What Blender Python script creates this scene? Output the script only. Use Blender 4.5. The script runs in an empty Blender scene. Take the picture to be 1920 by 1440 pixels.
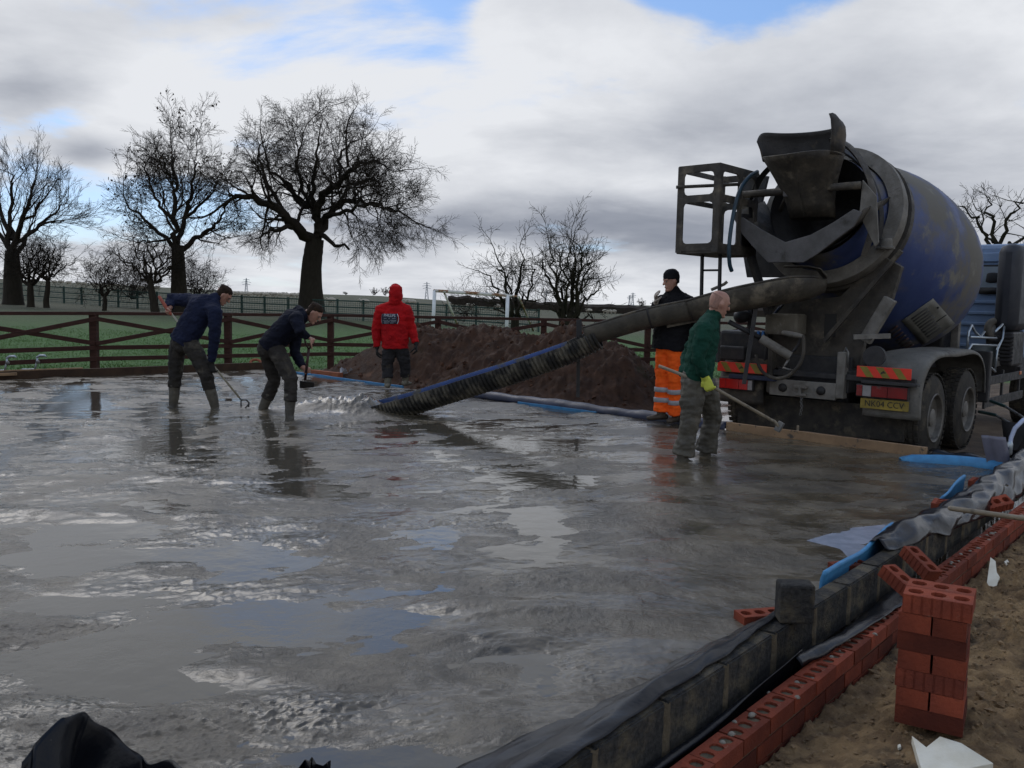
import bpy, bmesh, math, random
import numpy as np
from mathutils import Vector, Matrix

# ------------------------------------------------------------------ camera, world, sun, exposure
sc = bpy.context.scene
COL = sc.collection
F = 1650.0; H = 1.5; HOR = 566.0; ROLL = math.radians(1.2)      # focal length in photo pixels, eye height, horizon row
TH = math.atan((720 - HOR) / F)
CAM = np.array([0, 0, H])

cam_d = bpy.data.cameras.new('camera')
cam = bpy.data.objects.new('camera', cam_d); COL.objects.link(cam)
cam_d.sensor_fit = 'HORIZONTAL'; cam_d.sensor_width = 36.0; cam_d.lens = F / 1920 * 36
cam_d.clip_start = 0.05; cam_d.clip_end = 3000
fwd = Vector((0, math.cos(TH), -math.sin(TH))); up0 = Vector((0, math.sin(TH), math.cos(TH))); rt0 = Vector((1, 0, 0))
rt = rt0 * math.cos(ROLL) + up0 * math.sin(ROLL); up = up0 * math.cos(ROLL) - rt0 * math.sin(ROLL)
m = Matrix.Identity(4)
for i in range(3):
    m[i][0] = rt[i]; m[i][1] = up[i]; m[i][2] = -fwd[i]
m[2][3] = H
cam.matrix_world = m
sc.camera = cam

SUN_EL, SUN_AZ = 42.0, -28.0        # degrees; azimuth from +Y towards +X
world = bpy.data.worlds.new('World'); sc.world = world; world.use_nodes = True


def build_world():
    nt = world.node_tree; N = nt.nodes; L = nt.links; N.clear()
    out = N.new('ShaderNodeOutputWorld'); bg = N.new('ShaderNodeBackground'); bg.inputs['Strength'].default_value = 0.1
    L.new(bg.outputs[0], out.inputs[0])
    sky = N.new('ShaderNodeTexSky'); sky.sky_type = 'NISHITA'; sky.sun_disc = False
    sky.sun_elevation = math.radians(SUN_EL); sky.sun_rotation = math.radians(SUN_AZ)
    sky.air_density = 1.0; sky.dust_density = 0.6; sky.ozone_density = 1.6
    tc = N.new('ShaderNodeTexCoord'); sep = N.new('ShaderNodeSeparateXYZ'); L.new(tc.outputs['Generated'], sep.inputs[0])

    def mth(op, a, b=None, clamp=False):
        n = N.new('ShaderNodeMath'); n.operation = op; n.use_clamp = clamp
        for i, x in enumerate((a, b)):
            if x is None: continue
            if isinstance(x, (int, float)): n.inputs[i].default_value = x
            else: L.new(x, n.inputs[i])
        return n.outputs[0]
    X, Y, Z = sep.outputs
    den = mth('ADD', mth('MAXIMUM', Z, 0.0), 0.16)
    px = mth('DIVIDE', X, den); py = mth('DIVIDE', Y, den)
    cmb = N.new('ShaderNodeCombineXYZ'); L.new(px, cmb.inputs[0]); L.new(py, cmb.inputs[1])

    def noise(scale, loc, detail, rough=.55, dist=0.0, vec=None, sx=1.0, sy=1.0):
        mp = N.new('ShaderNodeMapping'); mp.inputs['Location'].default_value = loc
        mp.inputs['Scale'].default_value = (sx, sy, 1.0)
        L.new(vec or cmb.outputs[0], mp.inputs[0])
        n = N.new('ShaderNodeTexNoise'); n.inputs['Scale'].default_value = scale; n.inputs['Detail'].default_value = detail
        n.inputs['Roughness'].default_value = rough; n.inputs['Distortion'].default_value = dist
        L.new(mp.outputs[0], n.inputs['Vector']); return n.outputs['Fac']

    def bump_at(u, v, w, h, amp):
        # a soft cloud bank / gap around the direction seen at photo pixel (u, v)
        az = (u - 960) / F; el = (HOR + (u - 960) * math.tan(ROLL) - v) / F
        a = mth('DIVIDE', mth('SUBTRACT', mth('DIVIDE', X, mth('MAXIMUM', Y, 0.05)), az), w / F)
        b = mth('DIVIDE', mth('SUBTRACT', mth('DIVIDE', Z, mth('MAXIMUM', Y, 0.05)), el), h / F)
        r2 = mth('ADD', mth('MULTIPLY', a, a), mth('MULTIPLY', b, b))
        g = mth('MULTIPLY', mth('POWER', 2.718, mth('MULTIPLY', r2, -1.0)), mth('GREATER_THAN', Y, 0.06))
        return mth('MULTIPLY', g, amp)

    def total(x, items):
        for it in items: x = mth('ADD', x, it)
        return x
    n1 = noise(0.9, (3.1, 1.7, 0), 10, .58, .25)
    cover = mth('ADD', mth('MULTIPLY', mth('SUBTRACT', n1, 0.5), 2.9), 0.66)
    hi = N.new('ShaderNodeMapRange'); hi.interpolation_type = 'SMOOTHSTEP'; hi.inputs[1].default_value = .32; hi.inputs[2].default_value = .55; hi.inputs[3].default_value = 0.0; hi.inputs[4].default_value = -.34; L.new(Z, hi.inputs[0])
    cover = mth('ADD', cover, hi.outputs[0])
    cover = total(cover, [bump_at(1370, -20, 230, 75, -1.1), bump_at(850, 40, 50, 80, -.12), bump_at(830, 20, 60, 60, -.3), bump_at(130, 240, 90, 70, -.5), bump_at(-20, 210, 90, 60, -.3), bump_at(930, 70, 140, 70, .45),
                          bump_at(230, 400, 300, 90, -.62), bump_at(480, 500, 400, 50, .25), bump_at(1120, 60, 160, 60, .25),
                          bump_at(1500, 330, 520, 200, .4), bump_at(500, 140, 300, 130, .3), bump_at(70, 170, 70, 35, .55), bump_at(170, 290, 60, 28, .6)])
    rc = N.new('ShaderNodeMapRange'); rc.interpolation_type = 'SMOOTHSTEP'
    rc.inputs['From Min'].default_value = 0.16; rc.inputs['From Max'].default_value = 0.56
    L.new(cover, rc.inputs['Value'])
    n2 = noise(1.5, (7.7, 2.2, 4), 9, .56, .2)
    n3 = noise(0.55, (1.2, 9.1, 2), 4, .5, .2)
    shade = mth('ADD', mth('MULTIPLY', mth('SUBTRACT', n2, .5), .95), mth('MULTIPLY', mth('SUBTRACT', n3, .5), .5))
    shade = total(mth('ADD', shade, .86), [
        bump_at(480, 110, 380, 130, .22), bump_at(900, 280, 220, 120, .16), bump_at(60, 180, 120, 40, -.42), bump_at(170, 290, 70, 30, -.42),
        bump_at(1000, 415, 420, 60, -.40), bump_at(1500, 470, 500, 70, -.22), bump_at(1600, 330, 420, 130, -.24), bump_at(1160, 330, 160, 60, .08), bump_at(1700, 180, 300, 60, -.10), bump_at(1250, 150, 260, 60, .1),
        bump_at(900, 490, 160, 35, .15), bump_at(1150, 520, 500, 30, .08), bump_at(330, 60, 300, 50, -.12)])
    ramp = N.new('ShaderNodeValToRGB'); L.new(shade, ramp.inputs[0])
    e = ramp.color_ramp.elements
    e[0].position = 0.08; e[0].color = (1.9, 2.15, 2.75, 1)
    e[1].position = 0.98; e[1].color = (8.0, 8.2, 8.6, 1)
    k = e.new(0.40); k.color = (3.1, 3.35, 3.95, 1)
    k = e.new(0.66); k.color = (5.3, 5.55, 6.1, 1)
    mix = N.new('ShaderNodeMix'); mix.data_type = 'RGBA'
    tint = N.new('ShaderNodeMix'); tint.data_type = 'RGBA'; tint.blend_type = 'MULTIPLY'; tint.inputs['Factor'].default_value = 1.0
    L.new(sky.outputs[0], tint.inputs[6]); tint.inputs[7].default_value = (1.12, 1.26, 1.5, 1)
    veil = N.new('ShaderNodeMix'); veil.data_type = 'RGBA'; veil.inputs[0].default_value = .5; L.new(tint.outputs[2], veil.inputs[6]); veil.inputs[7].default_value = (2.3, 4.1, 7.4, 1)
    L.new(rc.outputs[0], mix.inputs['Factor']); L.new(veil.outputs[2], mix.inputs[6]); L.new(ramp.outputs[0], mix.inputs[7])
    L.new(mix.outputs[2], bg.inputs['Color'])


build_world()
world.cycles.sampling_method = 'MANUAL'; world.cycles.sample_map_resolution = 512
sun_d = bpy.data.lights.new('sun', 'SUN'); sun_d.energy = 0.55; sun_d.angle = math.radians(26); sun_d.color = (1.0, 0.94, 0.86)
sun = bpy.data.objects.new('sun', sun_d); COL.objects.link(sun)
_d = Vector((math.sin(math.radians(SUN_AZ)) * math.cos(math.radians(SUN_EL)), math.cos(math.radians(SUN_AZ)) * math.cos(math.radians(SUN_EL)), math.sin(math.radians(SUN_EL))))
sun.rotation_euler = _d.to_track_quat('Z', 'Y').to_euler(); sun.location = (-20, 30, 30)
vs = sc.view_settings
vs.view_transform = 'Standard'; vs.look = 'None'; vs.exposure = 0.0; vs.gamma = 1.0; vs.use_curve_mapping = False
sc.cycles.max_bounces = 4; sc.cycles.use_adaptive_sampling = True; sc.cycles.adaptive_threshold = .02

# ------------------------------------------------------------------ pixels to places


def ray(u, v):
    a = u - 960; b = v - 720
    a2 = a * math.cos(ROLL) + b * math.sin(ROLL); b2 = -a * math.sin(ROLL) + b * math.cos(ROLL)
    x = a2 / F; z = -b2 / F
    return np.array([x, math.cos(TH) + z * math.sin(TH), -math.sin(TH) + z * math.cos(TH)])


def P(u, v, z=0.0):
    r = ray(u, v); return CAM + r * ((z - H) / r[2])


def PY(u, v, Y):
    r = ray(u, v); return CAM + r * (Y / r[1])


def PPL(u, v, p0, nrm):
    r = ray(u, v); return CAM + r * (((p0 - CAM) @ nrm) / (r @ nrm))


# ------------------------------------------------------------------ numpy noise
_rs = np.random.RandomState(7)
_perm = np.concatenate([_rs.permutation(1024)] * 3)
_g3 = _rs.normal(size=(1024, 3)); _g3 /= np.linalg.norm(_g3, axis=1)[:, None]


def pn(x, y, z=0.0):
    x = np.asarray(x, float); y = np.asarray(y, float); z = np.broadcast_to(np.asarray(z, float), x.shape)
    xi = np.floor(x).astype(int); yi = np.floor(y).astype(int); zi = np.floor(z).astype(int)
    xf = x - xi; yf = y - yi; zf = z - zi
    fd = lambda t: t * t * t * (t * (t * 6 - 15) + 10)
    u, v, w = fd(xf), fd(yf), fd(zf)
    xi &= 1023; yi &= 1023; zi &= 1023

    def gr(dx, dy, dz):
        h = _perm[(_perm[(_perm[(xi + dx) & 1023] + yi + dy) & 1023] + zi + dz) & 1023] & 1023
        g = _g3[h]
        return g[..., 0] * (xf - dx) + g[..., 1] * (yf - dy) + g[..., 2] * (zf - dz)
    l = lambda a, b, t: a + (b - a) * t
    return l(l(l(gr(0, 0, 0), gr(1, 0, 0), u), l(gr(0, 1, 0), gr(1, 1, 0), u), v),
             l(l(gr(0, 0, 1), gr(1, 0, 1), u), l(gr(0, 1, 1), gr(1, 1, 1), u), v), w)


def fbm(x, y, z=0.0, o=4, g=.5):
    s = 0; a = 1.0; k = 1.0
    for i in range(o):
        s = s + a * pn(np.asarray(x) * k + 17.3 * i, np.asarray(y) * k + 5.1 * i, np.asarray(z) * k + 3.3 * i); a *= g; k *= 2.03
    return s


def sstep(a, b, x):
    t = np.clip((np.asarray(x, float) - a) / (b - a), 0, 1); return t * t * (3 - 2 * t)


# ------------------------------------------------------------------ materials
MATS = {}


def pmat(name, c1, c2=None, scale=6, rough=.7, rough2=None, bump=0.0, bscale=30, stain=None, metal=0.0, detail=6, stretch=(1, 1, 1), spec=0.5, coat=0.0, stain2=None, coords='Object', vary=0.0):
    if name in MATS: return MATS[name]
    if rough >= .74 and spec == .5: spec = .18
    mt = bpy.data.materials.new(name); mt.use_nodes = True; nt = mt.node_tree; N = nt.nodes; L = nt.links
    b = N['Principled BSDF']; b.inputs['Metallic'].default_value = metal; b.inputs['Roughness'].default_value = rough
    b.inputs['Specular IOR Level'].default_value = spec; b.inputs['Coat Weight'].default_value = coat
    tc = N.new('ShaderNodeTexCoord'); mp = N.new('ShaderNodeMapping'); mp.inputs['Scale'].default_value = stretch
    L.new(tc.outputs[coords], mp.inputs[0])

    def noi(s, d=detail, r=.6, off=0):
        n = N.new('ShaderNodeTexNoise'); n.inputs['Scale'].default_value = s; n.inputs['Detail'].default_value = d; n.inputs['Roughness'].default_value = r
        if off:
            m2 = N.new('ShaderNodeMapping'); m2.inputs['Location'].default_value = (off, off * .7, off * 1.3); L.new(mp.outputs[0], m2.inputs[0]); L.new(m2.outputs[0], n.inputs['Vector'])
        else: L.new(mp.outputs[0], n.inputs['Vector'])
        return n.outputs['Fac']

    def mr(x, lo, hi, a=0.0, z=1.0):
        r = N.new('ShaderNodeMapRange'); r.interpolation_type = 'SMOOTHSTEP'
        r.inputs[1].default_value = lo; r.inputs[2].default_value = hi; r.inputs[3].default_value = a; r.inputs[4].default_value = z
        L.new(x, r.inputs[0]); return r.outputs[0]

    def mixc(f, a, c):
        x = N.new('ShaderNodeMix'); x.data_type = 'RGBA'; L.new(f, x.inputs[0])
        for i, q in ((6, a), (7, c)):
            if isinstance(q, tuple): x.inputs[i].default_value = q + (1,) if len(q) == 3 else q
            else: L.new(q, x.inputs[i])
        return x.outputs[2]
    c2 = c2 or tuple(x * .75 for x in c1)
    col = mixc(mr(noi(scale), .32, .68), c1, c2)
    rg = None
    if rough2 is not None: rg = mr(noi(scale * 1.7, off=3), .35, .65, rough, rough2)
    for i, st in enumerate((stain, stain2)):
        if st:
            f = mr(noi(st[1], 8, .65, 11 + 9 * i), st[2], st[3]); col = mixc(f, col, st[0])
            if rg is not None or True:
                x = N.new('ShaderNodeMix'); x.data_type = 'FLOAT'; L.new(f, x.inputs[0])
                if rg is None: x.inputs[2].default_value = rough
                else: L.new(rg, x.inputs[2])
                x.inputs[3].default_value = st[4] if len(st) > 4 else .85; rg = x.outputs[0]
    if vary:      # every brick or block a little lighter or darker than its neighbour
        oi = N.new('ShaderNodeObjectInfo'); r_ = N.new('ShaderNodeMapRange'); r_.inputs[3].default_value = 1 - vary; r_.inputs[4].default_value = 1 + vary * .6; L.new(oi.outputs['Random'], r_.inputs[0])
        hs = N.new('ShaderNodeHueSaturation'); L.new(r_.outputs[0], hs.inputs['Value']); L.new(col, hs.inputs['Color']); col = hs.outputs[0]
    L.new(col, b.inputs['Base Color'])
    if rg is not None: L.new(rg, b.inputs['Roughness'])
    if bump:
        bp = N.new('ShaderNodeBump'); bp.inputs['Strength'].default_value = bump; bp.inputs['Distance'].default_value = .02
        L.new(noi(bscale, 8, .65, 5), bp.inputs['Height']); L.new(bp.outputs[0], b.inputs['Normal'])
    MATS[name] = mt; return mt


CEM = (.18, .152, .108)      # dried cement splash
steel = pmat('cement_crusted_steel', (.066, .056, .042), (.030, .026, .021), 5, .55, .8, .5, 25, (CEM, 3.0, .52, .72))
steel_pale = pmat('pale_crusted_steel', (.20, .185, .16), (.12, .11, .09), 6, .6, .8, .4, 30, ((.06, .055, .045), 4, .55, .75))
dark_steel = pmat('dark_steel', (.018, .018, .02), (.03, .028, .026), 6, .5, .75, .2, 30, ((.07, .062, .05), 4, .62, .8))
vcol = pmat('worn_galvanised', (.105, .10, .098), (.07, .066, .062), 5, .5, .7, .3, 35, ((.04, .036, .03), 3, .55, .72))
black_rub = pmat('tyre_rubber', (.028, .026, .024), (.05, .045, .037), 8, .8, None, .3, 40, ((.10, .085, .06), 5, .5, .7))
rimm = pmat('rim_paint', (.16, .15, .13), (.10, .09, .075), 9, .6, None, .1, 30, ((.06, .05, .04), 6, .55, .7))
blackp = pmat('black_plastic_sheet', (.006, .007, .010), (.010, .011, .014), 3, .14, .26, .25, 12, ((.09, .085, .075), 30, .72, .77, .8), spec=.22)
bluefoam = pmat('blue_foam', (.05, .24, .46), (.04, .18, .36), 12, .6, None, .15, 60, ((.2, .19, .16), 9, .66, .75))
wood = pmat('red_brown_timber', (.058, .026, .019), (.038, .018, .014), 5, .75, None, .4, 30, ((.07, .05, .035), 5, .6, .8), stretch=(1, 1, 6))
board = pmat('form_board', (.30, .19, .10), (.21, .13, .068), 4, .7, None, .25, 30, ((.07, .06, .048), 8, .58, .63), stretch=(1, 1, 1))
oldboard = pmat('old_board', (.06, .036, .022), (.035, .022, .015), 4, .75, None, .3, 30, ((.11, .09, .07), 7, .62, .75))
brickm = pmat('red_brick', (.255, .057, .029), (.17, .040, .023), 7, .8, None, .45, 70, ((.27, .19, .14), 16, .64, .78), stain2=((.07, .03, .022), 5, .60, .74), vary=.4)
brickd = pmat('dark_red_brick', (.17, .04, .022), (.11, .028, .018), 7, .82, None, .45, 70, ((.22, .15, .11), 18, .66, .80), vary=.4)
blockm = pmat('aggregate_block', (.062, .060, .056), (.030, .030, .030), 40, .9, None, 1.0, 55, ((.13, .11, .075), 4, .54, .70), vary=.35)
mortar = pmat('mortar', (.15, .12, .08), (.10, .085, .06), 14, .9, None, .8, 50)
barkm = pmat('bark', (.022, .018, .013), (.032, .027, .019), 9, .9, None, .5, 25, stretch=(1, 1, .3))
twigm = pmat('twigs', (.018, .014, .010), (.026, .020, .014), 3, .9)
greenbark = pmat('green_bark', (.032, .028, .016), (.02, .018, .012), 4, .9)
leafm = pmat('dead_leaf', (.05, .03, .017), (.03, .02, .012), 3, .8)
greenfence = pmat('green_fence_paint', (.05, .085, .07), (.038, .066, .055), 3, .8)
skin = pmat('skin', (.42, .23, .165), (.34, .17, .12), 14, .5, None, .1, 60)
hairm = pmat('brown_hair', (.034, .020, .011), (.018, .011, .007), 30, .8, None, .5, 90)
navy = pmat('navy_fabric', (.012, .017, .042), (.008, .011, .028), 6, .85, None, .4, 40, ((.03, .03, .035), 9, .68, .8))
navy2 = pmat('dark_navy_fabric', (.009, .011, .022), (.006, .007, .014), 6, .85, None, .4, 40, ((.03, .03, .032), 9, .70, .82))
blackf = pmat('black_fabric', (.008, .008, .01), (.012, .012, .014), 8, .9, None, .4, 60)
redf = pmat('red_fleece', (.46, .008, .010), (.33, .006, .009), 5, .85, None, .35, 50)
greenf = pmat('green_fleece', (.010, .055, .036), (.007, .040, .026), 6, .9, None, .45, 60)
orangef = pmat('orange_hi_vis', (.92, .13, .012), (.80, .095, .010), 5, .75, None, .3, 30, ((.16, .05, .02), 6, .68, .8))
reflect = pmat('reflective_tape', (.34, .34, .35), (.25, .25, .26), 12, .35)
mudtr = pmat('muddy_trousers', (.035, .031, .026), (.024, .022, .02), 6, .8, None, .4, 40, ((.10, .088, .068), 3, .56, .70))
wettr = pmat('wet_khaki_trousers', (.072, .064, .045), (.048, .043, .032), 4, .55, .75, .4, 30, ((.11, .095, .07), 4, .56, .72))
bootm = pmat('concrete_coated_boot', (.10, .09, .068), (.055, .05, .04), 6, .5, .7, .4, 40)
wellies = pmat('pale_muddy_boot', (.16, .145, .105), (.085, .075, .055), 7, .5, .7, .4, 40)
hivis_glove = pmat('yellow_glove', (.62, .66, .10), (.45, .50, .08), 10, .8, None, .3, 60, ((.45, .12, .03), 14, .66, .72))
dark_glove = pmat('dark_glove', (.018, .018, .018), (.03, .028, .025), 12, .8)
pale_glove = pmat('pale_glove', (.38, .33, .28), (.28, .24, .2), 12, .8)
poly = pmat('polystyrene_white', (.72, .70, .60), (.62, .59, .48), 9, .8, None, .3, 120, ((.3, .24, .15), 14, .66, .74))
ash = pmat('ash_handle', (.25, .205, .14), (.17, .14, .095), 6, .6, None, .2, 40, ((.09, .08, .06), 8, .55, .7))
wornmetal = pmat('worn_metal', (.2, .2, .19), (.11, .105, .095), 8, .4, .6, .1, 40, ((.07, .06, .05), 7, .55, .7), metal=.5)
pipeblack = pmat('ribbed_pipe_black', (.020, .020, .021), (.034, .032, .028), 6, .4, .6, .3, 40, ((.14, .126, .095), 4, .44, .62))
pipeblue = pmat('blue_pipe_lining', (.03, .075, .24), (.025, .055, .16), 4, .4, .55, .15, 30, ((.11, .105, .09), 5, .52, .64))
redpaint = pmat('reflective_red', (.78, .045, .02), (.68, .035, .015), 5, .5, None, 0, 30, ((.2, .05, .03), 8, .68, .8))
yelpaint = pmat('reflective_yellow', (.24, .19, .025), (.19, .15, .02), 5, .5)
redlamp = pmat('red_lamp', (.22, .008, .008), (.15, .008, .008), 5, .25, None, 0, 30, ((.08, .06, .05), 10, .55, .75))
redlampb = pmat('bright_red_lamp', (.5, .012, .008), (.4, .01, .008), 5, .25)
clearlamp = pmat('clear_lamp', (.30, .28, .27), (.2, .19, .18), 8, .25)
orlamp = pmat('orange_lamp', (.62, .19, .07), (.5, .14, .05), 5, .35)
platey = pmat('plate_yellow', (.34, .24, .03), (.22, .16, .025), 6, .55, None, .1, 30, ((.09, .07, .04), 9, .55, .72))
ink = pmat('black_ink', (.01, .01, .01), (.014, .013, .012), 5, .6)
whiteink = pmat('white_print', (.62, .63, .65), (.5, .52, .55), 20, .7)
cabblue = pmat('cab_blue', (.21, .30, .44), (.16, .23, .35), 3, .35, .5, .05, 20, ((.1, .1, .1), 4, .64, .8))
glass = pmat('cab_glass', (.30, .34, .36), (.22, .26, .28), 3, .12)
white_steel = pmat('white_painted_steel', (.8, .82, .82), (.7, .72, .72), 7, .5, None, .1, 30, ((.3, .18, .1), 6, .70, .8))
rusty = pmat('rusty_paint', (.32, .18, .09), (.22, .10, .05), 6, .8, None, .2, 40, ((.7, .68, .62), 3, .42, .55))
pylonm = pmat('pylon_steel', (.25, .29, .33), (.2, .24, .28), 3, .6)
sheepm = pmat('fleece', (.46, .42, .34), (.36, .33, .27), 8, .95)
bluehose = pmat('blue_hose', (.012, .042, .065), (.01, .03, .045), 4, .5)
palehose = pmat('pale_hose', (.42, .48, .62), (.34, .38, .5), 8, .35)
hedgem = pmat('far_hedge', (.03, .024, .02), (.042, .034, .026), 1.5, .95, None, .6, 4)
strawm = pmat('rusty_wire', (.12, .062, .035), (.075, .042, .026), 5, .9)
greengrip = pmat('green_grip', (.01, .05, .045), (.008, .035, .03), 5, .6)
silver = pmat('bright_steel', (.42, .47, .5), (.3, .34, .37), 10, .3, None, 0, 30, None, metal=.7)
orangegrip = pmat('orange_grip', (.36, .085, .045), (.27, .06, .035), 8, .6)
terracotta = pmat('terracotta', (.30, .105, .05), (.22, .075, .04), 8, .8)

# ------------------------------------------------------------------ mesh helpers


def unit(v):
    v = np.asarray(v, float); n = np.linalg.norm(v); return v / n if n > 1e-9 else v


class MB:
    def __init__(s): s.v = []; s.f = []; s.mi = []

    def add(s, vs, fs, mi=0):
        o = len(s.v); s.v.extend([tuple(map(float, q)) for q in vs]); s.f.extend([tuple(i + o for i in f) for f in fs]); s.mi.extend([mi] * len(fs)); return s

    def box(s, c, sz, R=None, mi=0):
        c = np.asarray(c, float); h = np.asarray(sz, float) / 2
        R = np.eye(3) if R is None else R
        vs = [c + R @ (np.array(k) * h) for k in ((-1, -1, -1), (1, -1, -1), (1, 1, -1), (-1, 1, -1), (-1, -1, 1), (1, -1, 1), (1, 1, 1), (-1, 1, 1))]
        return s.add(vs, [(3, 2, 1, 0), (4, 5, 6, 7), (0, 1, 5, 4), (1, 2, 6, 5), (2, 3, 7, 6), (3, 0, 4, 7)], mi)

    def beam(s, a, b, w, h, upv=(0, 0, 1), mi=0):
        a = np.asarray(a, float); b = np.asarray(b, float); d = unit(b - a); y = unit(np.cross(upv, d))
        if np.linalg.norm(y) < .1: y = unit(np.cross((1, 0, 0), d))
        z = np.cross(d, y)
        return s.box((a + b) / 2, (np.linalg.norm(b - a), w, h), np.stack([d, y, z], 1), mi)

    def loft(s, pts, rad, n=8, side=None, cap='round', mi=0):
        pts = [np.asarray(p, float) for p in pts]; k = len(pts)
        rad = [(r, r) if np.isscalar(r) else tuple(r) for r in (rad if hasattr(rad, '__len__') else [rad] * k)]
        if cap == 'round' and k > 1:
            d0 = unit(pts[0] - pts[1]); d1 = unit(pts[-1] - pts[-2]); r0 = min(rad[0]); r1 = min(rad[-1])
            pts = [pts[0] + d0 * r0 * .95, pts[0] + d0 * r0 * .6] + pts + [pts[-1] + d1 * r1 * .6, pts[-1] + d1 * r1 * .95]
            sc_ = lambda r, q: (r[0] * q, r[1] * q)
            rad = [sc_(rad[0], .3), sc_(rad[0], .8)] + rad + [sc_(rad[-1], .8), sc_(rad[-1], .3)]; k += 4
        T = [unit(pts[min(i + 1, k - 1)] - pts[max(i - 1, 0)]) for i in range(k)]
        x = np.asarray(side, float) if side is not None else (np.array([1, 0, 0.]) if abs(T[0][0]) < .8 else np.array([0, 1., 0]))
        vs = []
        for i in range(k):
            if side is not None and not isinstance(side, list): x0 = np.asarray(side, float)
            else: x0 = x
            x = unit(x0 - T[i] * (x0 @ T[i])); y = np.cross(T[i], x)
            for j in range(n):
                t = 2 * math.pi * j / n
                vs.append(pts[i] + x * math.cos(t) * rad[i][0] + y * math.sin(t) * rad[i][1])
        fs = [(i * n + j, i * n + (j + 1) % n, (i + 1) * n + (j + 1) % n, (i + 1) * n + j) for i in range(k - 1) for j in range(n)]
        if cap: fs += [tuple(range(n))[::-1], tuple((k - 1) * n + j for j in range(n))]
        return s.add(vs, fs, mi)

    def tube(s, pts, r, n=8, mi=0): return s.loft(pts, [r] * len(pts) if np.isscalar(r) else r, n, None, 'flat', mi)

    def lathe(s, prof, n=32, c=(0, 0, 0), ax=(0, 0, 1), mi=0, close=False):
        ax = unit(ax); x = unit(np.cross((0, 1, 0) if abs(ax[1]) < .9 else (1, 0, 0), ax)); y = np.cross(ax, x); c = np.asarray(c, float)
        vs = [c + ax * z + (x * math.cos(2 * math.pi * j / n) + y * math.sin(2 * math.pi * j / n)) * r for r, z in prof for j in range(n)]
        k = len(prof); kk = k if close else k - 1
        fs = [(i * n + j, i * n + (j + 1) % n, ((i + 1) % k) * n + (j + 1) % n, ((i + 1) % k) * n + j) for i in range(kk) for j in range(n)]
        return s.add(vs, fs, mi)

    def prism(s, poly, vec, mi=0):
        n = len(poly); p = [np.asarray(q, float) for q in poly]; vec = np.asarray(vec, float)
        fs = [tuple(range(n))[::-1], tuple(range(n, 2 * n))] + [(i, (i + 1) % n, n + (i + 1) % n, n + i) for i in range(n)]
        return s.add(p + [q + vec for q in p], fs, mi)

    def grid(s, G, mi=0):
        a, b = G.shape[:2]
        return s.add(G.reshape(-1, 3), [(i * b + j, i * b + j + 1, (i + 1) * b + j + 1, (i + 1) * b + j) for i in range(a - 1) for j in range(b - 1)], mi)

    def sheet(s, G, th, mi=0):
        """a closed sheet of thickness th from a grid of points"""
        a, b = G.shape[:2]
        du = np.gradient(G, axis=0); dv = np.gradient(G, axis=1); nn = np.cross(du, dv); nn /= np.linalg.norm(nn, axis=2)[..., None] + 1e-9
        A = G + nn * th / 2; B = G - nn * th / 2; o = a * b
        fs = [(i * b + j, i * b + j + 1, (i + 1) * b + j + 1, (i + 1) * b + j) for i in range(a - 1) for j in range(b - 1)]
        fs = fs + [tuple(o + q for q in f[::-1]) for f in fs]
        rim = [(0, j) for j in range(b)] + [(i, b - 1) for i in range(1, a)] + [(a - 1, j) for j in range(b - 2, -1, -1)] + [(i, 0) for i in range(a - 2, 0, -1)]
        idx = [i * b + j for i, j in rim]
        fs += [(idx[(k + 1) % len(idx)], idx[k], o + idx[k], o + idx[(k + 1) % len(idx)]) for k in range(len(idx))]
        return s.add(np.concatenate([A.reshape(-1, 3), B.reshape(-1, 3)]), fs, mi)

    def mesh(s, name):
        me = bpy.data.meshes.new(name); me.from_pydata(s.v, [], s.f); me.update(); return me

    def build(s, name, mat, parent=None, smooth=False, bevel=0.0, loc=None):
        me = s.mesh(name)
        bm = bmesh.new(); bm.from_mesh(me); bmesh.ops.recalc_face_normals(bm, faces=bm.faces); bm.to_mesh(me); bm.free()
        for mt in (mat if isinstance(mat, (list, tuple)) else [mat]): me.materials.append(mt)
        if isinstance(mat, (list, tuple)): me.polygons.foreach_set('material_index', s.mi)
        if smooth: me.shade_smooth() if smooth is True else me.shade_smooth()
        o = link(name, me, parent, loc)
        if smooth == 'auto': me.set_sharp_from_angle(angle=math.radians(40))
        if bevel:
            b = o.modifiers.new('bevel', 'BEVEL'); b.width = bevel; b.segments = 2; b.limit_method = 'ANGLE'; b.angle_limit = math.radians(40)
        return o


def link(name, me, parent=None, loc=None):
    o = bpy.data.objects.new(name, me); COL.objects.link(o)
    if parent is not None: o.parent = parent
    if loc is not None: o.location = tuple(map(float, loc))
    return o


def tag(o, label=None, cat=None, group=None, kind=None):
    if label: o['label'] = label
    if cat: o['category'] = cat
    if group: o['group'] = group
    if kind: o['kind'] = kind
    return o


def thing(name, label, cat, loc=(0, 0, 0), rotz=0.0, group=None):
    o = bpy.data.objects.new(name, None); COL.objects.link(o); o.empty_display_size = .2
    o.location = tuple(map(float, loc)); o.rotation_euler = (0, 0, rotz)
    return tag(o, label, cat, group)


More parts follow.
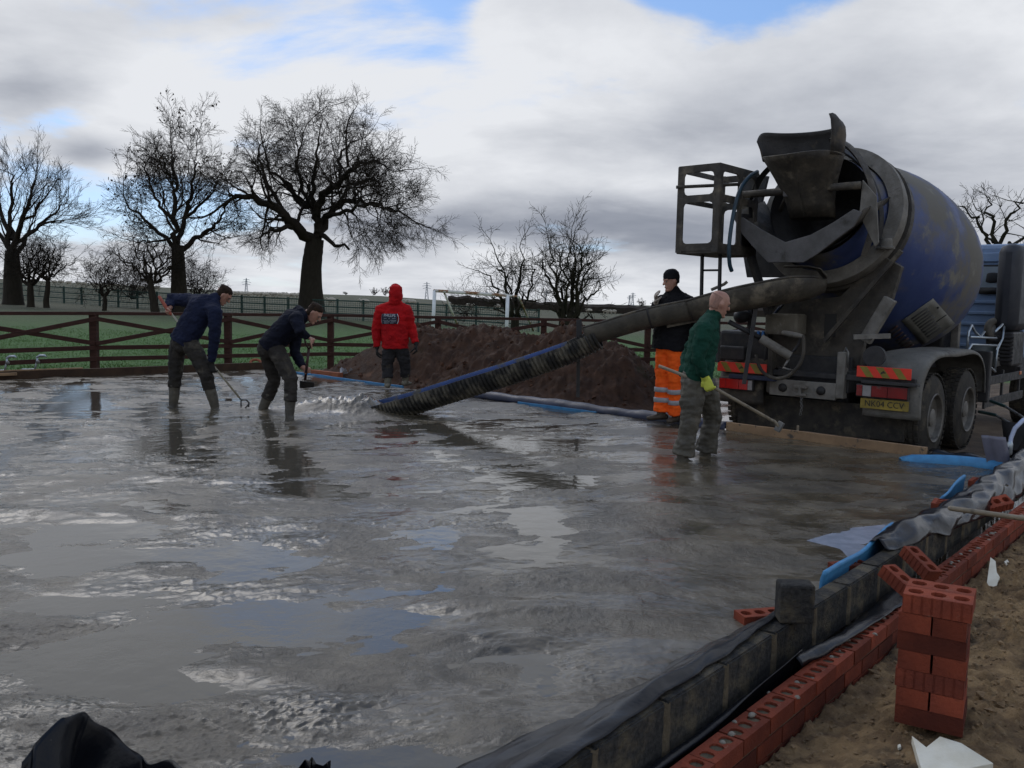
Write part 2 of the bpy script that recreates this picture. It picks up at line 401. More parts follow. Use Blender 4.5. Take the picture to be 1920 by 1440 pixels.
def raw_mesh(name, V, Fq, mats, smooth=True):
    """numpy vertices (n,3) and quads (m,4) to a mesh, quickly"""
    me = bpy.data.meshes.new(name); n = len(V); k = len(Fq); w = Fq.shape[1]
    me.vertices.add(n); me.vertices.foreach_set('co', np.asarray(V, np.float32).ravel())
    me.loops.add(k * w); me.loops.foreach_set('vertex_index', np.asarray(Fq, np.int32).ravel())
    me.polygons.add(k); me.polygons.foreach_set('loop_start', np.arange(0, k * w, w, dtype=np.int32))
    me.update(calc_edges=True); me.validate()
    for mt in (mats if isinstance(mats, (list, tuple)) else [mats]): me.materials.append(mt)
    if smooth: me.shade_smooth()
    return me


def gridquads(a, b):
    i, j = np.meshgrid(np.arange(a - 1), np.arange(b - 1), indexing='ij'); q = i * b + j
    return np.stack([q, q + 1, q + b + 1, q + b], -1).reshape(-1, 4)


def text_mesh(body, size, name):
    cu = bpy.data.curves.new(name, 'FONT'); cu.body = body; cu.size = size; cu.align_x = 'CENTER'; cu.align_y = 'CENTER'; cu.extrude = .0012; cu.resolution_u = 2
    o = bpy.data.objects.new(name, cu); COL.objects.link(o)
    dg = bpy.context.evaluated_depsgraph_get(); me = bpy.data.meshes.new_from_object(o.evaluated_get(dg)); COL.objects.unlink(o); bpy.data.objects.remove(o)
    return me


# ------------------------------------------------------------------ where the slab and its walls are
C1 = P(497, 692)[:2]; C2 = P(1885, 881)[:2]
WA = math.radians(49.5); WD = np.array([math.cos(WA), math.sin(WA)]); WN = np.array([math.sin(WA), -math.cos(WA)])   # wall direction, outward normal
ZBRK, ZBLK = -.07, .085
cBRK = WN @ P(1396, 1388, ZBRK)[:2]          # outer arris of the brick leaf
cBLK = WN @ P(1362, 1245, ZBLK)[:2]          # outer face of the block leaf
cSLAB = cBLK - .1
tC2 = WD @ C2
LD = unit(P(450, 694)[:2] - P(0, 713)[:2])   # left rear edge
C2 = WD * tC2 + WN * cSLAB
FRONT = 2.2


def wall_pt(t, off, z): q = WD * t + WN * off; return np.array([q[0], q[1], z])


C0 = np.array([(cSLAB - WN[1] * FRONT) / WN[0], FRONT])
CL = C1 - LD * 20
SLAB = [C0, C2, C1, CL, np.array([CL[0], FRONT])]


def slab_dist(x, y):
    """positive inside the slab polygon"""
    d = np.full(np.shape(x), 1e9)
    for i in range(len(SLAB)):
        a = SLAB[i]; b = SLAB[(i + 1) % len(SLAB)]; e = unit(b - a)
        d = np.minimum(d, e[0] * (y - a[1]) - e[1] * (x - a[0]))
    return d


E0 = C1; E1 = C2; ED = unit(E1 - E0); EN = np.array([-ED[1], ED[0]]); EN = EN if EN[1] > 0 else -EN      # rear right edge and its outward normal


def edge_pt(u, v, off=0.0, z=0.0):
    """point on the rear right edge nearest to photo pixel"""
    q = P(u, v)[:2]; t = (q - E0) @ ED; q = E0 + ED * t + EN * off; return np.array([q[0], q[1], z])

# ------------------------------------------------------------------ terrain


def gz(x, y):
    x = np.asarray(x, float); y = np.asarray(y, float); yy = np.maximum(y, 1.0); s = np.clip(x / yy, -1.2, 1.2)
    base = -.2 + (-.28 + .2) * sstep(0.0, .25, s)
    base = np.where(y < 6, base + .04 * sstep(6, 2, y), base)
    zc = np.interp(s, [-1.2, -.58, -.42, -.29, -.15, -.02, .1, .4, 1.2], [7, 4.6, 3.6, 2.7, 2.4, .7, -.5, -.6, -.6])
    t = np.clip((np.hypot(x, y) - 24) / 230, 0, 1) * (y > 0)
    far = np.clip((np.hypot(x, y) - 254) / 500, 0, 1)
    z = base + (zc - base) * t ** 1.1 - far * np.maximum(zc, 0) * .9
    return z + .12 * pn(x * .06, y * .06) * sstep(26, 60, np.hypot(x, y))


def gz1(x, y): return float(gz(np.array([x]), np.array([y]))[0])


FPOST = [P(-330, 724)[:2], P(-110, 707)[:2], P(178, 691)[:2], P(428, 684)[:2], P(620, 679)[:2]]
FY = FPOST[-1][1]
for k in range(1, 8): FPOST.append(np.array([FPOST[4][0] + 2.5 * k, FY + .16 * k]))


def behind_fence(x, y):
    fx = np.array([q[0] for q in FPOST]); fy = np.array([q[1] for q in FPOST])
    return y - np.interp(x, fx, fy, left=-50, right=fy[-1] + 2) if False else y - np.interp(x, np.concatenate([[-40], fx, [60]]), np.concatenate([[fy[0] - 18], fy, [fy[-1] + 4]]))


def make_ground():
    nr, na = 300, 420
    r = np.concatenate([[0.02], np.geomspace(.6, 2600, nr - 1)])
    a = np.concatenate([np.linspace(-180, -50, 40, endpoint=False), np.linspace(-50, 50, na - 80, endpoint=False), np.linspace(50, 180, 41)]) * math.pi / 180
    R, A = np.meshgrid(r, a, indexing='ij'); x = R * np.sin(A); y = R * np.cos(A)
    z = gz(x, y)
    g = sstep(.15, .9, behind_fence(x, y) + .5 * pn(x * .8, y * .8))
    rough = (1 - g) * (.035 * fbm(x * 1.6, y * 1.6, 0, 4)) + g * .04 * pn(x * .9, y * .9)
    fade = sstep(60, 25, R)
    z = z + rough * fade
    # wheel ruts and dips by the truck, and the dip that holds the puddle
    pc = P(1180, 775, -.2)[:2]; z = z - .10 * np.exp(-(((x - pc[0]) / 2.4) ** 2 + ((y - pc[1]) / 1.2) ** 2)); pc = P(1375, 782, -.2)[:2]; z = z - .12 * np.exp(-(((x - pc[0]) / 1.0) ** 2 + ((y - pc[1]) / 1.6) ** 2))
    # clear under the slab and under the fine soil strip on the right
    sd = slab_dist(x, y); z = np.where(sd > .0, np.minimum(z, -.32), z)
    wn = WN[0] * x + WN[1] * y; near = (wn > cSLAB) & (wn < 2.2) & (y > 1.0) & (y < 9.5)
    z = np.where(near, z - .14, z)
    me = raw_mesh('ground', np.stack([x, y, z], -1).reshape(-1, 3), gridquads(len(r), len(a))[:, ::-1], ground_mat)
    at = me.attributes.new('grass', 'FLOAT', 'POINT'); at.data.foreach_set('value', g.ravel().astype(np.float32))
    tag(link('ground', me), kind='structure')


def ground_material():
    mt = bpy.data.materials.new('ground_soil_and_grass'); mt.use_nodes = True; nt = mt.node_tree; N = nt.nodes; L = nt.links; b = N['Principled BSDF']
    at = N.new('ShaderNodeAttribute'); at.attribute_name = 'grass'
    tc = N.new('ShaderNodeTexCoord')

    def noi(s, d=8, r=.6):
        n = N.new('ShaderNodeTexNoise'); n.inputs['Scale'].default_value = s; n.inputs['Detail'].default_value = d; n.inputs['Roughness'].default_value = r
        L.new(tc.outputs['Object'], n.inputs['Vector']); return n.outputs['Fac']

    def ramp(f, stops):
        r = N.new('ShaderNodeValToRGB'); L.new(f, r.inputs[0]); e = r.color_ramp.elements
        e[0].position, e[0].color = stops[0][0], stops[0][1] + (1,); e[1].position, e[1].color = stops[-1][0], stops[-1][1] + (1,)
        for p, c in stops[1:-1]: k = e.new(p); k.color = c + (1,)
        return r.outputs[0]

    def mix(f, a, c):
        x = N.new('ShaderNodeMix'); x.data_type = 'RGBA'; L.new(f, x.inputs[0]); L.new(a, x.inputs[6]); L.new(c, x.inputs[7]); return x.outputs[2]
    soil = ramp(noi(3), [(.3, (.055, .034, .02)), (.5, (.10, .067, .04)), (.7, (.16, .115, .07))])
    grass_near = ramp(noi(2.2), [(.3, (.030, .088, .010)), (.5, (.046, .128, .016)), (.72, (.070, .142, .028))])
    grass_far = ramp(noi(.08), [(.3, (.055, .060, .026)), (.5, (.072, .074, .036)), (.72, (.092, .086, .046))])
    geo = N.new('ShaderNodeVectorMath'); geo.operation = 'LENGTH'; L.new(tc.outputs['Object'], geo.inputs[0])
    mr = N.new('ShaderNodeMapRange'); mr.inputs[1].default_value = 34; mr.inputs[2].default_value = 62; L.new(geo.outputs['Value'], mr.inputs[0])
    gr = mix(mr.outputs[0], grass_near, grass_far)
    L.new(mix(at.outputs['Fac'], soil, gr), b.inputs['Base Color']); b.inputs['Roughness'].default_value = .9
    bp = N.new('ShaderNodeBump'); bp.inputs['Strength'].default_value = .8; bp.inputs['Distance'].default_value = .06
    L.new(noi(14, 10, .7), bp.inputs['Height']); L.new(bp.outputs[0], b.inputs['Normal'])
    return mt


ground_mat = ground_material()
make_ground()

# ------------------------------------------------------------------ wet concrete slab and the water standing on it


def wet_concrete_material():
    mt = bpy.data.materials.new('fresh_wet_concrete'); mt.use_nodes = True; nt = mt.node_tree; N = nt.nodes; L = nt.links; b = N['Principled BSDF']
    tc = N.new('ShaderNodeTexCoord')

    def noi(s, d=8, r=.6, loc=(0, 0, 0)):
        mp = N.new('ShaderNodeMapping'); mp.inputs['Location'].default_value = loc; L.new(tc.outputs['Object'], mp.inputs[0])
        n = N.new('ShaderNodeTexNoise'); n.inputs['Scale'].default_value = s; n.inputs['Detail'].default_value = d; n.inputs['Roughness'].default_value = r
        L.new(mp.outputs[0], n.inputs['Vector']); return n.outputs['Fac']

    def mr(x, lo, hi, a, z):
        r = N.new('ShaderNodeMapRange'); r.interpolation_type = 'SMOOTHSTEP'
        for i, q in enumerate((lo, hi, a, z)): r.inputs[1 + i].default_value = q
        L.new(x, r.inputs[0]); return r.outputs[0]
    r = N.new('ShaderNodeValToRGB'); L.new(noi(2.3), r.inputs[0]); e = r.color_ramp.elements
    e[0].position, e[0].color = .36, (.046, .038, .025, 1); e[1].position, e[1].color = .66, (.135, .113, .079, 1)
    k = e.new(.5); k.color = (.085, .070, .048, 1)
    L.new(r.outputs[0], b.inputs['Base Color'])
    mw = N.new('ShaderNodeMapping'); mw.inputs['Rotation'].default_value = (0, 0, .5); mw.inputs['Scale'].default_value = (.8, 1.5, 1); L.new(tc.outputs['Object'], mw.inputs[0])
    nw = N.new('ShaderNodeTexNoise'); nw.inputs['Scale'].default_value = 1.25; nw.inputs['Detail'].default_value = 10; nw.inputs['Roughness'].default_value = .70; nw.inputs['Distortion'].default_value = .5; L.new(mw.outputs[0], nw.inputs['Vector'])
    wet = mr(nw.outputs['Fac'], .43, .57, 0, 1)      # thin films of bleed water between drier, stony patches
    L.new(mr(wet, 0, 1, .36, .045), b.inputs['Roughness'])
    b.inputs['Specular IOR Level'].default_value = .5
    bp = N.new('ShaderNodeBump'); bp.inputs['Strength'].default_value = .8; bp.inputs['Distance'].default_value = .03
    L.new(noi(9, 9, .6), bp.inputs['Height'])
    bp2 = N.new('ShaderNodeBump'); bp2.inputs['Strength'].default_value = .22; bp2.inputs['Distance'].default_value = .006
    L.new(noi(90, 6, .7), bp2.inputs['Height']); L.new(bp.outputs[0], bp2.inputs['Normal'])
    L.new(mr(wet, 0, 1, 1.0, .3), bp.inputs['Strength']); L.new(mr(wet, 0, 1, .4, .04), bp2.inputs['Strength'])
    L.new(bp2.outputs[0], b.inputs['Normal'])
    return mt


def slab_water_material():
    mt = bpy.data.materials.new('cement_water'); mt.use_nodes = True; nt = mt.node_tree; N = nt.nodes; L = nt.links; b = N['Principled BSDF']
    b.inputs['Base Color'].default_value = (.075, .066, .050, 1); b.inputs['Roughness'].default_value = .05; b.inputs['Specular IOR Level'].default_value = .5
    tc = N.new('ShaderNodeTexCoord'); n = N.new('ShaderNodeTexNoise'); n.inputs['Scale'].default_value = 6; n.inputs['Detail'].default_value = 6
    L.new(tc.outputs['Object'], n.inputs['Vector']); bp = N.new('ShaderNodeBump'); bp.inputs['Strength'].default_value = .3; bp.inputs['Distance'].default_value = .012
    L.new(n.outputs['Fac'], bp.inputs['Height']); L.new(bp.outputs[0], b.inputs['Normal'])
    return mt


HEAP0 = P(555, 768)[:2]; HEAP1 = P(668, 772)[:2]


def slab_height(x, y):
    d = np.hypot(x, y)
    ca, sa = math.cos(.35), math.sin(.35)
    xr = x * ca + y * sa; yr = -x * sa + y * ca
    h = .006 * fbm(xr * .45 + 3, yr * .6 + 8, 1.7, 2) + .020 * fbm(xr * 1.7, yr * 3.4, 5.1, 4, .55) + .009 * fbm(xr * 5.5, yr * 10, 2.1, 4, .55)
    # drag marks left by rakes and boots: curved ridges
    w = xr * 1.5 + 1.5 * pn(x * .6, y * .6, 4.4)
    h += .016 * np.sin(w * 3.4 + 3.5 * pn(x * .5, y * .9, 2.2)) * sstep(-.15, .3, pn(x * .55 + 9, y * .55, 7.7))
    w2 = (x * .5 - y * .86) * 2.2 + 1.8 * pn(x * .45 + 30, y * .45, 8.8)
    h += .014 * (np.abs(np.sin(w2 * 2.1)) - .5) * sstep(.0, .4, pn(x * .4 + 50, y * .5, 6.1))
    # aggregate: fine lumps in patches
    patch = sstep(-.18, .22, fbm(x * .8 + 21, y * 1.0 + 4, 3.3, 3))
    lump = np.maximum(pn(x * 45, y * 45, 9.2), 0) * .016 + np.maximum(pn(x * 21, y * 21, 2.6), 0) * .012 + np.maximum(fbm(x * 9, y * 9, 4.2, 2), 0) * .010
    h += patch * lump * sstep(16, 9, d)
    # standing water: hollows
    for u, v, rx, ry, dep in ((120, 1135, .42, .22, .028), (520, 1165, .48, .26, .036), (230, 1280, .40, .24, .036), (60, 1240, .35, .2, .03), (1080, 1160, .28, .14, .02), (1010, 1250, .16, .35, .02),
                              (620, 1425, .35, .12, .022), (330, 1040, .6, .22, .022), (480, 1055, .5, .2, .018), (130, 1000, .9, .25, .02), (250, 850, 1.3, .5, .022), (120, 770, 1.6, .8, .02),
                              (960, 890, .5, .35, .022), (1100, 905, .6, .3, .022), (880, 800, 1.0, .6, .026), (1000, 830, 1.0, .5, .024), (760, 1000, .4, .25, .02), (1000, 1030, .3, .2, .016),
                              (650, 900, .8, .3, .018), (350, 960, .6, .25, .02), (900, 960, .5, .25, .018), (700, 720, 1.2, .6, .014)):
        q = P(u, v); g = np.exp(-(((x - q[0]) / rx) ** 2 + ((y - q[1]) / ry) ** 2)); h = h * (1 - (.6 if v > 1100 else .25) * g) - dep * (.62 if v > 1100 else .55) * g
    # ridges that read as brown: left band, centre right
    for u, v, rx, ry, ht in ((200, 965, 1.5, .16, .022), (900, 1140, .42, .10, .028), (950, 1200, .5, .12, .022), (430, 900, .5, .12, .016), (330, 740, .9, .3, .02), (450, 1265, .35, .10, .016), (560, 1330, .4, .14, .014), (790, 1310, .55, .25, .012), (60, 1380, .35, .3, .03), (1220, 1080, .6, .3, .008)):
        q = P(u, v); h = h + ht * np.exp(-(((x - q[0]) / rx) ** 2 + ((y - q[1]) / ry) ** 2))
    # the side towards the truck: drier and smoother
    s = x / np.maximum(y, .5); calm = sstep(.05, .17, s + .05 * pn(x * .7, y * .7, 1.1))
    h = h * (1 - .68 * calm) + calm * .014
    # the fresh heap at the end of the pipe
    hd = unit(HEAP1 - HEAP0); L_ = np.linalg.norm(HEAP1 - HEAP0); t = np.clip((x - HEAP0[0]) * hd[0] + (y - HEAP0[1]) * hd[1], -.2, L_)
    dist = np.hypot(x - HEAP0[0] - hd[0] * t, y - HEAP0[1] - hd[1] * t)
    h = h + (.10 + .13 * t / L_) * np.exp(-(dist / .38) ** 2) * (1 + .35 * pn(x * 16, y * 16, .4) + .25 * pn(x * 34, y * 34, .4))
    return h + .0045


def make_slab():
    us = np.linspace(-220, 2000, 700); vs = np.concatenate([np.linspace(1640, 1440, 40, endpoint=False), np.linspace(1440, 800, 440, endpoint=False), np.linspace(800, 676, 130)])
    U, V = np.meshgrid(us, vs)
    a = U - 960; b = V - 720
    a2 = a * math.cos(ROLL) + b * math.sin(ROLL); b2 = -a * math.sin(ROLL) + b * math.cos(ROLL)
    rx = a2 / F; rz = -b2 / F; ry = math.cos(TH) + rz * math.sin(TH); rz = -math.sin(TH) + rz * math.cos(TH)
    t = -H / rz; x = rx * t; y = ry * t
    z = slab_height(x, y)
    sd = slab_dist(x, y)
    z = np.where(sd < 0, -.3, z)
    me = raw_mesh('wet_concrete', np.stack([x, y, z], -1).reshape(-1, 3), gridquads(*U.shape), wet_concrete_material())
    # keep only faces near or in the slab
    bm = bmesh.new(); bm.from_mesh(me); sdf = sd.ravel(); bm.verts.ensure_lookup_table()
    kill = [v for v in bm.verts if sdf[v.index] < -.35]
    bmesh.ops.delete(bm, geom=kill, context='VERTS'); bm.to_mesh(me); bm.free()
    tag(link('concrete_slab', me), kind='structure')
    pts = [np.array([*q, -.001]) for q in SLAB]; pts = [p * .999 for p in pts]
    o = MB().add(pts, [tuple(range(len(pts)))]).build('water_on_slab', slab_water_material()); tag(o, kind='structure')


make_slab()

# ------------------------------------------------------------------ soil in the right foreground, puddle, mound


def make_near_soil():
    t = np.arange(1.2, 9.6, .016); o = np.arange(cBRK - .05, cBRK + 2.3, .016)
    T, O = np.meshgrid(t, o, indexing='ij'); x = WD[0] * T + WN[0] * O; y = WD[1] * T + WN[1] * O
    z = gz(x, y) + .02 * pn(x * 1.1, y * 1.1)
    d = O - cBRK
    z = np.maximum(z, -.225) + .115 * sstep(.12, .55, d) * np.exp(-((T - 3.6) / 2.2) ** 2)
    amp = .6 + .6 * sstep(-.2, .3, pn(x * 1.4, y * 1.4, 4))
    z = z + amp * (.03 * fbm(x * 4, y * 4, 1, 3) + .05 * np.abs(fbm(x * 10, y * 10, 2, 3)) + .026 * sstep(.02, .3, pn(x * 15, y * 15, 3)) + .02 * sstep(.05, .35, pn(x * 31, y * 31, 8)))
    z = np.where(d < 0, np.minimum(z, -.25), z)
    edge = sstep(cBRK + 2.3, cBRK + 1.7, O) * sstep(9.55, 8.9, T); z = z * edge + (-.34) * (1 - edge)
    me = raw_mesh('soil', np.stack([x, y, z], -1).reshape(-1, 3), gridquads(*T.shape), pmat('rubbly_brown_soil', (.29, .195, .10), (.14, .09, .05), 9, .92, None, 1.0, 45, ((.045, .034, .025), 1.8, .54, .68), detail=10, stain2=((.30, .22, .13), 18, .6, .7, .95)))
    tag(link('soil', me), kind='structure')
    global soil_z
    def soil_z(px, py):
        tt = WD @ np.array([px, py]); oo = WN @ np.array([px, py]); i = int(np.clip(round((tt - t[0]) / .016), 0, len(t) - 1)); j = int(np.clip(round((oo - o[0]) / .016), 0, len(o) - 1)); return float(z[i, j])
    # crumbs and pebbles
    rng = random.Random(4); mb = MB()
    for k in range(3200):
        tt = rng.uniform(1.8, 8.5); oo = cBRK + .03 + abs(rng.gauss(0, .7))
        if oo > cBRK + 1.9: continue
        q = WD * tt + WN * oo; r = rng.uniform(.004, .015) * (1 + 1.2 * (rng.random() < .06)); zz = soil_z(*q)
        R = np.linalg.qr(np.random.RandomState(k).normal(size=(3, 3)))[0] * r * np.array([[1.0], [1.0], [.6]])
        vs_ = [np.array([q[0], q[1], zz + r * .3]) + R @ (np.array(a) * rng.uniform(.7, 1.2)) for a in ((1, 0, 0), (-1, 0, 0), (0, 1, 0), (0, -1, 0), (0, 0, .8), (0, 0, -.8))]
        mb.add(vs_, [(0, 2, 4), (2, 1, 4), (1, 3, 4), (3, 0, 4), (2, 0, 5), (1, 2, 5), (3, 1, 5), (0, 3, 5)])
    tag(mb.build('soil_crumbs', pmat('soil_crumb', (.28, .19, .105), (.14, .095, .055), 9, .95, None, .6, 60)), 'loose crumbs and pebbles on the brown soil', 'soil', kind='stuff')


make_near_soil()


def make_mound():
    c = P(930, 720, -.2)[:2]
    x0, x1, y0, y1 = -4.6, 5.6, 13.4, 19.6
    xs = np.linspace(x0, x1, 340); ys = np.linspace(y0, y1, 210); X, Y = np.meshgrid(xs, ys)

    def blob(u, v, Y0, rx, ry, h):
        q = PY(u, v, Y0); return h * np.exp(-(((X - q[0]) / rx) ** 2 + ((Y - Y0) / ry) ** 2) ** 1.25)
    z = blob(870, 610, 17.2, 1.5, 1.15, 1.08) + blob(735, 650, 17.3, .95, .9, .46) + blob(1010, 640, 16.4, 1.25, 1.1, .62) + blob(1120, 660, 15.4, 1.1, .95, .78) + blob(1195, 680, 15.2, .55, .6, .3) + blob(650, 690, 17.6, .9, .7, .32) + blob(960, 700, 15.6, 1.6, .8, .22) + blob(1085, 640, 15.9, .5, .5, .25)
    base = gz(X, Y) - .1
    k = sstep(.05, .4, z)
    z = z + k * (.10 * fbm(X * 1.4, Y * 1.4, 3, 4) + .20 * np.abs(fbm(X * 2.8, Y * 2.8, 6, 4)) + .06 * sstep(.0, .35, pn(X * 6, Y * 6, 4)) + .05 * sstep(.0, .35, pn(X * 13, Y * 13, 2)))
    d = slab_dist(X, Y); gap = np.interp(X, [-2, -.5, 1.2, 3.0], [.25, .5, 1.25, 1.5]); z = np.minimum(z, np.maximum(0, -d - gap) * 1.1)
    me = raw_mesh('soil_mound', np.stack([X, Y, base + z], -1).reshape(-1, 3), gridquads(*X.shape), pmat('red_clay', (.072, .038, .023), (.040, .022, .014), 4, .9, .7, 1.0, 16, ((.13, .068, .04), 2.6, .60, .74), stain2=((.032, .026, .012), 1.3, .60, .72)))
    tag(link('soil_mound', me), kind='structure')
    Z = base + z; r = np.random.RandomState(6); mb = MB()
    for k in range(1500):
        i = r.randint(5, 205); jj = r.randint(5, 335)
        if z[i, jj] < .12: continue
        sz = .02 + .05 * r.rand() ** 2.5; R = np.linalg.qr(r.normal(size=(3, 3)))[0] * sz * r.uniform(.6, 1.2, size=(1, 3)); c = np.array([X[i, jj], Y[i, jj], Z[i, jj] + sz * .25])
        mb.add([c + R @ (np.array(a) * r.uniform(.7, 1.25)) for a in ((1, 0, 0), (-1, 0, 0), (0, 1, 0), (0, -1, 0), (0, 0, 1), (0, 0, -1))], [(0, 2, 4), (2, 1, 4), (1, 3, 4), (3, 0, 4), (2, 0, 5), (1, 2, 5), (3, 1, 5), (0, 3, 5)])
    tag(mb.build('clods', pmat('clay_clods', (.10, .048, .028), (.05, .025, .015), 6, .9, None, .7, 30)), 'loose red-brown clods scattered over the soil mound', 'clods', kind='stuff')


make_mound()


def make_puddle():
    o = MB(); c = P(1180, 772, -.2)
    pts = [P(u, v, -.235) for u, v in ((905, 738), (1000, 730), (1150, 735), (1240, 738), (1330, 745), (1400, 760), (1405, 800), (1330, 818), (1200, 800), (1050, 775), (960, 758))]
    o.add(pts, [tuple(range(len(pts)))])
    mt = bpy.data.materials.new('muddy_water'); mt.use_nodes = True; b = mt.node_tree.nodes['Principled BSDF']
    b.inputs['Base Color'].default_value = (.16, .088, .052, 1); b.inputs['Roughness'].default_value = .04; b.inputs['Specular IOR Level'].default_value = .5
    n = mt.node_tree.nodes.new('ShaderNodeTexNoise'); n.inputs['Scale'].default_value = 7; bp = mt.node_tree.nodes.new('ShaderNodeBump'); bp.inputs['Strength'].default_value = .05; bp.inputs['Distance'].default_value = .01
    tc = mt.node_tree.nodes.new('ShaderNodeTexCoord'); mt.node_tree.links.new(tc.outputs['Object'], n.inputs['Vector'])
    mt.node_tree.links.new(n.outputs['Fac'], bp.inputs['Height']); mt.node_tree.links.new(bp.outputs[0], b.inputs['Normal'])
    tag(o.build('puddle', mt), kind='structure')


make_puddle()

# ------------------------------------------------------------------ slab edges: boards, foam, plastic sheet


def strip_along(pts, w, h, name, mat, parent=None, wob=.0, seed=0):
    mb = MB(); rng = random.Random(seed); pts = [np.asarray(p, float) for p in pts]
    G0 = []
    for i, p in enumerate(pts):
        d = unit(pts[min(i + 1, len(pts) - 1)] - pts[max(i - 1, 0)]); n = unit(np.array([-d[1], d[0], 0])); j = np.array([rng.uniform(-wob, wob), rng.uniform(-wob, wob), rng.uniform(-wob, wob) * .6])
        G0.append([p + n * w / 2 + j, p - n * w / 2 + j, p - n * w / 2 + j - np.array([0, 0, h]), p + n * w / 2 + j - np.array([0, 0, h]), p + n * w / 2 + j])
    mb.grid(np.array(G0)); k = len(pts); b = 5
    mb.f += [(0, 1, 2, 3), tuple((k - 1) * b + q for q in (3, 2, 1, 0))]; mb.mi += [0, 0]
    return mb.build(name, mat, parent, smooth='auto')


def lerp_edge(u0, u1, n, off, z):
    v = lambda u: np.interp(u, [490, 700, 870, 1270, 1350, 1740, 1885], [691, 726, 745, 804, 815, 858, 881])
    return [edge_pt(u, v(u), off, z) for u in np.linspace(u0, u1, n)]


o = strip_along(lerp_edge(500, 725, 14, .03, .028), .03, .16, 'foam_strip', bluefoam, wob=.008, seed=1); tag(o, 'pale blue foam edging strip at the far corner of the slab', 'foam strip', 'blue foam edge strips')


def sheet_roll():
    # dark plastic membrane rolled over the low edge wall
    mb = MB(); c = lerp_edge(800, 1335, 60, .10, .02); n = 14; G = []
    for i, p in enumerate(c):
        d3 = np.array([EN[0], EN[1], 0]); r = .095 + .010 * math.sin(i * .31) + .006 * math.sin(i * 1.1); row = []
        for j in range(n):
            t = math.pi * (-.10 + 1.15 * j / (n - 1)); rr = r * (1 + .10 * float(pn(i * .37, j * .6, 2.0)))
            row.append(p + d3 * (-math.cos(t) * rr * 1.1) + np.array([0, 0, math.sin(t) * rr * .95]))
        G.append(row)
    mb.sheet(np.array(G), .006)
    return mb.build('membrane_roll', pmat('dark_blue_membrane', (.007, .010, .028), (.010, .018, .05), 4, .42, .55, .3, 9, ((.12, .10, .08), 9, .62, .72, .8)), smooth=True)


tag(sheet_roll(), 'dark blue plastic membrane rolled over the slab edge below the soil mound', 'membrane')
o = strip_along(lerp_edge(960, 1100, 12, -.03, .035), .03, .1, 'foam_strip', bluefoam, wob=.006, seed=3); tag(o, 'thin blue foam strip showing under the rolled membrane', 'foam strip', 'blue foam edge strips')
a, b = edge_pt(1338, 813, .03), edge_pt(1742, 858, .03)
mb = MB().beam(a + (0, 0, .02), b + (0, 0, .02), .05, .19); tag(mb.build('form_board', board, bevel=.004), 'mud-splashed timber form board along the slab edge behind the mixer truck', 'board')
mb = MB().beam(edge_pt(1512, 822, .08, .0), edge_pt(1512, 822, .08, .17), .022, .022); tag(mb.build('stake', ash, bevel=.003), 'thin stake standing behind the form board', 'stake')
# black sheet and foam by the far right corner
a, b = edge_pt(1742, 858, .10, 0), edge_pt(1890, 880, .12, 0)
G = np.array([[p + np.array([EN[0], EN[1], 0]) * w + np.array([0, 0, zz + .012 * math.sin(i * 1.3 + w * 9)]) for w, zz in ((-.06, -.05), (-.05, .03), (-.03, .07), (.05, .085), (.12, .06), (.2, -.06))] for i, p in enumerate([a + (b - a) * k / 12 for k in range(13)])])
tag(MB().sheet(G, .005).build('membrane_strip', blackp, smooth=True), 'black plastic strip over the slab edge beside the rear wheels', 'membrane')
pts = [P(1690, 866), P(1712, 868), P(1760, 872), P(1800, 876), P(1840, 881), P(1880, 887)]
mb = MB(); G = []
for i, p in enumerate(pts):
    hgt = (.02, .055, .075, .085, .09, .09)[i]
    G.append([p + np.array([0.0, .05, -.04]), p + np.array([0, .06, hgt]), p + np.array([0, .04, hgt + .012]), p + np.array([0, -.0, hgt]), p + np.array([0, -.05, -.02])])
mb.sheet(np.array(G), .02); tag(mb.build('foam_strip', bluefoam, smooth=True), 'wide bright blue foam strip curling out of the concrete at the right corner', 'foam strip', 'blue foam edge strips')

# boards along the far left edge
def left_edge(u, v, off, z):
    q = P(u, v)[:2]; t = (q - C1) @ LD; n = np.array([-LD[1], LD[0]]); q = C1 + LD * t + n * off; return np.array([q[0], q[1], z])


mb = MB().beam(left_edge(-200, 722, .05, .03), left_edge(488, 691, .05, .03), .08, .22); tag(mb.build('edge_beam', oldboard, bevel=.006), 'long dark brown timber along the far left edge of the slab', 'timber')
mb = MB().beam(left_edge(-200, 722, .32, .06), left_edge(420, 692, .40, .06), .16, .05); tag(mb.build('edge_plank', pmat('red_plank', (.085, .038, .024), (.055, .026, .018), 5, .8, None, .3, 30), bevel=.004), 'red-brown plank lying behind the dark edge timber', 'plank')
mb = MB().beam(left_edge(-60, 716, .03, .155), left_edge(150, 705, .03, .155), .045, .022); tag(mb.build('batten', board, bevel=.003), 'pale thin batten lying on the edge timber under the clamps', 'batten')
mb = MB().beam(left_edge(-60, 716, -.03, .10), left_edge(28, 711, -.03, .10), .05, .05); tag(mb.build('batten', board, bevel=.003), 'short pale batten end at the left border of the slab edge', 'batten')
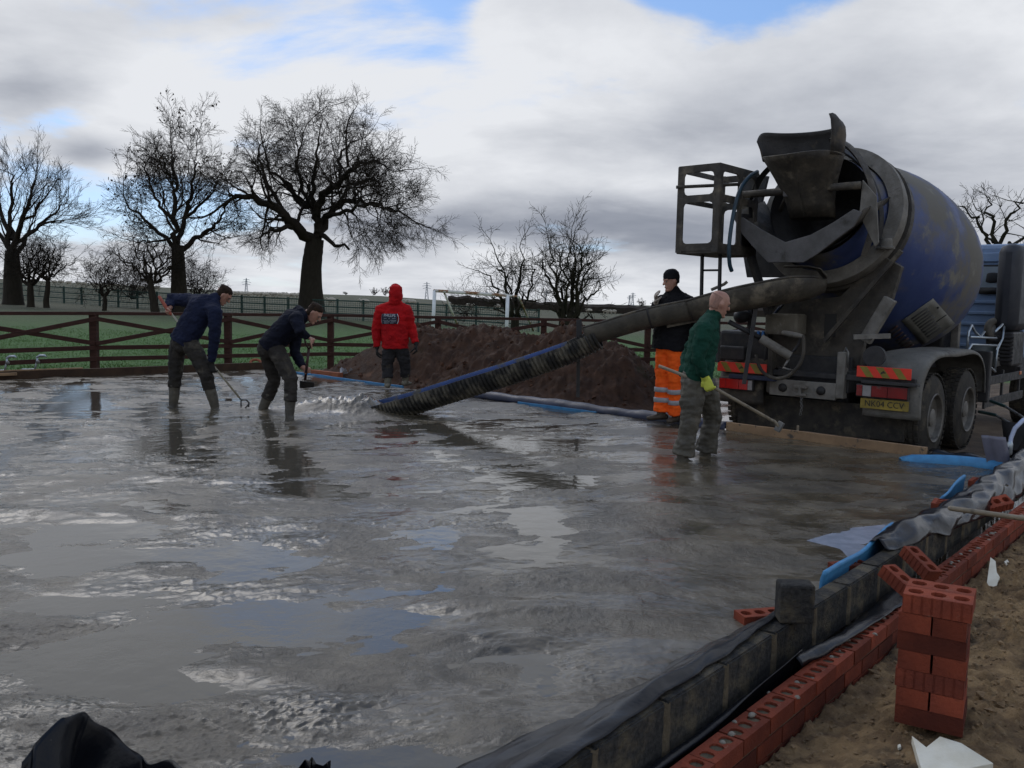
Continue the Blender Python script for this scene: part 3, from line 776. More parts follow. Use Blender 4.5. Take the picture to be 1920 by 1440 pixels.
for k, (u, v, lab) in enumerate(((8, 712, 'bright steel clamp with bent handle at the left border'), (62, 709, 'bright steel clamp with bent handle on the thin batten'))):
    b0 = left_edge(u, v, .03, .17); t = thing('clamp', lab, 'clamp', b0)
    MB().tube([(0, 0, -.02), (.02, 0, .06), (.04, 0, .13), (.05, 0, .19)], .016, 8).build('frame', silver, t, True)
    MB().loft([(.04, 0, .20), (.10, 0, .235), (.18, 0, .235), (.20, 0, .22)], [.018, .022, .02, .012], 8).build('handle', silver, t, True)
    MB().lathe([(.001, -.02), (.03, -.018), (.03, .018), (.001, .02)], 10, (.055, 0, .12), (0, 1, 0)).build('jaw', wornmetal, t, True)
    MB().loft([(-.22, 0, -.01), (-.1, 0, -.012), (0, 0, -.005)], [.012, .014, .014], 8).build('bar', silver, t, True)
# brick-red block, ring and scraps near the far corner
q = edge_pt(600, 709, .16, 0); mb = MB().beam(q + np.array([-.55, .5, .03]), q + np.array([.12, -.1, .03]), .1, .13); tag(mb.build('clay_block', terracotta, bevel=.006), 'long orange-red clay block lying by the far slab corner', 'block')
q = left_edge(470, 690, .18, .10); mb = MB(); mb.lathe([(.10 + .028 * math.cos(t), .028 * math.sin(t)) for t in np.linspace(0, 2 * math.pi, 9)[:-1]], 24, q + np.array([0, 0, .03]), (.15, -.5, .85), close=True)
tag(mb.build('hose_coil', terracotta, smooth=True), 'small orange-red coil lying on the edge timber behind the second man', 'coil')


def crumpled(name, c, sx, sy, sz, mat, label, cat, seed, group=None, rot=0.0):
    rng = np.random.RandomState(seed); n = 7; G = np.zeros((n, n, 3))
    for i in range(n):
        for j in range(n):
            G[i, j] = [(i / (n - 1) - .5) * sx, (j / (n - 1) - .5) * sy, rng.uniform(0, sz)]
    cr, sr = math.cos(rot), math.sin(rot); G = np.stack([G[..., 0] * cr - G[..., 1] * sr, G[..., 0] * sr + G[..., 1] * cr, G[..., 2]], -1)
    return tag(MB().sheet(G + np.asarray(c), .006).build(name, mat, smooth='auto'), label, cat, group)


crumpled('plastic_scrap', P(655, 706, -.03), .32, .3, .2, pmat('clear_plastic_scrap', (.45, .45, .45), (.25, .25, .26), 8, .4), 'crumpled pale plastic scrap on the soil behind the red hoodie', 'scrap', 5)

# ------------------------------------------------------------------ bricks and blocks
BL, BW, BH = .215, .1025, .065


def brick_mesh(name, flutes=False, holes=True, mat=None, seed=0):
    mb = MB(); l, w, h = BL / 2, BW / 2, BH / 2; dp = .05
    rng = random.Random(seed); j = lambda s: rng.uniform(-s, s)
    if holes:
        cw = BL / 3
        for k in range(3):
            x0 = -l + cw * k; cx = x0 + cw / 2; a, b_, c = .024, .025, .012
            oc = [(cx - a + c, -b_), (cx + a - c, -b_), (cx + a, -b_ + c), (cx + a, b_ - c), (cx + a - c, b_), (cx - a + c, b_), (cx - a, b_ - c), (cx - a, -b_ + c)]
            vs_ = [(x0, -w, h), (x0 + cw, -w, h), (x0 + cw, w, h), (x0, w, h)] + [(x, y, h) for x, y in oc] + [(x, y, h - dp) for x, y in oc]
            fs = [(0, 1, 5, 4), (1, 6, 5), (1, 2, 7, 6), (2, 8, 7), (2, 3, 9, 8), (3, 10, 9), (3, 0, 11, 10), (0, 4, 11)]
            fs += [(4 + i, 4 + (i + 1) % 8, 12 + (i + 1) % 8, 12 + i) for i in range(8)] + [tuple(range(12, 20))]
            mb.add(vs_, fs)
        mb.add([(-l, -w, -h), (l, -w, -h), (l, w, -h), (-l, w, -h), (-l, -w, h), (l, -w, h), (l, w, h), (-l, w, h)], [(3, 2, 1, 0), (0, 1, 5, 4), (1, 2, 6, 5), (2, 3, 7, 6), (3, 0, 4, 7)])
    else:
        mb.box((0, 0, 0), (BL, BW, BH))
    if flutes:
        n = 7
        for sgn in (-1, 1):
            for k in range(n):
                x = -l + BL * (k + .5) / n; mb.box((x, sgn * (w + .0015), 0), (BL / n - .007, .003, BH - .002))
    me = mb.mesh(name); me.materials.append(mat or brickm)
    bm = bmesh.new(); bm.from_mesh(me)
    if not holes and not flutes: bmesh.ops.recalc_face_normals(bm, faces=bm.faces)
    bm.to_mesh(me); bm.free()
    return me


BRK_H = brick_mesh('brick_with_holes'); BRK_P = brick_mesh('plain_brick', holes=False); BRK_PD = brick_mesh('plain_dark_brick', holes=False, mat=brickd); BRK_F = brick_mesh('fluted_brick', True, True); BRK_FD = brick_mesh('fluted_dark_brick', True, False, brickd)


def put(name, me, c, R, parent=None):
    o = link(name, me, parent); M = Matrix.Identity(4)
    for i in range(3):
        for k in range(3): M[i][k] = R[i][k]
        M[i][3] = float(c[i])
    o.matrix_local = M; return o


WR = np.array([[WD[0], -WD[1], 0], [WD[1], WD[0], 0], [0, 0, 1]])      # x along the wall
tJ = WD @ P(1396, 1388, ZBRK)[:2]


def rotm(ax, ang): return np.array(Matrix.Rotation(ang, 3, Vector(ax)))


rng = random.Random(11)
w0 = wall_pt(tJ, cBRK - BW / 2, ZBRK - BH)
bw = thing('brick_wall', 'low red brick outer wall with three-hole bricks along the soil', 'brick wall', w0, 0)
W0 = np.array(w0)
for course in range(3):
    for k in range(-6, 29):
        t = tJ + (k + .5) * .225 + (.1125 if course % 2 else 0)
        if course == 2 and k > 20: continue
        c = wall_pt(t, cBRK - BW / 2 + rng.uniform(-.002, .002), ZBRK - BH / 2 - course * .075 + rng.uniform(-.002, .002))
        put('brick', BRK_H if course == 0 else (BRK_P if rng.random() < .6 else BRK_PD), c - W0, WR @ rotm((0, 0, 1), rng.uniform(-.008, .008)) @ rotm((1, 0, 0), rng.uniform(-.01, .01)), bw)
mbm = MB(); a = wall_pt(tJ - 1.4, cBRK - BW / 2, 0) - W0; b = wall_pt(tJ + 6.5, cBRK - BW / 2, 0) - W0
mbm.beam(a + (0, 0, -.188), b + (0, 0, -.188), BW - .012, .215)
mbm.build('mortar', mortar, bw)
# mortar droppings on the top arris
mbm = MB()
for k in range(46):
    t = tJ + rng.uniform(-1.2, 5.5); q = wall_pt(t, cBRK - BW + rng.uniform(-.01, .11), ZBRK + .001) - W0; r = rng.uniform(.006, .02)
    mbm.loft([q - (0, 0, .004), q + (0, 0, r * .25)], [(r * rng.uniform(.8, 1.8), r), (r * .6, r * .5)], 7, side=(WD[0], WD[1], 0), cap='flat')
mbm.build('mortar_droppings', pmat('pale_mortar', (.26, .24, .2), (.2, .18, .15), 12, .9, None, .6, 60), bw, True)

kw0 = wall_pt(WD @ P(1362, 1245, ZBLK)[:2], cBLK - .05, ZBLK - .215); KW0 = np.array(kw0)
kw = thing('block_wall', 'inner wall of dark aggregate blocks along the right slab edge', 'block wall', kw0)
mbk = MB().box((0, 0, 0), (.438, .1, .212)); BLK = mbk.mesh('aggregate_block')
bm = bmesh.new(); bm.from_mesh(BLK); bmesh.ops.recalc_face_normals(bm, faces=bm.faces); bmesh.ops.bevel(bm, geom=bm.edges[:], offset=.007, segments=2, affect='EDGES'); bm.to_mesh(BLK); bm.free(); BLK.materials.append(blockm)
tB = WD @ P(1362, 1245, ZBLK)[:2]
for k in range(-4, 14):
    c = wall_pt(tB + (k + .5) * .452, cBLK - .05 + rng.uniform(-.004, .004), ZBLK - .108 + rng.uniform(-.004, .004)) - KW0
    put('block', BLK, c, WR @ rotm((0, 0, 1), rng.uniform(-.01, .01)) @ rotm((1, 0, 0), rng.uniform(-.012, .012)), kw)
mbm = MB()
for k in range(-4, 15):
    t = tB + k * .452
    G = []
    for i in range(9):      # smeared joint: an uneven vertical ribbon on the outer face
        z = ZBLK - .003 - .2 * i / 8; wv = .016 + .018 * abs(float(pn(k * 3.1, i * .7, 1)))+ .008 * i / 8; s_ = .012 * float(pn(k * 2.3, i * .5, 5))
        G.append([wall_pt(t + s_ - wv, cBLK - .004, z) - KW0, wall_pt(t + s_ - wv * .5, cBLK + .007, z) - KW0, wall_pt(t + s_ + wv * .5, cBLK + .008, z) - KW0, wall_pt(t + s_ + wv, cBLK - .004, z) - KW0])
    mbm.grid(np.array(G)); mbm.box(wall_pt(t, cBLK - .05, ZBLK - .112) - KW0, (.014, .094, .205), WR)
mbm.build('mortar', mortar, kw, True)

# loose standing block
q = P(1492, 1168, ZBLK); R = WR @ rotm((0, 0, 1), math.radians(-52))
mbk = MB().box((0, 0, .09), (.155, .105, .18), R); o = mbk.build('loose_block', blockm, bevel=.012, loc=(q[0], q[1] + .03, ZBLK)); tag(o, 'dark half block standing upright on the block wall', 'block')
# two blocks below the truck
for u, v, sz, rz, lab in ((1415, 800, (.46, .2, .16), .05, 'rounded grey concrete block lying behind the form board under the truck'), (1622, 826, (.44, .1, .215), -.02, 'square-cut grey concrete block standing behind the form board under the truck')):
    q = edge_pt(u, v + 18, .36 if u < 1500 else .3, 0); ang = math.atan2(ED[1], ED[0]) + rz
    o = MB().box((0, 0, 0), sz).build('concrete_block', pmat('grey_block', (.13, .135, .145), (.09, .095, .105), 30, .85, None, .4, 60), bevel=.03 if u < 1500 else .004, loc=(q[0], q[1], -.24 + sz[2] / 2 + (.09 if u < 1500 else .06))); o.rotation_euler = (0, 0, ang); tag(o, lab, 'block')

# bricks lying about


def loose_brick(c, xdir, updir, label, me=None, group='loose bricks by the walls'):
    x = unit(xdir); z = np.asarray(updir, float); z = unit(z - x * (z @ x)); y = np.cross(z, x)
    return tag(put('loose_brick', me or BRK_F, c, np.stack([x, y, z], 1)), label, 'brick', group)


W3 = lambda a: np.array([a[0], a[1], 0])
def brick_between(ua, va, za, ub, vb, zb, label, updir=(0, 0, 1)):
    a = P(ua, va, za); b = P(ub, vb, zb); loose_brick((a + b) / 2, b - a, updir, label)


brick_between(1660, 1066, .115, 1722, 1120, .02, 'red three-hole brick tilted from the block wall towards the brick stack', (.25, -.25, 1))
brick_between(1700, 1030, .12, 1752, 1082, .02, 'red three-hole brick tilted across the cavity behind the other tilted brick', (.25, -.25, 1))
loose_brick(P(1424, 1160, .03), (1, .25, 0), (0, 0, 1), 'red brick half sunk in concrete beside the upright block')
loose_brick(P(1592, 1066, .03), (1, .35, 0), (0, 0, 1), 'red brick half sunk in concrete behind the blue foam strip')
loose_brick(P(1763, 948, .035), (.5, .8, 0), (0, 0, 1), 'small showing red brick at the slab edge beside the wooden pole')
loose_brick(P(1868, 946, .04), (.9, .1, .2), (0, -.5, 1), 'red brick propped against the inside of the far brick wall')
loose_brick(P(1832, 906, .03), (.6, .8, 0), (0, 0, 1), 'red brick sunk by the far blue foam strip')

# the brick stack: seven rows
zs = -.088; SK = 1.1
pL, pF, pR = P(1690, 1357, zs), P(1802, 1384, zs), P(1848, 1340, zs)
e1 = unit((pF - pL) * (1, 1, 0)); e2 = np.array([-e1[1], e1[0], 0])
sc0 = pF - e1 * .215 * SK
names = ['top', 'second', 'third', 'fourth', 'fifth', 'sixth', 'bottom']


def stack_brick(me, c, x, label):
    x = unit(x); o = put('brick', me, c, np.stack([x, np.cross((0, 0, 1), x), np.array([0, 0, 1.])], 1) * SK); return tag(o, label, 'brick', 'bricks of the stack')


for r in range(7):
    zz = zs + ((6 - r) * .0665 + BH / 2 + .002) * SK; sh = rng.uniform(-.004, .004) + (.006 if r == 0 else 0)
    if r in (0, 2, 4, 6):
        for k in range(2):
            c = sc0 + (e1 * (.1075 + sh) + e2 * (.051 + k * .1045)) * SK; me = BRK_F if r == 0 else (BRK_FD if r == 4 else BRK_PD)
            stack_brick(me, (c[0], c[1], zz), e1 + e2 * rng.uniform(-.02, .02), f'{"front" if k == 0 else "rear"} lengthwise red brick in the {names[r]} row of the brick stack')
    else:
        for k in range(2):
            c = sc0 + (e1 * (.053 + k * .109 + sh) + e2 * .105) * SK
            stack_brick(BRK_P, (c[0], c[1], zz), e2 + e1 * rng.uniform(-.02, .02), f'{"left" if k == 0 else "right"} end-on red brick in the {names[r]} row of the brick stack')
for k in range(2):
    c = sc0 + (e1 * .165 + e2 * .275) * SK; x = np.array([0, 0, 1.])
    tag(put('brick', BRK_FD if k == 0 else BRK_F, np.array([c[0], c[1], zs + (.108 + .218 * k) * SK]), np.stack([x, e2, np.cross(x, e2)], 1) * SK), ('lower' if k == 0 else 'upper') + ' brick on end behind the brick stack', 'brick', 'bricks of the stack')

# white foam scraps


def foam(poly_px, th, label, tilt=(0, 0)):
    pts = [P(u, v, -.12) for u, v in poly_px]; c = sum(pts) / len(pts); zz = max(soil_z(*p[:2]) for p in pts) + .002
    q = [np.array([p[0] - c[0], p[1] - c[1], tilt[0] * (p - c)[0] + tilt[1] * (p - c)[1]]) for p in pts]
    o = MB().prism(q, (0, 0, th)).build('foam_scrap', poly, loc=(c[0], c[1], zz - .004), bevel=.002)
    return tag(o, label, 'foam scrap', 'white foam scraps on the soil')


foam([(1708, 1405), (1735, 1428), (1760, 1412), (1800, 1428), (1860, 1470), (1730, 1480)], .032, 'largest white foam board scrap in front of the brick stack', (.12, 0))
foam([(1440, 1455), (1466, 1428), (1500, 1430), (1498, 1442), (1480, 1462)], .02, 'white foam scrap at the bottom edge beside the brick wall', (0, .1))
foam([(1497, 1417), (1512, 1414), (1517, 1420), (1503, 1425)], .02, 'small white foam crumb beside the brick wall')
foam([(1850, 1078), (1856, 1058), (1866, 1062), (1872, 1075), (1862, 1082)], .018, 'broken white foam flake by the far brick wall, left half', (.5, .4))
foam([(1862, 1062), (1866, 1054), (1876, 1064), (1872, 1074)], .018, 'broken white foam flake by the far brick wall, right half', (-.5, .3))
foam([(1909, 893), (1922, 884), (1935, 905), (1918, 912)], .02, 'white foam flake at the right border')
foam([(1884, 1036), (1890, 1032), (1894, 1038), (1888, 1041)], .014, 'tiny white foam crumb beyond the flakes')
foam([(1683, 1398), (1688, 1396), (1690, 1402), (1684, 1404)], .012, 'tiny white foam crumb left of the largest scrap')

# ------------------------------------------------------------------ plastic membranes and foam along the block wall


def wall_sheet(name, t0, t1, n, prof, label, mat=blackp, wav=.01, seed=0, th=.004, cat='membrane'):
    """prof(tt 0..1) -> list of (offset from slab side of the block leaf, z)"""
    G = []
    for i in range(n):
        k = i / (n - 1); t = t0 + (t1 - t0) * k; row = []
        for j, (o_, z) in enumerate(prof(k)):
            a = float(pn(i * .13 + seed * 7 + j * .16, j * .12, seed)); b_ = float(pn(i * .10 + 40 + seed * 3 - j * .10, j * .14, seed + 2)) + .35 * abs(float(pn(i * .25 + j * .2, j * .18, seed + 5)))
            row.append(wall_pt(t + .5 * wav * a, cSLAB + o_ + wav * a, z + wav * b_))
        G.append(row)
    return tag(MB().sheet(np.array(G), th).build(name, mat, smooth=True), label, cat)


def interp_prof(keys):
    ks = sorted(keys)
    def f(k):
        for a, b in zip(ks, ks[1:]):
            if a <= k <= b:
                s = (k - a) / (b - a); s = s * s * (3 - 2 * s); return [((1 - s) * p[0] + s * q[0], (1 - s) * p[1] + s * q[1]) for p, q in zip(keys[a], keys[b])]
        return keys[ks[-1]]
    return f


def dense(pts, n=14):
    pts = np.array(pts, float); d = np.concatenate([[0], np.cumsum(np.linalg.norm(np.diff(pts, axis=0), axis=1))]); s = np.linspace(0, d[-1], n)
    return [(float(np.interp(q, d, pts[:, 0])), float(np.interp(q, d, pts[:, 1]))) for q in s]


tS = WD @ P(1440, 1185)[:2]
wall_sheet('membrane_sheet', 1.3, tS + .25, 110, interp_prof({0: dense([(-.26, .012), (-.14, .03), (-.02, .088), (.02, .098), (.085, .094)], 24), .3: dense([(-.22, .010), (-.12, .025), (-.02, .088), (.03, .100), (.09, .094)], 24), .55: dense([(-.17, .008), (-.09, .03), (-.03, .09), (.02, .12), (.075, .098)], 24), .75: dense([(-.15, .008), (-.09, .03), (-.03, .09), (.02, .11), (.06, .094)], 24), 1: dense([(-.10, .006), (-.08, .03), (-.05, .06), (-.02, .088), (0, .092)], 24)}), 'black plastic membrane lapped over the near block wall edge', wav=.020, seed=1, th=.002)
cav = cBLK - cSLAB
wall_sheet('membrane_sheet', 1.3, tS - .1, 60, interp_prof({0: dense([(cav + .004, -.24), (cav + .01, -.14), (cav + .03, -.10), (cav + .07, -.10)]), .6: dense([(cav + .006, -.24), (cav + .012, -.13), (cav + .03, -.09), (cav + .06, -.10)]), 1: dense([(cav + .02, -.22), (cav + .05, -.08), (cav + .075, -.01), (cav + .085, .0)])}), 'black plastic sheet lining the cavity of the near wall', wav=.012, seed=2)
wall_sheet('membrane_sheet', tS - .16, tS + 1.35, 60, interp_prof({0: dense([(cav + .03, -.2), (cav + .05, -.08), (cav + .07, -.005), (cav + .10, -.03), (cav + .11, -.05)]), .35: dense([(cav + .01, -.2), (cav + .05, -.10), (cav + .09, -.045), (cav + .13, -.05), (cav + .15, -.058)]), 1: dense([(cav + .005, -.18), (cav + .03, -.08), (cav + .08, -.05), (cav + .14, -.05), (cav + .18, -.058)])}), 'black plastic sheet flopped over the brick wall by the stack', wav=.02, seed=3)
tM0 = WD @ P(1660, 1040)[:2]; tM1 = WD @ P(1868, 868)[:2]
wall_sheet('membrane_sheet', tM0 - .25, tM1 - .1, 130, interp_prof({
    0: dense([(-.10, .0), (-.09, .06), (-.06, .13), (-.01, .15), (.03, .12), (.05, .09)], 26),
    .10: dense([(-.16, .0), (-.14, .08), (-.08, .17), (0, .18), (.08, .12), (.11, .09)], 26),
    .24: dense([(-.12, .0), (-.10, .08), (-.03, .14), (.05, .15), (.11, .09), (.13, .02)], 26),
    .42: dense([(-.14, .01), (-.10, .06), (-.02, .11), (.06, .12), (.12, .08), (.15, -.02)], 26),
    .6: dense([(-.12, .0), (-.10, .09), (-.03, .15), (.06, .14), (.12, .08), (.16, -.03)], 26),
    .8: dense([(-.16, .0), (-.12, .10), (-.04, .18), (.05, .17), (.12, .08), (.16, -.04)], 26),
    1: dense([(-.14, .0), (-.10, .12), (-.02, .22), (.05, .20), (.10, .10), (.14, .0)], 26)}), 'crumpled black plastic membrane heaped over the far block wall', wav=.05, seed=5, th=.002)
# pale grey inner faces of the membrane: the flap that stands up at the far corner
a = P(1868, 885, .0)
G = np.array([[a + np.array([.02 * math.sin(j * .9) + (w - .5) * .16, .05 * math.cos(w * 3), 0]) + np.array([-.06 + .10 * k, 0, .36 * (1 - k) - .02]) for j, w in enumerate(np.linspace(0, 1, 9))] for k in np.linspace(0, 1, 12)])
tag(MB().sheet(G, .004).build('membrane_flap', pmat('grey_membrane_back', (.15, .15, .19), (.11, .11, .14), 5, .35, None, .2, 10), smooth=True), 'grey-backed flap of plastic membrane standing at the far right corner', 'membrane')
tF = WD @ P(1535, 1115)[:2]
wall_sheet('foam_strip', tF, tF + 1.25, 30, interp_prof({0: dense([(-.045, .0), (-.04, .09), (-.03, .13)], 8), .5: dense([(-.07, .0), (-.06, .08), (-.045, .115)], 8), 1: dense([(-.10, .0), (-.09, .10), (-.07, .16)], 8)}), 'bright blue foam strip standing along the block wall beyond the upright block', bluefoam, wav=.012, seed=8, th=.02, cat='foam strip')
tF = WD @ P(1790, 955)[:2]
wall_sheet('foam_strip', tF, tF + .75, 20, interp_prof({0: dense([(-.20, .0), (-.18, .06), (-.16, .09)], 6), 1: dense([(-.20, .0), (-.19, .10), (-.18, .15)], 6)}), 'bright blue foam strip beside the crumpled membrane at the far wall', bluefoam, wav=.012, seed=9, th=.018, cat='foam strip')
# wet clear plastic on the concrete, reflected sky painted in as a pale colour
pts = [P(u, v, .016) for u, v in ((1513, 1014), (1560, 1000), (1600, 990), (1660, 984), (1668, 1010), (1655, 1045), (1610, 1052), (1590, 1045), (1575, 1030), (1545, 1022))]
o = MB().prism(pts, (0, 0, .003)).build('plastic_sheet', pmat('plastic_painted_reflection', (.34, .37, .44), (.24, .27, .33), 9, .03, .06, .12, 14)); tag(o, 'wet shiny plastic sheet lying flat on the concrete by the wall', 'plastic sheet')
# curled membrane ends at the very front
def curl_main():
    # a sheet edge that stands up, folds over and slopes down to the right: dark hollow left, lit slope right
    top = {0: (42, 1432), 1: (70, 1392), 2: (110, 1352), 3: (140, 1341), 4: (166, 1341), 5: (200, 1372), 6: (250, 1405), 7: (272, 1436), 8: (310, 1428), 9: (345, 1440)}
    Y = 2.42; G = []; qs = np.linspace(0, 9, 120); us = np.interp(qs, range(10), [top[i][0] for i in range(10)]); vs_ = np.interp(qs, range(10), [top[i][1] for i in range(10)])
    for _ in range(14): us[1:-1] = (us[:-2] + 2 * us[1:-1] + us[2:]) / 4; vs_[1:-1] = (vs_[:-2] + 2 * vs_[1:-1] + vs_[2:]) / 4
    for k in np.linspace(0, 1, 18):
        row = []
        for q, u, v in zip(qs, us, vs_):
            p = PY(u, v - 3, Y + (.16 * math.sin((q - 4) * .7) if q > 4 else -.20 * (4 - q) / 4)); d = .34 * k
            row.append(p + np.array([.10 * k * math.sin(q * 1.1) + .012 * k * math.sin(q * 5), -.12 * k * (1 + .5 * math.sin(q * 1.4)) + .010 * math.sin(q * 4 + 3 * k), -d]))
        G.append(row)
    tag(MB().sheet(np.array(G), .004).build('membrane_fold', blackp, smooth=True), 'black plastic membrane fold standing up at the bottom left', 'membrane')
    top = [(555, 1446), (572, 1424), (580, 1428), (585, 1420), (592, 1432), (606, 1436), (616, 1428), (619, 1426), (618, 1440), (628, 1450)]
    G = np.array([[PY(u, v, 2.42 + .04 * math.sin(i * 1.7)) + np.array([0, -.05 * k, -.3 * k]) for i, (u, v) in enumerate(top)] for k in np.linspace(0, 1, 6)])
    tag(MB().sheet(G, .004).build('membrane_fold', blackp, smooth='auto'), 'torn tip of black plastic membrane at the bottom edge', 'membrane')


curl_main()

# ------------------------------------------------------------------ tools and odds at the right
a, b = P(1782, 953, .20), P(1990, 982, .06)
tag(MB().loft([a, a * .5 + b * .5, b], [.017, .018, .018], 10).build('wooden_pole', ash, smooth=True), 'pale round wooden pole lying across the far brick wall', 'pole')


def wheelbarrow_right():
    t0 = P(1960, 850, -.28); t = thing('wheelbarrow', 'wheelbarrow with green-gripped handles at the right border', 'wheelbarrow', t0)
    g = lambda u, v, z: P(u, v, z) - t0
    for (u0, v0, z0), (u1, v1, z1), (u2, v2, z2) in (((1836, 772, .22), (1866, 778, .24), (1905, 800, .12)), ((1858, 752, .38), (1885, 762, .36), (1930, 790, .25))):
        p = [g(u0, v0, z0), g(u1, v1, z1), g(u2, v2, z2), g(u2 + 60, v2 + 28, z2 - .1)]
        MB().tube(p[1:], .016, 8).build('handle', wornmetal, t, True); MB().loft([p[0], p[1]], [.021, .02], 8).build('grip', greengrip, t, True)
    G = np.array([[g(1925 + 60 * i, 800 + 10 * i, .25) + np.array([0, .5 * j, -.3 * (1 - abs(2 * j - 1) ** 3)]) for j in np.linspace(0, 1, 9)] for i in np.linspace(0, 1.2, 5)])
    MB().sheet(G, .006).build('tub', dark_steel, t, True)
    MB().tube([g(1940, 815, .0), g(1950, 840, -.24)], .014, 6).build('leg', wornmetal, t, True)


wheelbarrow_right()
pts = [P(1893, 838, .12), P(1896, 820, .2), P(1903, 803, .30), P(1918, 788, .38), P(1945, 775, .42)]
t = thing('hose', 'pale blue water hose with brass-grey fitting at the right corner', 'hose', pts[0]); B0 = np.array(pts[0])
MB().tube([p - B0 for p in pts], .022, 10).build('pipe', palehose, t, True)
MB().loft([(0, 0, .03), (0, 0, -.06)], [.032, .03], 10).build('fitting', silver, t, True); MB().loft([(-.08, 0, -.02), (.0, 0, -.01)], [.028, .024], 10).build('tap', pmat('dark_blue_plastic', (.03, .035, .09), (.02, .025, .06), 6, .4), t, True)
c = P(1905, 868, -.28)
tag(MB().lathe([(.002, 0), (.17, 0), (.21, .42), (.225, .43), (.22, .44), (.2, .43), (.16, .03), (.002, .03)], 28, c + np.array([.16, .1, 0])).build('bucket', blackp, smooth='auto'), 'black bucket under the hose at the right border', 'bucket')

# ------------------------------------------------------------------ fences, goal


def near_fence():
    b0 = np.array([*FPOST[2], gz1(*FPOST[2])]); t = thing('wooden_fence', 'red-brown post and rail fence with crossed braces behind the slab', 'fence', b0)
    g = lambda q, z: np.array([q[0], q[1], z]) - b0
    for i, q in enumerate(FPOST):
        MB().box(g(q, .42), (.14, .14, 1.32)).build('post', wood, t, bevel=.008)
    off = np.array([.0, -.085])
    for a, b in zip(FPOST, FPOST[1:]):
        d = unit(b - a); n = np.array([d[1], -d[0]]); n = n if n[1] < 0 else -n
        A, B = a + n * .085, b + n * .085
        MB().beam(g(a, 1.10), g(b, 1.10), .15, .065).build('rail', wood, t, bevel=.004)
        MB().beam(g(A, .42), g(B, .42), .03, .085).build('rail', wood, t, bevel=.003)
        MB().beam(g(A, .20), g(B, .20), .03, .085).build('rail', wood, t, bevel=.003)
        MB().beam(g(A, 1.0), g(B, .50), .03, .085).build('brace', wood, t, bevel=.003)
        A, B = a + n * .118, b + n * .118
        MB().beam(g(A, .50), g(B, 1.0), .03, .085).build('brace', wood, t, bevel=.003)


near_fence()


def green_fence():
    A = PY(-60, 560, 74); B = PY(1010, 600, 50); n = 27
    q0 = np.array([B[0], B[1], gz1(B[0], B[1])]); t = thing('green_fence', 'distant dark green post and rail fence with wire mesh along the field', 'fence', q0)
    ps = [A + (B - A) * k / (n - 1) for k in range(n)]; ps = [np.array([p[0], p[1], gz1(p[0], p[1])]) - q0 for p in ps]
    for p in ps: MB().box(p + (0, 0, .62), (.12, .12, 1.4)).build('post', greenfence, t)
    for a, b in zip(ps, ps[1:]):
        for z in (1.22, .82, .40):
            MB().beam(a + (0, -.1, z), b + (0, -.1, z), .04, .08).build('rail', greenfence, t)
    mb = MB()
    for a, b in zip(ps, ps[1:]):
        for k in range(14):
            p = a + (b - a) * k / 14; mb.beam(p + (0, -.05, 0), p + (0, -.05, 1.18), .018, .018, (1, 0, 0))
        for z in np.arange(.1, 1.2, .14): mb.beam(a + (0, -.05, z), b + (0, -.05, z), .018, .018)
    mb.build('wire_mesh', greenfence, t)


green_fence()


def goal():
    D = 29.5; b0 = PY(811, 628, D); t = thing('goal_frame', 'white football goal frame without net behind the soil mound', 'goal', b0)
    g = lambda u, v, d=0: PY(u, v, D + d) - b0
    MB().tube([g(811, 632), g(815, 544)], .06, 10).build('post', white_steel, t, True)
    MB().tube([g(949, 640), g(952, 553)], .06, 10).build('post', white_steel, t, True)
    MB().tube([g(813, 545), g(952, 554)], .055, 10).build('crossbar', rusty, t, True)
    MB().tube([g(832, 546, .1), g(860, 615, 1.4)], .035, 8).build('stay', rusty, t, True)
    MB().tube([g(952, 554, .1), g(973, 556, .6), g(1000, 620, 1.6)], .035, 8).build('stay', rusty, t, True)


goal()

# ------------------------------------------------------------------ trees


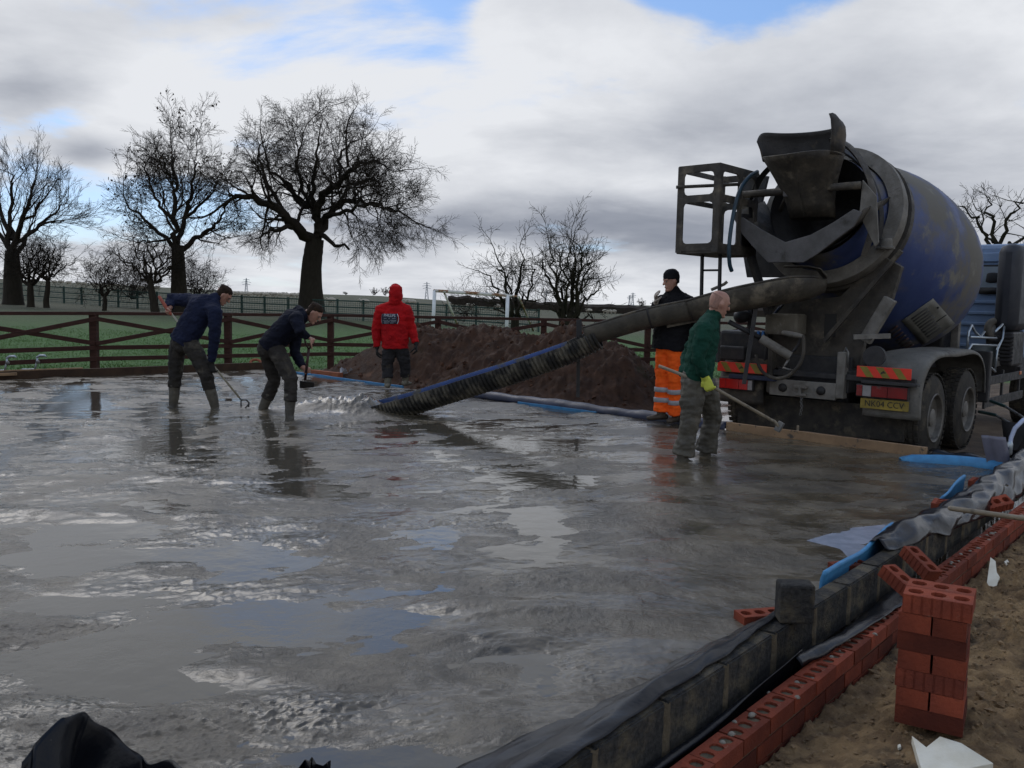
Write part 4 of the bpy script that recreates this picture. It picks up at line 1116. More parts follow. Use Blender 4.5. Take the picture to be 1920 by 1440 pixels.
class TreeMesh:
    """collects tapering polylines and leaves; builds them in batches"""
    def __init__(s): s.B = {}; s.L = []

    def line(s, pts, r0, r1, sides=None):
        k = len(pts); rad = r0 + (r1 - r0) * np.linspace(0, 1, k) if np.isscalar(r1) else r1
        n = sides or (7 if r0 > .12 else 5 if r0 > .045 else 3)
        b = s.B.setdefault((k, n), ([], [])); b[0].append(pts); b[1].append(rad)

    def leaf(s, p, rng, sz):
        d = rng.normal(size=3); e = rng.normal(size=3); d *= sz / np.linalg.norm(d); e *= sz * .6 / np.linalg.norm(e); s.L.append((p - d, p + e, p + d, p - e))

    def build(s, name, mat, parent):
        VV, FF, o = [], [], 0
        for (k, n), (P_, R_) in s.B.items():
            p = np.array(P_); r = np.array(R_); m_ = len(p)
            T = np.gradient(p, axis=1); T /= np.linalg.norm(T, axis=2)[..., None] + 1e-9
            ref = np.where(np.abs(T[..., 2].mean(1))[:, None] < .75, np.array([[0, 0, 1.]]), np.array([[1., 0, 0]]))[:, None, :]
            X = np.cross(T, np.broadcast_to(ref, T.shape)); X /= np.linalg.norm(X, axis=2)[..., None] + 1e-9; Y = np.cross(T, X)
            a = np.arange(n) * 2 * math.pi / n
            V = p[:, :, None] + r[:, :, None, None] * (X[:, :, None] * np.cos(a)[None, None, :, None] + Y[:, :, None] * np.sin(a)[None, None, :, None])
            i, j = np.meshgrid(np.arange(k - 1), np.arange(n), indexing='ij')
            q = np.stack([i * n + j, i * n + (j + 1) % n, (i + 1) * n + (j + 1) % n, (i + 1) * n + j], -1).reshape(-1, 4)
            FF.append((q[None] + (np.arange(m_) * k * n)[:, None, None]).reshape(-1, 4) + o); VV.append(V.reshape(-1, 3)); o += m_ * k * n
        if s.L:
            V = np.array(s.L).reshape(-1, 3); VV.append(V); FF.append(np.arange(len(V)).reshape(-1, 4) + o)
        return link(name, raw_mesh(name, np.concatenate(VV), np.concatenate(FF), mat), parent)


def grow(tm, p, d, L, r, lvl, prm, rng, tips):
    nl = prm['levels']; k = max(3, int(3 + L / prm['seg'])) if lvl < nl else 3
    pts = [p]; step = L / (k - 1); dd = d
    for i in range(k - 1):
        dd = dd + rng.normal(size=3) * prm['wig'][lvl] + np.array([0, 0, prm['up'][lvl]]); dd = dd / math.sqrt(dd @ dd); pts.append(pts[-1] + dd * step)
    r1 = max(r * .4, prm['rmin'] * .6)
    tm.line(pts, r, r1)
    if lvl >= nl:
        tips.append(pts[-1]); return
    sub(tm, pts, r, r1, L, lvl, prm, rng, tips)


def sub(tm, pts, r, r1, L, lvl, prm, rng, tips, t0=.25, nmul=1.0):
    pts = np.asarray(pts); k = len(pts); n = max(2, int(round(prm['n'][lvl] * L * nmul)))
    for i in range(n):
        t = t0 + (1 - t0) * (i + rng.uniform(.1, .9)) / n; f = t * (k - 1); a = min(int(f), k - 2); p = pts[a] + (pts[a + 1] - pts[a]) * (f - a)
        d = pts[a + 1] - pts[a]; d = d / (math.sqrt(d @ d) + 1e-9)
        q_ = rng.normal(size=3); x = np.array([d[1] * q_[2] - d[2] * q_[1], d[2] * q_[0] - d[0] * q_[2], d[0] * q_[1] - d[1] * q_[0]]); x /= math.sqrt(x @ x) + 1e-9; ang = prm['ang'][lvl] * rng.uniform(.65, 1.3)
        nd = d * math.cos(ang) + x * math.sin(ang)
        l = L * prm['ratio'][lvl] * rng.uniform(.6, 1.15) * (1.1 - .5 * t)
        l = min(l, prm['lmax'][lvl]); l = max(l, prm['lmin'])
        grow(tm, p, nd, l, max((r + (r1 - r) * t) * prm['rr'], prm['rmin']), lvl + 1, prm, rng, tips)
    # leader
    d = pts[-1] - pts[-2]; grow(tm, pts[-1], d / (np.linalg.norm(d) + 1e-9), max(L * .45, prm['lmin']), r1, lvl + 1, prm, rng, tips)


def tree(name, label, D, base_px, limbs, prm, seed, trunk=None, leaves=0, group=None, bm_=barkm, tw=twigm, cat='tree', leafsz=.09, shrink=None):
    rng = np.random.RandomState(seed)
    bp = PY(base_px[0], base_px[1], D); bz = gz1(bp[0], bp[1]); b0 = np.array([bp[0], bp[1], bz - .05]); t = thing(name, label, cat, b0, group=group)
    g = lambda q: PY(q[0], q[1], D + (q[2] if len(q) > 2 else 0)) - b0
    if shrink:      # keep room for the twigs that grow beyond the limbs
        cu, cv, ku, kv = shrink; limbs = [([(cu + (q[0] - cu) * ku, cv + (q[1] - cv) * (kv if q[1] < cv else 1)) + tuple(q[2:]) for q in lb[0]],) + tuple(lb[1:]) for lb in limbs]
    tips = []; crown = TreeMesh(); tk = TreeMesh()

    def smooth(pts):
        pts = np.array(pts); k = len(pts); s = np.linspace(0, k - 1, (k - 1) * 4 + 1)
        c = np.stack([np.interp(s, range(k), pts[:, i]) for i in range(3)], 1)
        for _ in range(2): c[1:-1] = (c[:-2] + 2 * c[1:-1] + c[2:]) / 4
        return c
    if trunk:
        pts = [np.zeros(3)] + [g(q) for q in trunk[0]]; c = smooth(pts); k = len(c)
        rad = np.interp(np.linspace(0, 1, k), np.linspace(0, 1, len(trunk[1])), trunk[1]); rad = rad * (1 + .06 * np.array([pn(i * .9, seed, 0) for i in range(k)]).ravel())
        tk.line(c, rad[0], rad, 12); tk.build('trunk', bm_, t)
    for lb in limbs:
        pts = [g(q) for q in lb[0]]; c = smooth(pts); L = np.linalg.norm(np.diff(c, axis=0), axis=1).sum()
        c[1:] += rng.normal(size=(len(c) - 1, 3)) * prm.get('kink', .05)
        lr = prm.get('limb', .74); crown.line(c, lb[1] * lr, lb[2] * lr, 7)
        if len(lb) < 4 or lb[3]: sub(crown, c, lb[1] * .8 * lr, lb[2] * lr, L, 0, prm, rng, tips, .22 if len(lb) < 5 else lb[4])
    crown.build('crown', tw, t)
    if leaves:
        lf = TreeMesh(); idx = rng.randint(0, len(tips), leaves)
        cl = rng.normal(size=(len(tips), 3)) * 0
        for i in idx:
            if float(pn(tips[i][0] * .5, tips[i][2] * .5, seed)) > -.15: lf.leaf(tips[i] + rng.normal(size=3) * .05, rng, leafsz * rng.uniform(.6, 1.3))
        lf.build('leaves', leafm, t)
    return t


OAK = dict(levels=4, seg=.55, wig=[.17, .2, .22, .2, .18], up=[.0, .03, -.02, -.03, -.03], n=[2.1, 3.0, 4.2, 6.2], ang=[.95, .85, .8, .7], ratio=[.5, .6, .62, .62], lmax=[3.0, 1.8, 1.15, .75], lmin=.35, rr=.48, rmin=.0095, kink=.08)
tree('oak_tree', 'largest bare oak with thick trunk and wide gnarled crown behind the fence', 58, (584, 600), [
    ([(586, 455), (546, 423, -1), (502, 378, -2), (452, 351, -2.5), (403, 343, -3), (368, 356, -3.5)], .55, .12),
    ([(540, 421, -1), (493, 428, -2.5), (457, 441, -4)], .26, .08),
    ([(594, 452), (597, 401, .5), (587, 370, .5), (555, 370, 1), (533, 329, 1.5), (511, 298, 1.5), (470, 272, 1.5)], .42, .10),
    ([(592, 400, .5), (609, 338, -.5), (645, 316, -1.5), (678, 290, -2), (672, 235, -2)], .40, .10),
    ([(597, 440), (614, 401, 1), (640, 374, 1.5), (672, 356, 2), (717, 356, 2.5), (770, 368, 3), (815, 392, 3.5)], .40, .08),
    ([(690, 352, 2), (690, 310, 2), (740, 300, 3), (775, 330, 3.4)], .2, .06),
    ([(604, 440), (640, 455, -1.5), (672, 470, -2.2)], .25, .1, False),
    ([(588, 372, .5), (584, 310, 0), (596, 250, -1), (600, 200, -1)], .25, .06),
    ([(597, 405, .5), (560, 330, 3), (540, 250, 4), (560, 200, 4)], .22, .06),
    ([(640, 316, -1), (690, 270, -3), (735, 250, -4), (775, 275, -4.5)], .2, .06),
    ([(620, 395, 1), (680, 375, -3), (745, 365, -4.5), (800, 385, -5)], .2, .05),
    ([(510, 380, -1), (470, 310, -1), (440, 250, -1), (450, 210, -1)], .2, .05),
    ([(660, 300, -1.5), (650, 240, 1), (690, 200, 2)], .18, .05),
], OAK, 3, ([(584, 585), (583, 540), (584, 500), (588, 470), (591, 448)], [1.2, .92, .74, .66, .62, .58]), shrink=(592, 440, .74, .75))
OAK2 = dict(OAK, n=[2.2, 3.1, 4.2, 6.0], wig=[.15, .2, .25, .25, .2], up=[.08, .08, .05, .03, 0], ang=[.75, .7, .7, .6])
tree('oak_tree', 'tall slender oak keeping some brown leaves left of the largest oak', 56, (335, 590), [
    ([(333, 470), (325, 400, -.5), (330, 330, -1), (328, 270, -1), (318, 215, -1)], .28, .06),
    ([(332, 450), (348, 390, 1), (362, 320, 1.5), (372, 260, 2), (368, 215, 2)], .24, .05),
    ([(333, 480), (365, 440, 1), (400, 415, 1.5), (425, 390, 2), (440, 340, 2)], .26, .06),
    ([(330, 460), (295, 420, 0), (265, 390, 0), (240, 360, .5), (222, 340, .5)], .2, .05),
    ([(326, 400, -.5), (290, 340, -1), (275, 290, -1), (265, 230, -1)], .16, .05),
    ([(350, 380, 1), (400, 330, -1), (420, 280, -1)], .15, .04),
    ([(328, 430, 0), (280, 450, -1), (240, 445, -1.5)], .12, .04),
    ([(328, 420, 0), (300, 370, 3), (300, 300, 4)], .12, .04),
], OAK2, 8, ([(336, 560), (335, 520), (334, 490), (333, 460)], [.62, .52, .46, .42, .36]), leaves=1500, leafsz=.10, shrink=(333, 470, .88, .70))
ASHP = dict(OAK, n=[1.7, 2.5, 3.2, 4.2], wig=[.08, .10, .12, .14, .12], up=[.10, .08, .05, .03, .02], ang=[.5, .55, .6, .5], ratio=[.55, .6, .6, .55], lmax=[4.2, 2.4, 1.5, .9])
tree('ash_tree', 'tall bare tree with upswept fine branches at the left border', 60, (25, 575), [
    ([(22, 480), (10, 420), (-5, 340, 1), (-20, 280, 1)], .3, .07), ([(24, 470), (40, 400, -1), (60, 330, -1), (70, 285, -1)], .3, .06),
    ([(24, 480), (60, 420, 1), (100, 370, 1), (130, 340, 1)], .24, .05), ([(22, 440), (20, 360, 1), (22, 280, 1), (25, 255, 1)], .22, .05),
    ([(20, 470), (-20, 400, 1), (-70, 330, 1)], .25, .06), ([(30, 450), (80, 400, -2), (125, 390, -2.5)], .18, .05), ([(40, 400, -1), (85, 340, 0), (105, 300, 0)], .15, .04),
], ASHP, 12, ([(25, 560), (23, 520), (23, 470)], [.72, .62, .55, .42]), shrink=(24, 470, .9, .68))
THORN = dict(OAK, levels=3, seg=.4, n=[3.4, 4.6, 5.4], wig=[.22, .26, .28, .25], up=[.05, .03, .0, 0], ang=[.85, .85, .8], ratio=[.5, .58, .6], lmax=[1.6, 1.1, .8], lmin=.3, rmin=.009, limb=.6)
DEN = dict(THORN, n=[4.0, 5.4, 6.2])


def auto_limbs(u, v, top, half, n, seed, r, spread=.55, dz=1.5):
    rr = random.Random(seed); out = []
    for k in range(n):
        f = (k + .5) / n * 2 - 1; e = 1 - .45 * abs(f) ** 1.5; tx = u + half * f * rr.uniform(.75, 1.0); ty = v + (top - v) * e * rr.uniform(.72, .95); d = rr.uniform(-dz, dz)
        out.append(([(u + f * half * .08, v), (u + (tx - u) * .35, v + (ty - v) * .35, d * .4), (u + (tx - u) * .7, v + (ty - v) * .7, d * .8), (tx, ty, d)], r, r * .3))
    return out


small = [('bare small tree with dense crown beside the ash trunk at the left border', 57, (58, 590), (57, 535), 440, 75, 10, .12, DEN, 21, ([(58, 570), (57, 550), (57, 530)], [.26, .22, .2, .17])),
         ('bare small tree with two thin trunks, third from the left border', 57, (88, 590), (90, 525), 450, 60, 9, .10, THORN, 22, ([(86, 565), (90, 540), (90, 520)], [.2, .17, .15, .12])),
         ('low bare thorn tree between the left group and the slender oak', 56, (196, 595), (196, 555), 475, 55, 11, .08, DEN, 23, ([(196, 580), (197, 565), (196, 550)], [.17, .14, .13, .1])),
         ('leaning bare tree just left of the slender oak trunk', 54, (292, 600), (285, 530), 430, 95, 10, .13, THORN, 24, ([(289, 570), (284, 545), (282, 525)], [.28, .24, .2, .16])),
         ('low dense bare bush behind the slender oak trunk', 66, (372, 590), (372, 560), 490, 55, 12, .07, DEN, 25, None),
         ('low dense bare bush left of the slender oak', 66, (250, 590), (250, 560), 500, 50, 11, .07, DEN, 26, None),
         ('low faint bare bush behind the goal', 40, (872, 610), (872, 598), 555, 36, 10, .03, dict(THORN, n=[2.2, 2.6, 3.0], rmin=.007, lmax=[.9, .6, .4]), 27, None)]
for lab, D, bpx, fork, top, half, n, r, prm, sd, trk in small:
    tree('bare_tree' if trk else 'bush', lab, D, bpx, auto_limbs(fork[0], fork[1], top, half, n, sd, r), prm, sd, trk, group='bare trees along the field fence', cat='tree' if trk else 'bush')
HAW = dict(THORN, levels=3, limb=.8, n=[4.4, 6.0, 7.0], up=[.05, .04, .03, .02], wig=[.18, .22, .24, .2], rmin=.007, lmin=.18, lmax=[1.2, .75, .45], seg=.3)
tree('hawthorn', 'wide open bare hawthorn beside the goal post', 32, (965, 640), [([(962, 600), (945, 565, .2), (925, 530, .3), (908, 500, .3)], .10, .03), ([(966, 600), (955, 550, -.3), (945, 500, -.4), (925, 465, -.4)], .10, .025), ([(968, 600), (972, 545, .2), (975, 490, .3), (985, 458, .3)], .11, .025), ([(970, 600), (985, 560, -.4), (1000, 520, -.6), (1004, 485, -.6)], .09, .025), ([(964, 590), (935, 575, .7), (905, 555, 1)], .07, .02), ([(968, 590), (995, 570, .5), (1008, 550, .8)], .06, .02), ([(966, 560), (950, 520, 1), (955, 480, 1.2)], .07, .02)], HAW, 31, ([(965, 620), (966, 598)], [.2, .17, .14]), bm_=greenbark, tw=greenbark, shrink=(966, 600, .9, .85))
tree('hawthorn', 'tall upright many-stemmed bare hawthorn behind the pipe', 31, (1062, 645), [([(1055 + 3 * k, 605), (1055 + 3 * k + (k - 3) * 5, 550, dz * .4), (1055 + 3 * k + (k - 3) * 12, 480, dz), (1060 + (k - 3) * tt, tp, dz)], rr_, .022) for k, dz, tt, tp, rr_ in ((0, .3, 15, 470, .09), (1, -.4, 17, 425, .10), (2, .5, 16, 440, .08), (3, -.6, 5, 435, .09), (4, .3, 16, 412, .13), (5, -.2, 18, 418, .12), (6, .5, 18, 450, .08))] + [([(1070, 600), (1100, 560, .3), (1125, 525, .5), (1138, 505, .5)], .07, .02), ([(1070, 610), (1105, 590, -.3), (1130, 570, -.5)], .06, .02), ([(1050, 600), (1025, 560, .4), (1010, 530, .6)], .07, .02)], dict(HAW, n=[5.2, 6.4, 7.0], ang=[.6, .7, .7], lmax=[1.0, .6, .4]), 32, ([(1062, 625), (1062, 600)], [.32, .3, .26]), bm_=greenbark, tw=greenbark, shrink=(1062, 600, .88, .76))
tree('bare_tree', 'bare spreading tree rising behind the blue truck cab', 34, (1862, 600), [([(1862, 480), (1850, 430, .3), (1830, 395, .4), (1805, 375, .4)], .10, .03), ([(1862, 480), (1862, 420), (1858, 375), (1850, 355)], .11, .03), ([(1866, 480), (1885, 420, -.4), (1900, 380, -.5), (1912, 355, -.5)], .11, .03), ([(1866, 490), (1905, 450, .5), (1940, 410, .8), (1960, 380, .8)], .1, .03), ([(1858, 480), (1825, 450, -.5), (1800, 425, -.8)], .08, .02), ([(1862, 450), (1840, 410, 1), (1825, 365, 1)], .07, .02)], dict(HAW, n=[2.6, 3.8, 4.0], rmin=.009), 33, ([(1862, 560), (1862, 500), (1862, 475)], [.16, .14, .12, .10]), bm_=greenbark, tw=greenbark, shrink=(1862, 480, 1.0, .85))
for k, (u, v, D, hpx, lab) in enumerate(((702, 556, 300, 16, 'tiny far bare tree on the horizon left of the red hoodie'), (722, 557, 300, 18, 'tiny far bare tree on the horizon touching the red hood'), (648, 555, 320, 8, 'tiny far shrub on the horizon right of the big oak trunk'), (1203, 578, 260, 16, 'tiny far tree on the horizon left of the beanie'), (1228, 578, 260, 13, 'tiny far tree on the horizon by the gloved hand'))):
    tree('far_tree', lab, D, (u, v), auto_limbs(u, v - 3, v - hpx, hpx * .55, 6, 50 + k, .14, dz=.8), dict(THORN, levels=2, rmin=.05), 50 + k, None, group='tiny trees on the horizon')


def far_hedge():
    mb = MB(); rr = np.random.RandomState(3); n = 150; G = []
    for i in range(n):
        u = 840 + (1960 - 840) * i / (n - 1); p = PY(u, 590, 175); z0 = gz1(p[0], p[1]); hgt = 1.5 + .9 * float(fbm(i * .11, 3.3, 0, 3)) + .5 * rr.rand()
        G.append([[p[0], p[1] - 1, z0 - .5], [p[0], p[1] - 1.1, z0 + hgt * .7], [p[0], p[1], z0 + hgt], [p[0], p[1] + 1.2, z0 + hgt * .6], [p[0], p[1] + 1.2, z0 - .5]])
    mb.grid(np.array(G)); tag(mb.build('hedge', hedgem), 'long dark bare hedge across the far field', 'hedge', kind='stuff')


far_hedge()


def pylon(u, v, hpx, lab):
    D = 1300.0; b0 = PY(u, v, D); b0[2] = gz1(b0[0], b0[1]) - .5; h = hpx / F * D; t = thing('pylon', lab, 'pylon', b0, group='pylons on the horizon')
    w = h * .1; lv = [0, .18, .36, .52, .66, .78, .88, 1.0]; wd = [1, .78, .6, .46, .36, .3, .24, .05]; mb = MB(); r = .28
    for (z0, w0), (z1, w1) in zip(zip(lv, wd), zip(lv[1:], wd[1:])):
        for sx, sy in ((-1, -1), (1, -1), (1, 1), (-1, 1)): mb.tube([(sx * w * w0, sy * w * w0, z0 * h), (sx * w * w1, sy * w * w1, z1 * h)], r, 4)
        for s in (-1, 1): mb.tube([(-s * w * w0, -w * w0, z0 * h), (s * w * w1, -w * w1, z1 * h)], r * .7, 4)
    mb.build('tower', pylonm, t)
    for z, l in ((.66, .2), (.78, .24), (.9, .17)): MB().tube([(-l * h, 0, z * h), (-.3 * l * h, 0, z * h + .03 * h), (.3 * l * h, 0, z * h + .03 * h), (l * h, 0, z * h)], r * 1.1, 4).build('cross_arm', pylonm, t)


for u, v, hp, lab in ((462, 552, 36, 'faint lattice pylon right of the first man'), (800, 566, 36, 'faint lattice pylon left of the goal post'), (1024, 570, 24, 'faint lattice pylon between the two hawthorns'), (1186, 574, 25, 'faint lattice pylon right of the tall hawthorn'), (1180, 574, 20, 'faintest lattice pylon close beside the other one')): pylon(u, v, hp, lab)


def sheep_mesh():
    mb = MB(); mb.loft([(-.42, 0, .62), (-.2, 0, .64), (.15, 0, .64), (.4, 0, .62)], [(.2, .22), (.27, .28), (.26, .27), (.18, .2)], 8, side=(0, 1, 0))
    mb.loft([(.42, 0, .72), (.56, 0, .84), (.72, 0, .78)], [.12, .11, .06], 6)
    for x in (-.3, .3):
        for y in (-.13, .13): mb.tube([(x, y, .5), (x, y, 0)], [.05, .035], 5)
    return mb.mesh('sheep')


SHEEP = sheep_mesh(); SHEEP.materials.append(sheepm); SHEEP.shade_smooth()


def ground_hit(u, v):
    D = np.geomspace(28, 500, 600); r = ray(u, v); p = CAM + r * (D / r[1])[:, None]; k = np.nonzero(p[:, 2] <= gz(p[:, 0], p[:, 1]))[0]
    return p[k[0]] if len(k) else p[400]


rr = random.Random(5)
def sheep(u, v, lab, grp):
    p = ground_hit(u, v); o = link('sheep', SHEEP, None, (p[0], p[1], gz1(p[0], p[1]) - .02)); o.rotation_euler = (0, 0, rr.choice((0, math.pi)) + rr.uniform(-.6, .6)); tag(o, lab, 'sheep', grp)


for k in range(26): sheep(432 + 6.2 * k + rr.uniform(-3, 3), 556.5 + .045 * 6 * k * .4 + rr.uniform(-1.2, 1.5), 'tiny pale sheep in the flock on the far hill left of the oak trunk', 'far flock left of the oak')
for k in range(14): sheep(100 + 15 * k + rr.uniform(-4, 4), 534 + .9 * k + rr.uniform(-1, 1), 'tiny pale sheep among the trees on the far hill at left', 'far flock at left')
for u, v, lab in ((621, 572, 'sheep just right of the big oak trunk'), (683, 575, 'sheep left of the red hoodie'), (765, 573, 'sheep right of the red hood'), (772, 574, 'smaller sheep right of the red hood'), (838, 577, 'sheep inside the goal frame at left'), (880, 581, 'sheep inside the goal frame in the middle'), (932, 581, 'sheep inside the goal frame by the right post'), (1104, 588, 'sheep right of the tall hawthorn'), (1135, 589, 'sheep above the chute, left one'), (1143, 589, 'sheep above the chute, middle one'), (1150, 590, 'sheep above the chute, right one')): sheep(u, v, lab, 'sheep in the middle field')


def grass_blades():
    r = np.random.RandomState(9); n = 60000
    u = r.uniform(-60, 1450, n); D = 18 + 18 * r.rand(n) ** 1.4; x = (u - 960) / F * D; y = D
    k = behind_fence(x, y) > -.1; x, y = x[k], y[k]; z = gz(x, y); n = len(x); h = r.uniform(.03, .08, n); a = r.uniform(0, 6.28, n); w = .012
    b = np.stack([x, y, z - .02], 1); d = np.stack([np.cos(a) * w, np.sin(a) * w, np.zeros(n)], 1); tip = b + np.stack([r.normal(size=n) * .04, r.normal(size=n) * .04, h], 1)
    V = np.stack([b - d, b + d, tip], 1).reshape(-1, 3); me = raw_mesh('grass', V, np.arange(3 * n).reshape(-1, 3), pmat('grass_blade', (.048, .120, .020), (.075, .135, .034), .6, .8))
    tag(link('grass', me), 'short green grass of the paddock behind the fence', 'grass', kind='stuff')


grass_blades()


def wire_tangle():
    r = np.random.RandomState(2); mb = MB()
    for k in range(380):
        c = P(r.uniform(640, 790), r.uniform(668, 712), 0); c = c + np.array([0, r.uniform(.3, 1.2), 0]); c[2] = -.12 + .5 * math.exp(-((c[0] + 2.2) / 1.4) ** 2) * r.uniform(.2, .9)
        a = r.uniform(0, 6.28); L = r.uniform(.15, .45); d = np.array([math.cos(a), math.sin(a) * .6, r.uniform(-.3, .35)]) * L
        mb.tube([c - d / 2, c + np.array([0, 0, .04]), c + d / 2], .006, 3)
    tag(mb.build('dry_stalks', strawm), 'tangle of rusty brown stalks on the soil beside the red hoodie', 'stalks', kind='stuff')


wire_tangle()

# ------------------------------------------------------------------ the mixer truck
TO = np.array([4.09, 11.12, -.28]); TA = math.atan2(.743, .669); TF = np.array([math.cos(TA), math.sin(TA), 0]); TL = np.array([-math.sin(TA), math.cos(TA), 0])
truck = thing('mixer_truck', 'cement-crusted concrete mixer truck with blue drum reversed up to the slab', 'truck', TO, TA)


def tl(p): q = p - TO; return np.array([q @ TF, q @ TL, q[2]])           # world -> truck


def onx(u, v, x): return tl(PPL(u, v, TO + TF * x, TF))                   # photo pixel on the plane x = const
def ony(u, v, y): return tl(PPL(u, v, TO + TL * y, TL))
def onz(u, v, z): return tl(P(u, v, z + TO[2]))


def part(mb, name, mat, parent=None, smooth=False, bevel=0.0): return mb.build(name, mat, parent or truck, smooth, bevel)


# wheels
def wheel(x, y, out, dual=True):
    w = .30; prof = [(.28, .0), (.40, .015), (.47, .03), (.505, .055), (.52, .09), (.52, w - .09), (.505, w - .055), (.47, w - .03), (.40, w - .015), (.28, w)]
    ax = (0, -out, 0)
    o = MB(); c = (x, y, .52)
    o.lathe(prof, 44, c, ax)
    tyre = part(o, 'wheel', black_rub, smooth='auto'); 
    tr = MB()
    for k in range(44):
        a = 2 * math.pi * k / 44
        for j, zz in enumerate((.07, .13, .19, .25)):
            aa = a + .05 * j; cc = np.array(c) + np.array(ax) * (w * 0 + zz - .02 + .0) ; r = .522
            R = np.stack([np.array([-math.sin(aa), 0, math.cos(aa)]), np.array([0, 1., 0]), np.array([math.cos(aa), 0, math.sin(aa)])], 1)
            tr.box(cc + np.array([math.cos(aa) * r, 0, math.sin(aa) * r]), (.052, .045, .016), R)
    part(tr, 'tread', black_rub, tyre)
    rm = MB(); rm.lathe([(.285, .006), (.292, .0), (.285, -.012), (.268, .0), (.262, .06), (.20, .11), (.185, .115), (.11, .115), (.105, .03), (.08, .02), (.001, .02)], 32, np.array(c), (0, -out, 0))
    rim = part(rm, 'rim', rimm, tyre, 'auto')
    nb = MB()
    for k in range(10):
        a = 2 * math.pi * k / 10; p = np.array(c) + np.array([math.cos(a) * .15, -out * .112, math.sin(a) * .15]); nb.loft([p, p + np.array([0, out * .03, 0])], .014, 6, cap='flat')
    part(nb, 'wheel_nuts', rimm, tyre)
    return tyre


for xx in (0.0, 1.35):
    wheel(xx, -1.22 + .0, -1 * -1 * -1 if False else -1); wheel(xx, 1.22, 1)
# the lathe axis points inward, so the wheel body lies between 0.92 and 1.22 m from the centre line
for xx in (0.0, 1.35):
    for sgn in (-1, 1):
        o = MB(); o.lathe([(.28, 0), (.47, .03), (.52, .09), (.52, .21), (.47, .27), (.28, .3)], 32, (xx, sgn * .88, .52), (0, -sgn, 0)); part(o, 'inner_tyre', black_rub, smooth='auto')
    o = MB().tube([(xx, -.9, .52), (xx, .9, .52)], .09, 12); o.loft([(xx, -.2, .52), (xx, .2, .52)], [.2, .2], 12); part(o, 'axle', dark_steel, smooth=True)
for sgn in (-1, 1):
    wheel(5.2, 1.2 * sgn, sgn)
# chassis
for y in (-.4, .4): part(MB().beam((-.7, y, .92), (6.2, y, .92), .09, .26), 'chassis_rail', dark_steel, bevel=.01)
xr = -.75
for a, b in (((1445, 712), (1567, 748)),):
    p0 = onx(*a, xr); p1 = onx(*b, xr)
    cm = MB().box((xr, (p0[1] + p1[1]) / 2, (p0[2] + p1[2]) / 2 + .0), (.05, abs(p0[1] - p1[1]), .2)); cross = part(cm, 'crossmember', steel_pale, bevel=.008)
    yc = (p0[1] + p1[1]) / 2; zc_ = (p0[2] + p1[2]) / 2
    for s in (-.24, .24): part(MB().lathe([(.001, .02), (.05, .02), (.055, 0), (.001, 0)], 20, (xr - .026, yc + s, zc_ + .0), (-1, 0, 0)), 'bolt_hole', ink, cross, True)
    jaw = MB().box((xr - .05, yc, zc_ + .03), (.06, .16, .03)); jaw.box((xr - .05, yc, zc_ - .06), (.06, .15, .03)); jaw.box((xr - .07, yc, zc_ - .015), (.03, .035, .1)); part(jaw, 'tow_jaw', steel_pale, cross, bevel=.004)
    ch = MB()
    for k in range(9): ch.lathe([(.014 + .005 * math.cos(t), .005 * math.sin(t)) for t in np.linspace(0, 6.283, 7)[:-1]], 8, (xr - .05, yc - .02 + .006 * math.sin(k), zc_ - .1 - k * .025), (0, 1, 0) if k % 2 else (1, 0, 0), close=True)
    part(ch, 'chain', wornmetal, cross, True)
# rear frame uprights and dark underbody
for y, ww in ((yc - .46, .10), (yc + .43, .06)): part(MB().box((xr + .04, y, 1.0), (.12, ww, .55)), 'frame_upright', steel_pale if y < 0 else steel, bevel=.012)
part(MB().box((xr + .5, 0, 1.0), (.6, .8, .4)), 'underbody_box', dark_steel, bevel=.02)
part(MB().beam((xr + .05, -1.2, .98), (xr + .05, 1.2, .98), .07, .07), 'bumper_beam', dark_steel, bevel=.01)
part(MB().box((1.2, 0, .72), (3.2, .7, .5)), 'drive_shaft_housing', dark_steel, bevel=.08)
part(MB().box((xr + .25, 0, .46), (.04, 2.1, .4)), 'mud_apron', black_rub, bevel=.005)
# hazard boards, lamps, plates


def rear_rect(u0, v0, u1, v1, x):
    a = onx(u0, v0, x); b = onx(u1, v1, x); return (a[1] + b[1]) / 2, (a[2] + b[2]) / 2, abs(a[1] - b[1])


for nm, u0, u1, vt0, vt1, hgt in (('right', 1607, 1710, 689, 687, .125), ('left', 1346, 1438, 678, 681, .125)):
    a = onx(u0, vt0, xr - .06); b = onx(u1, vt1, xr - .06); y0, y1 = a[1], b[1]; zt = (onx((u0 + u1) / 2, (vt0 + vt1) / 2, xr - .06))[2] - .005; W = abs(y0 - y1); ym = (y0 + y1) / 2; zm = zt - hgt / 2
    hb = part(MB().box((xr - .06, ym, zm), (.012, W, hgt)), 'hazard_board', redpaint, bevel=.003)
    for k in range(3):
        yy = ym + W * (.36 - .30 * k) - .03; sl = .085; ws = .085; yl, yh = ym - W / 2 + .003, ym + W / 2 - .003
        z0, z1 = zm - hgt / 2 + .004, zm + hgt / 2 - .004
        poly_ = [(yy + ws / 2 - sl / 2, z0), (yy - ws / 2 - sl / 2, z0), (yy - ws / 2 + sl / 2, z1), (yy + ws / 2 + sl / 2, z1)]
        poly_ = [(min(max(p[0], yl), yh), p[1]) for p in poly_]
        part(MB().prism([(xr - .0665, p[0], p[1]) for p in poly_], (-.002, 0, 0)), 'stripe', yelpaint, hb)
    em = MB(); em.box((xr - .0695, ym, zm), (.002, .05, .012)); em.box((xr - .0695, ym, zm + .014), (.002, .02, .01)); em.box((xr - .0695, ym + .02, zm - .012), (.002, .02, .008)); part(em, 'emblem', ink, hb)
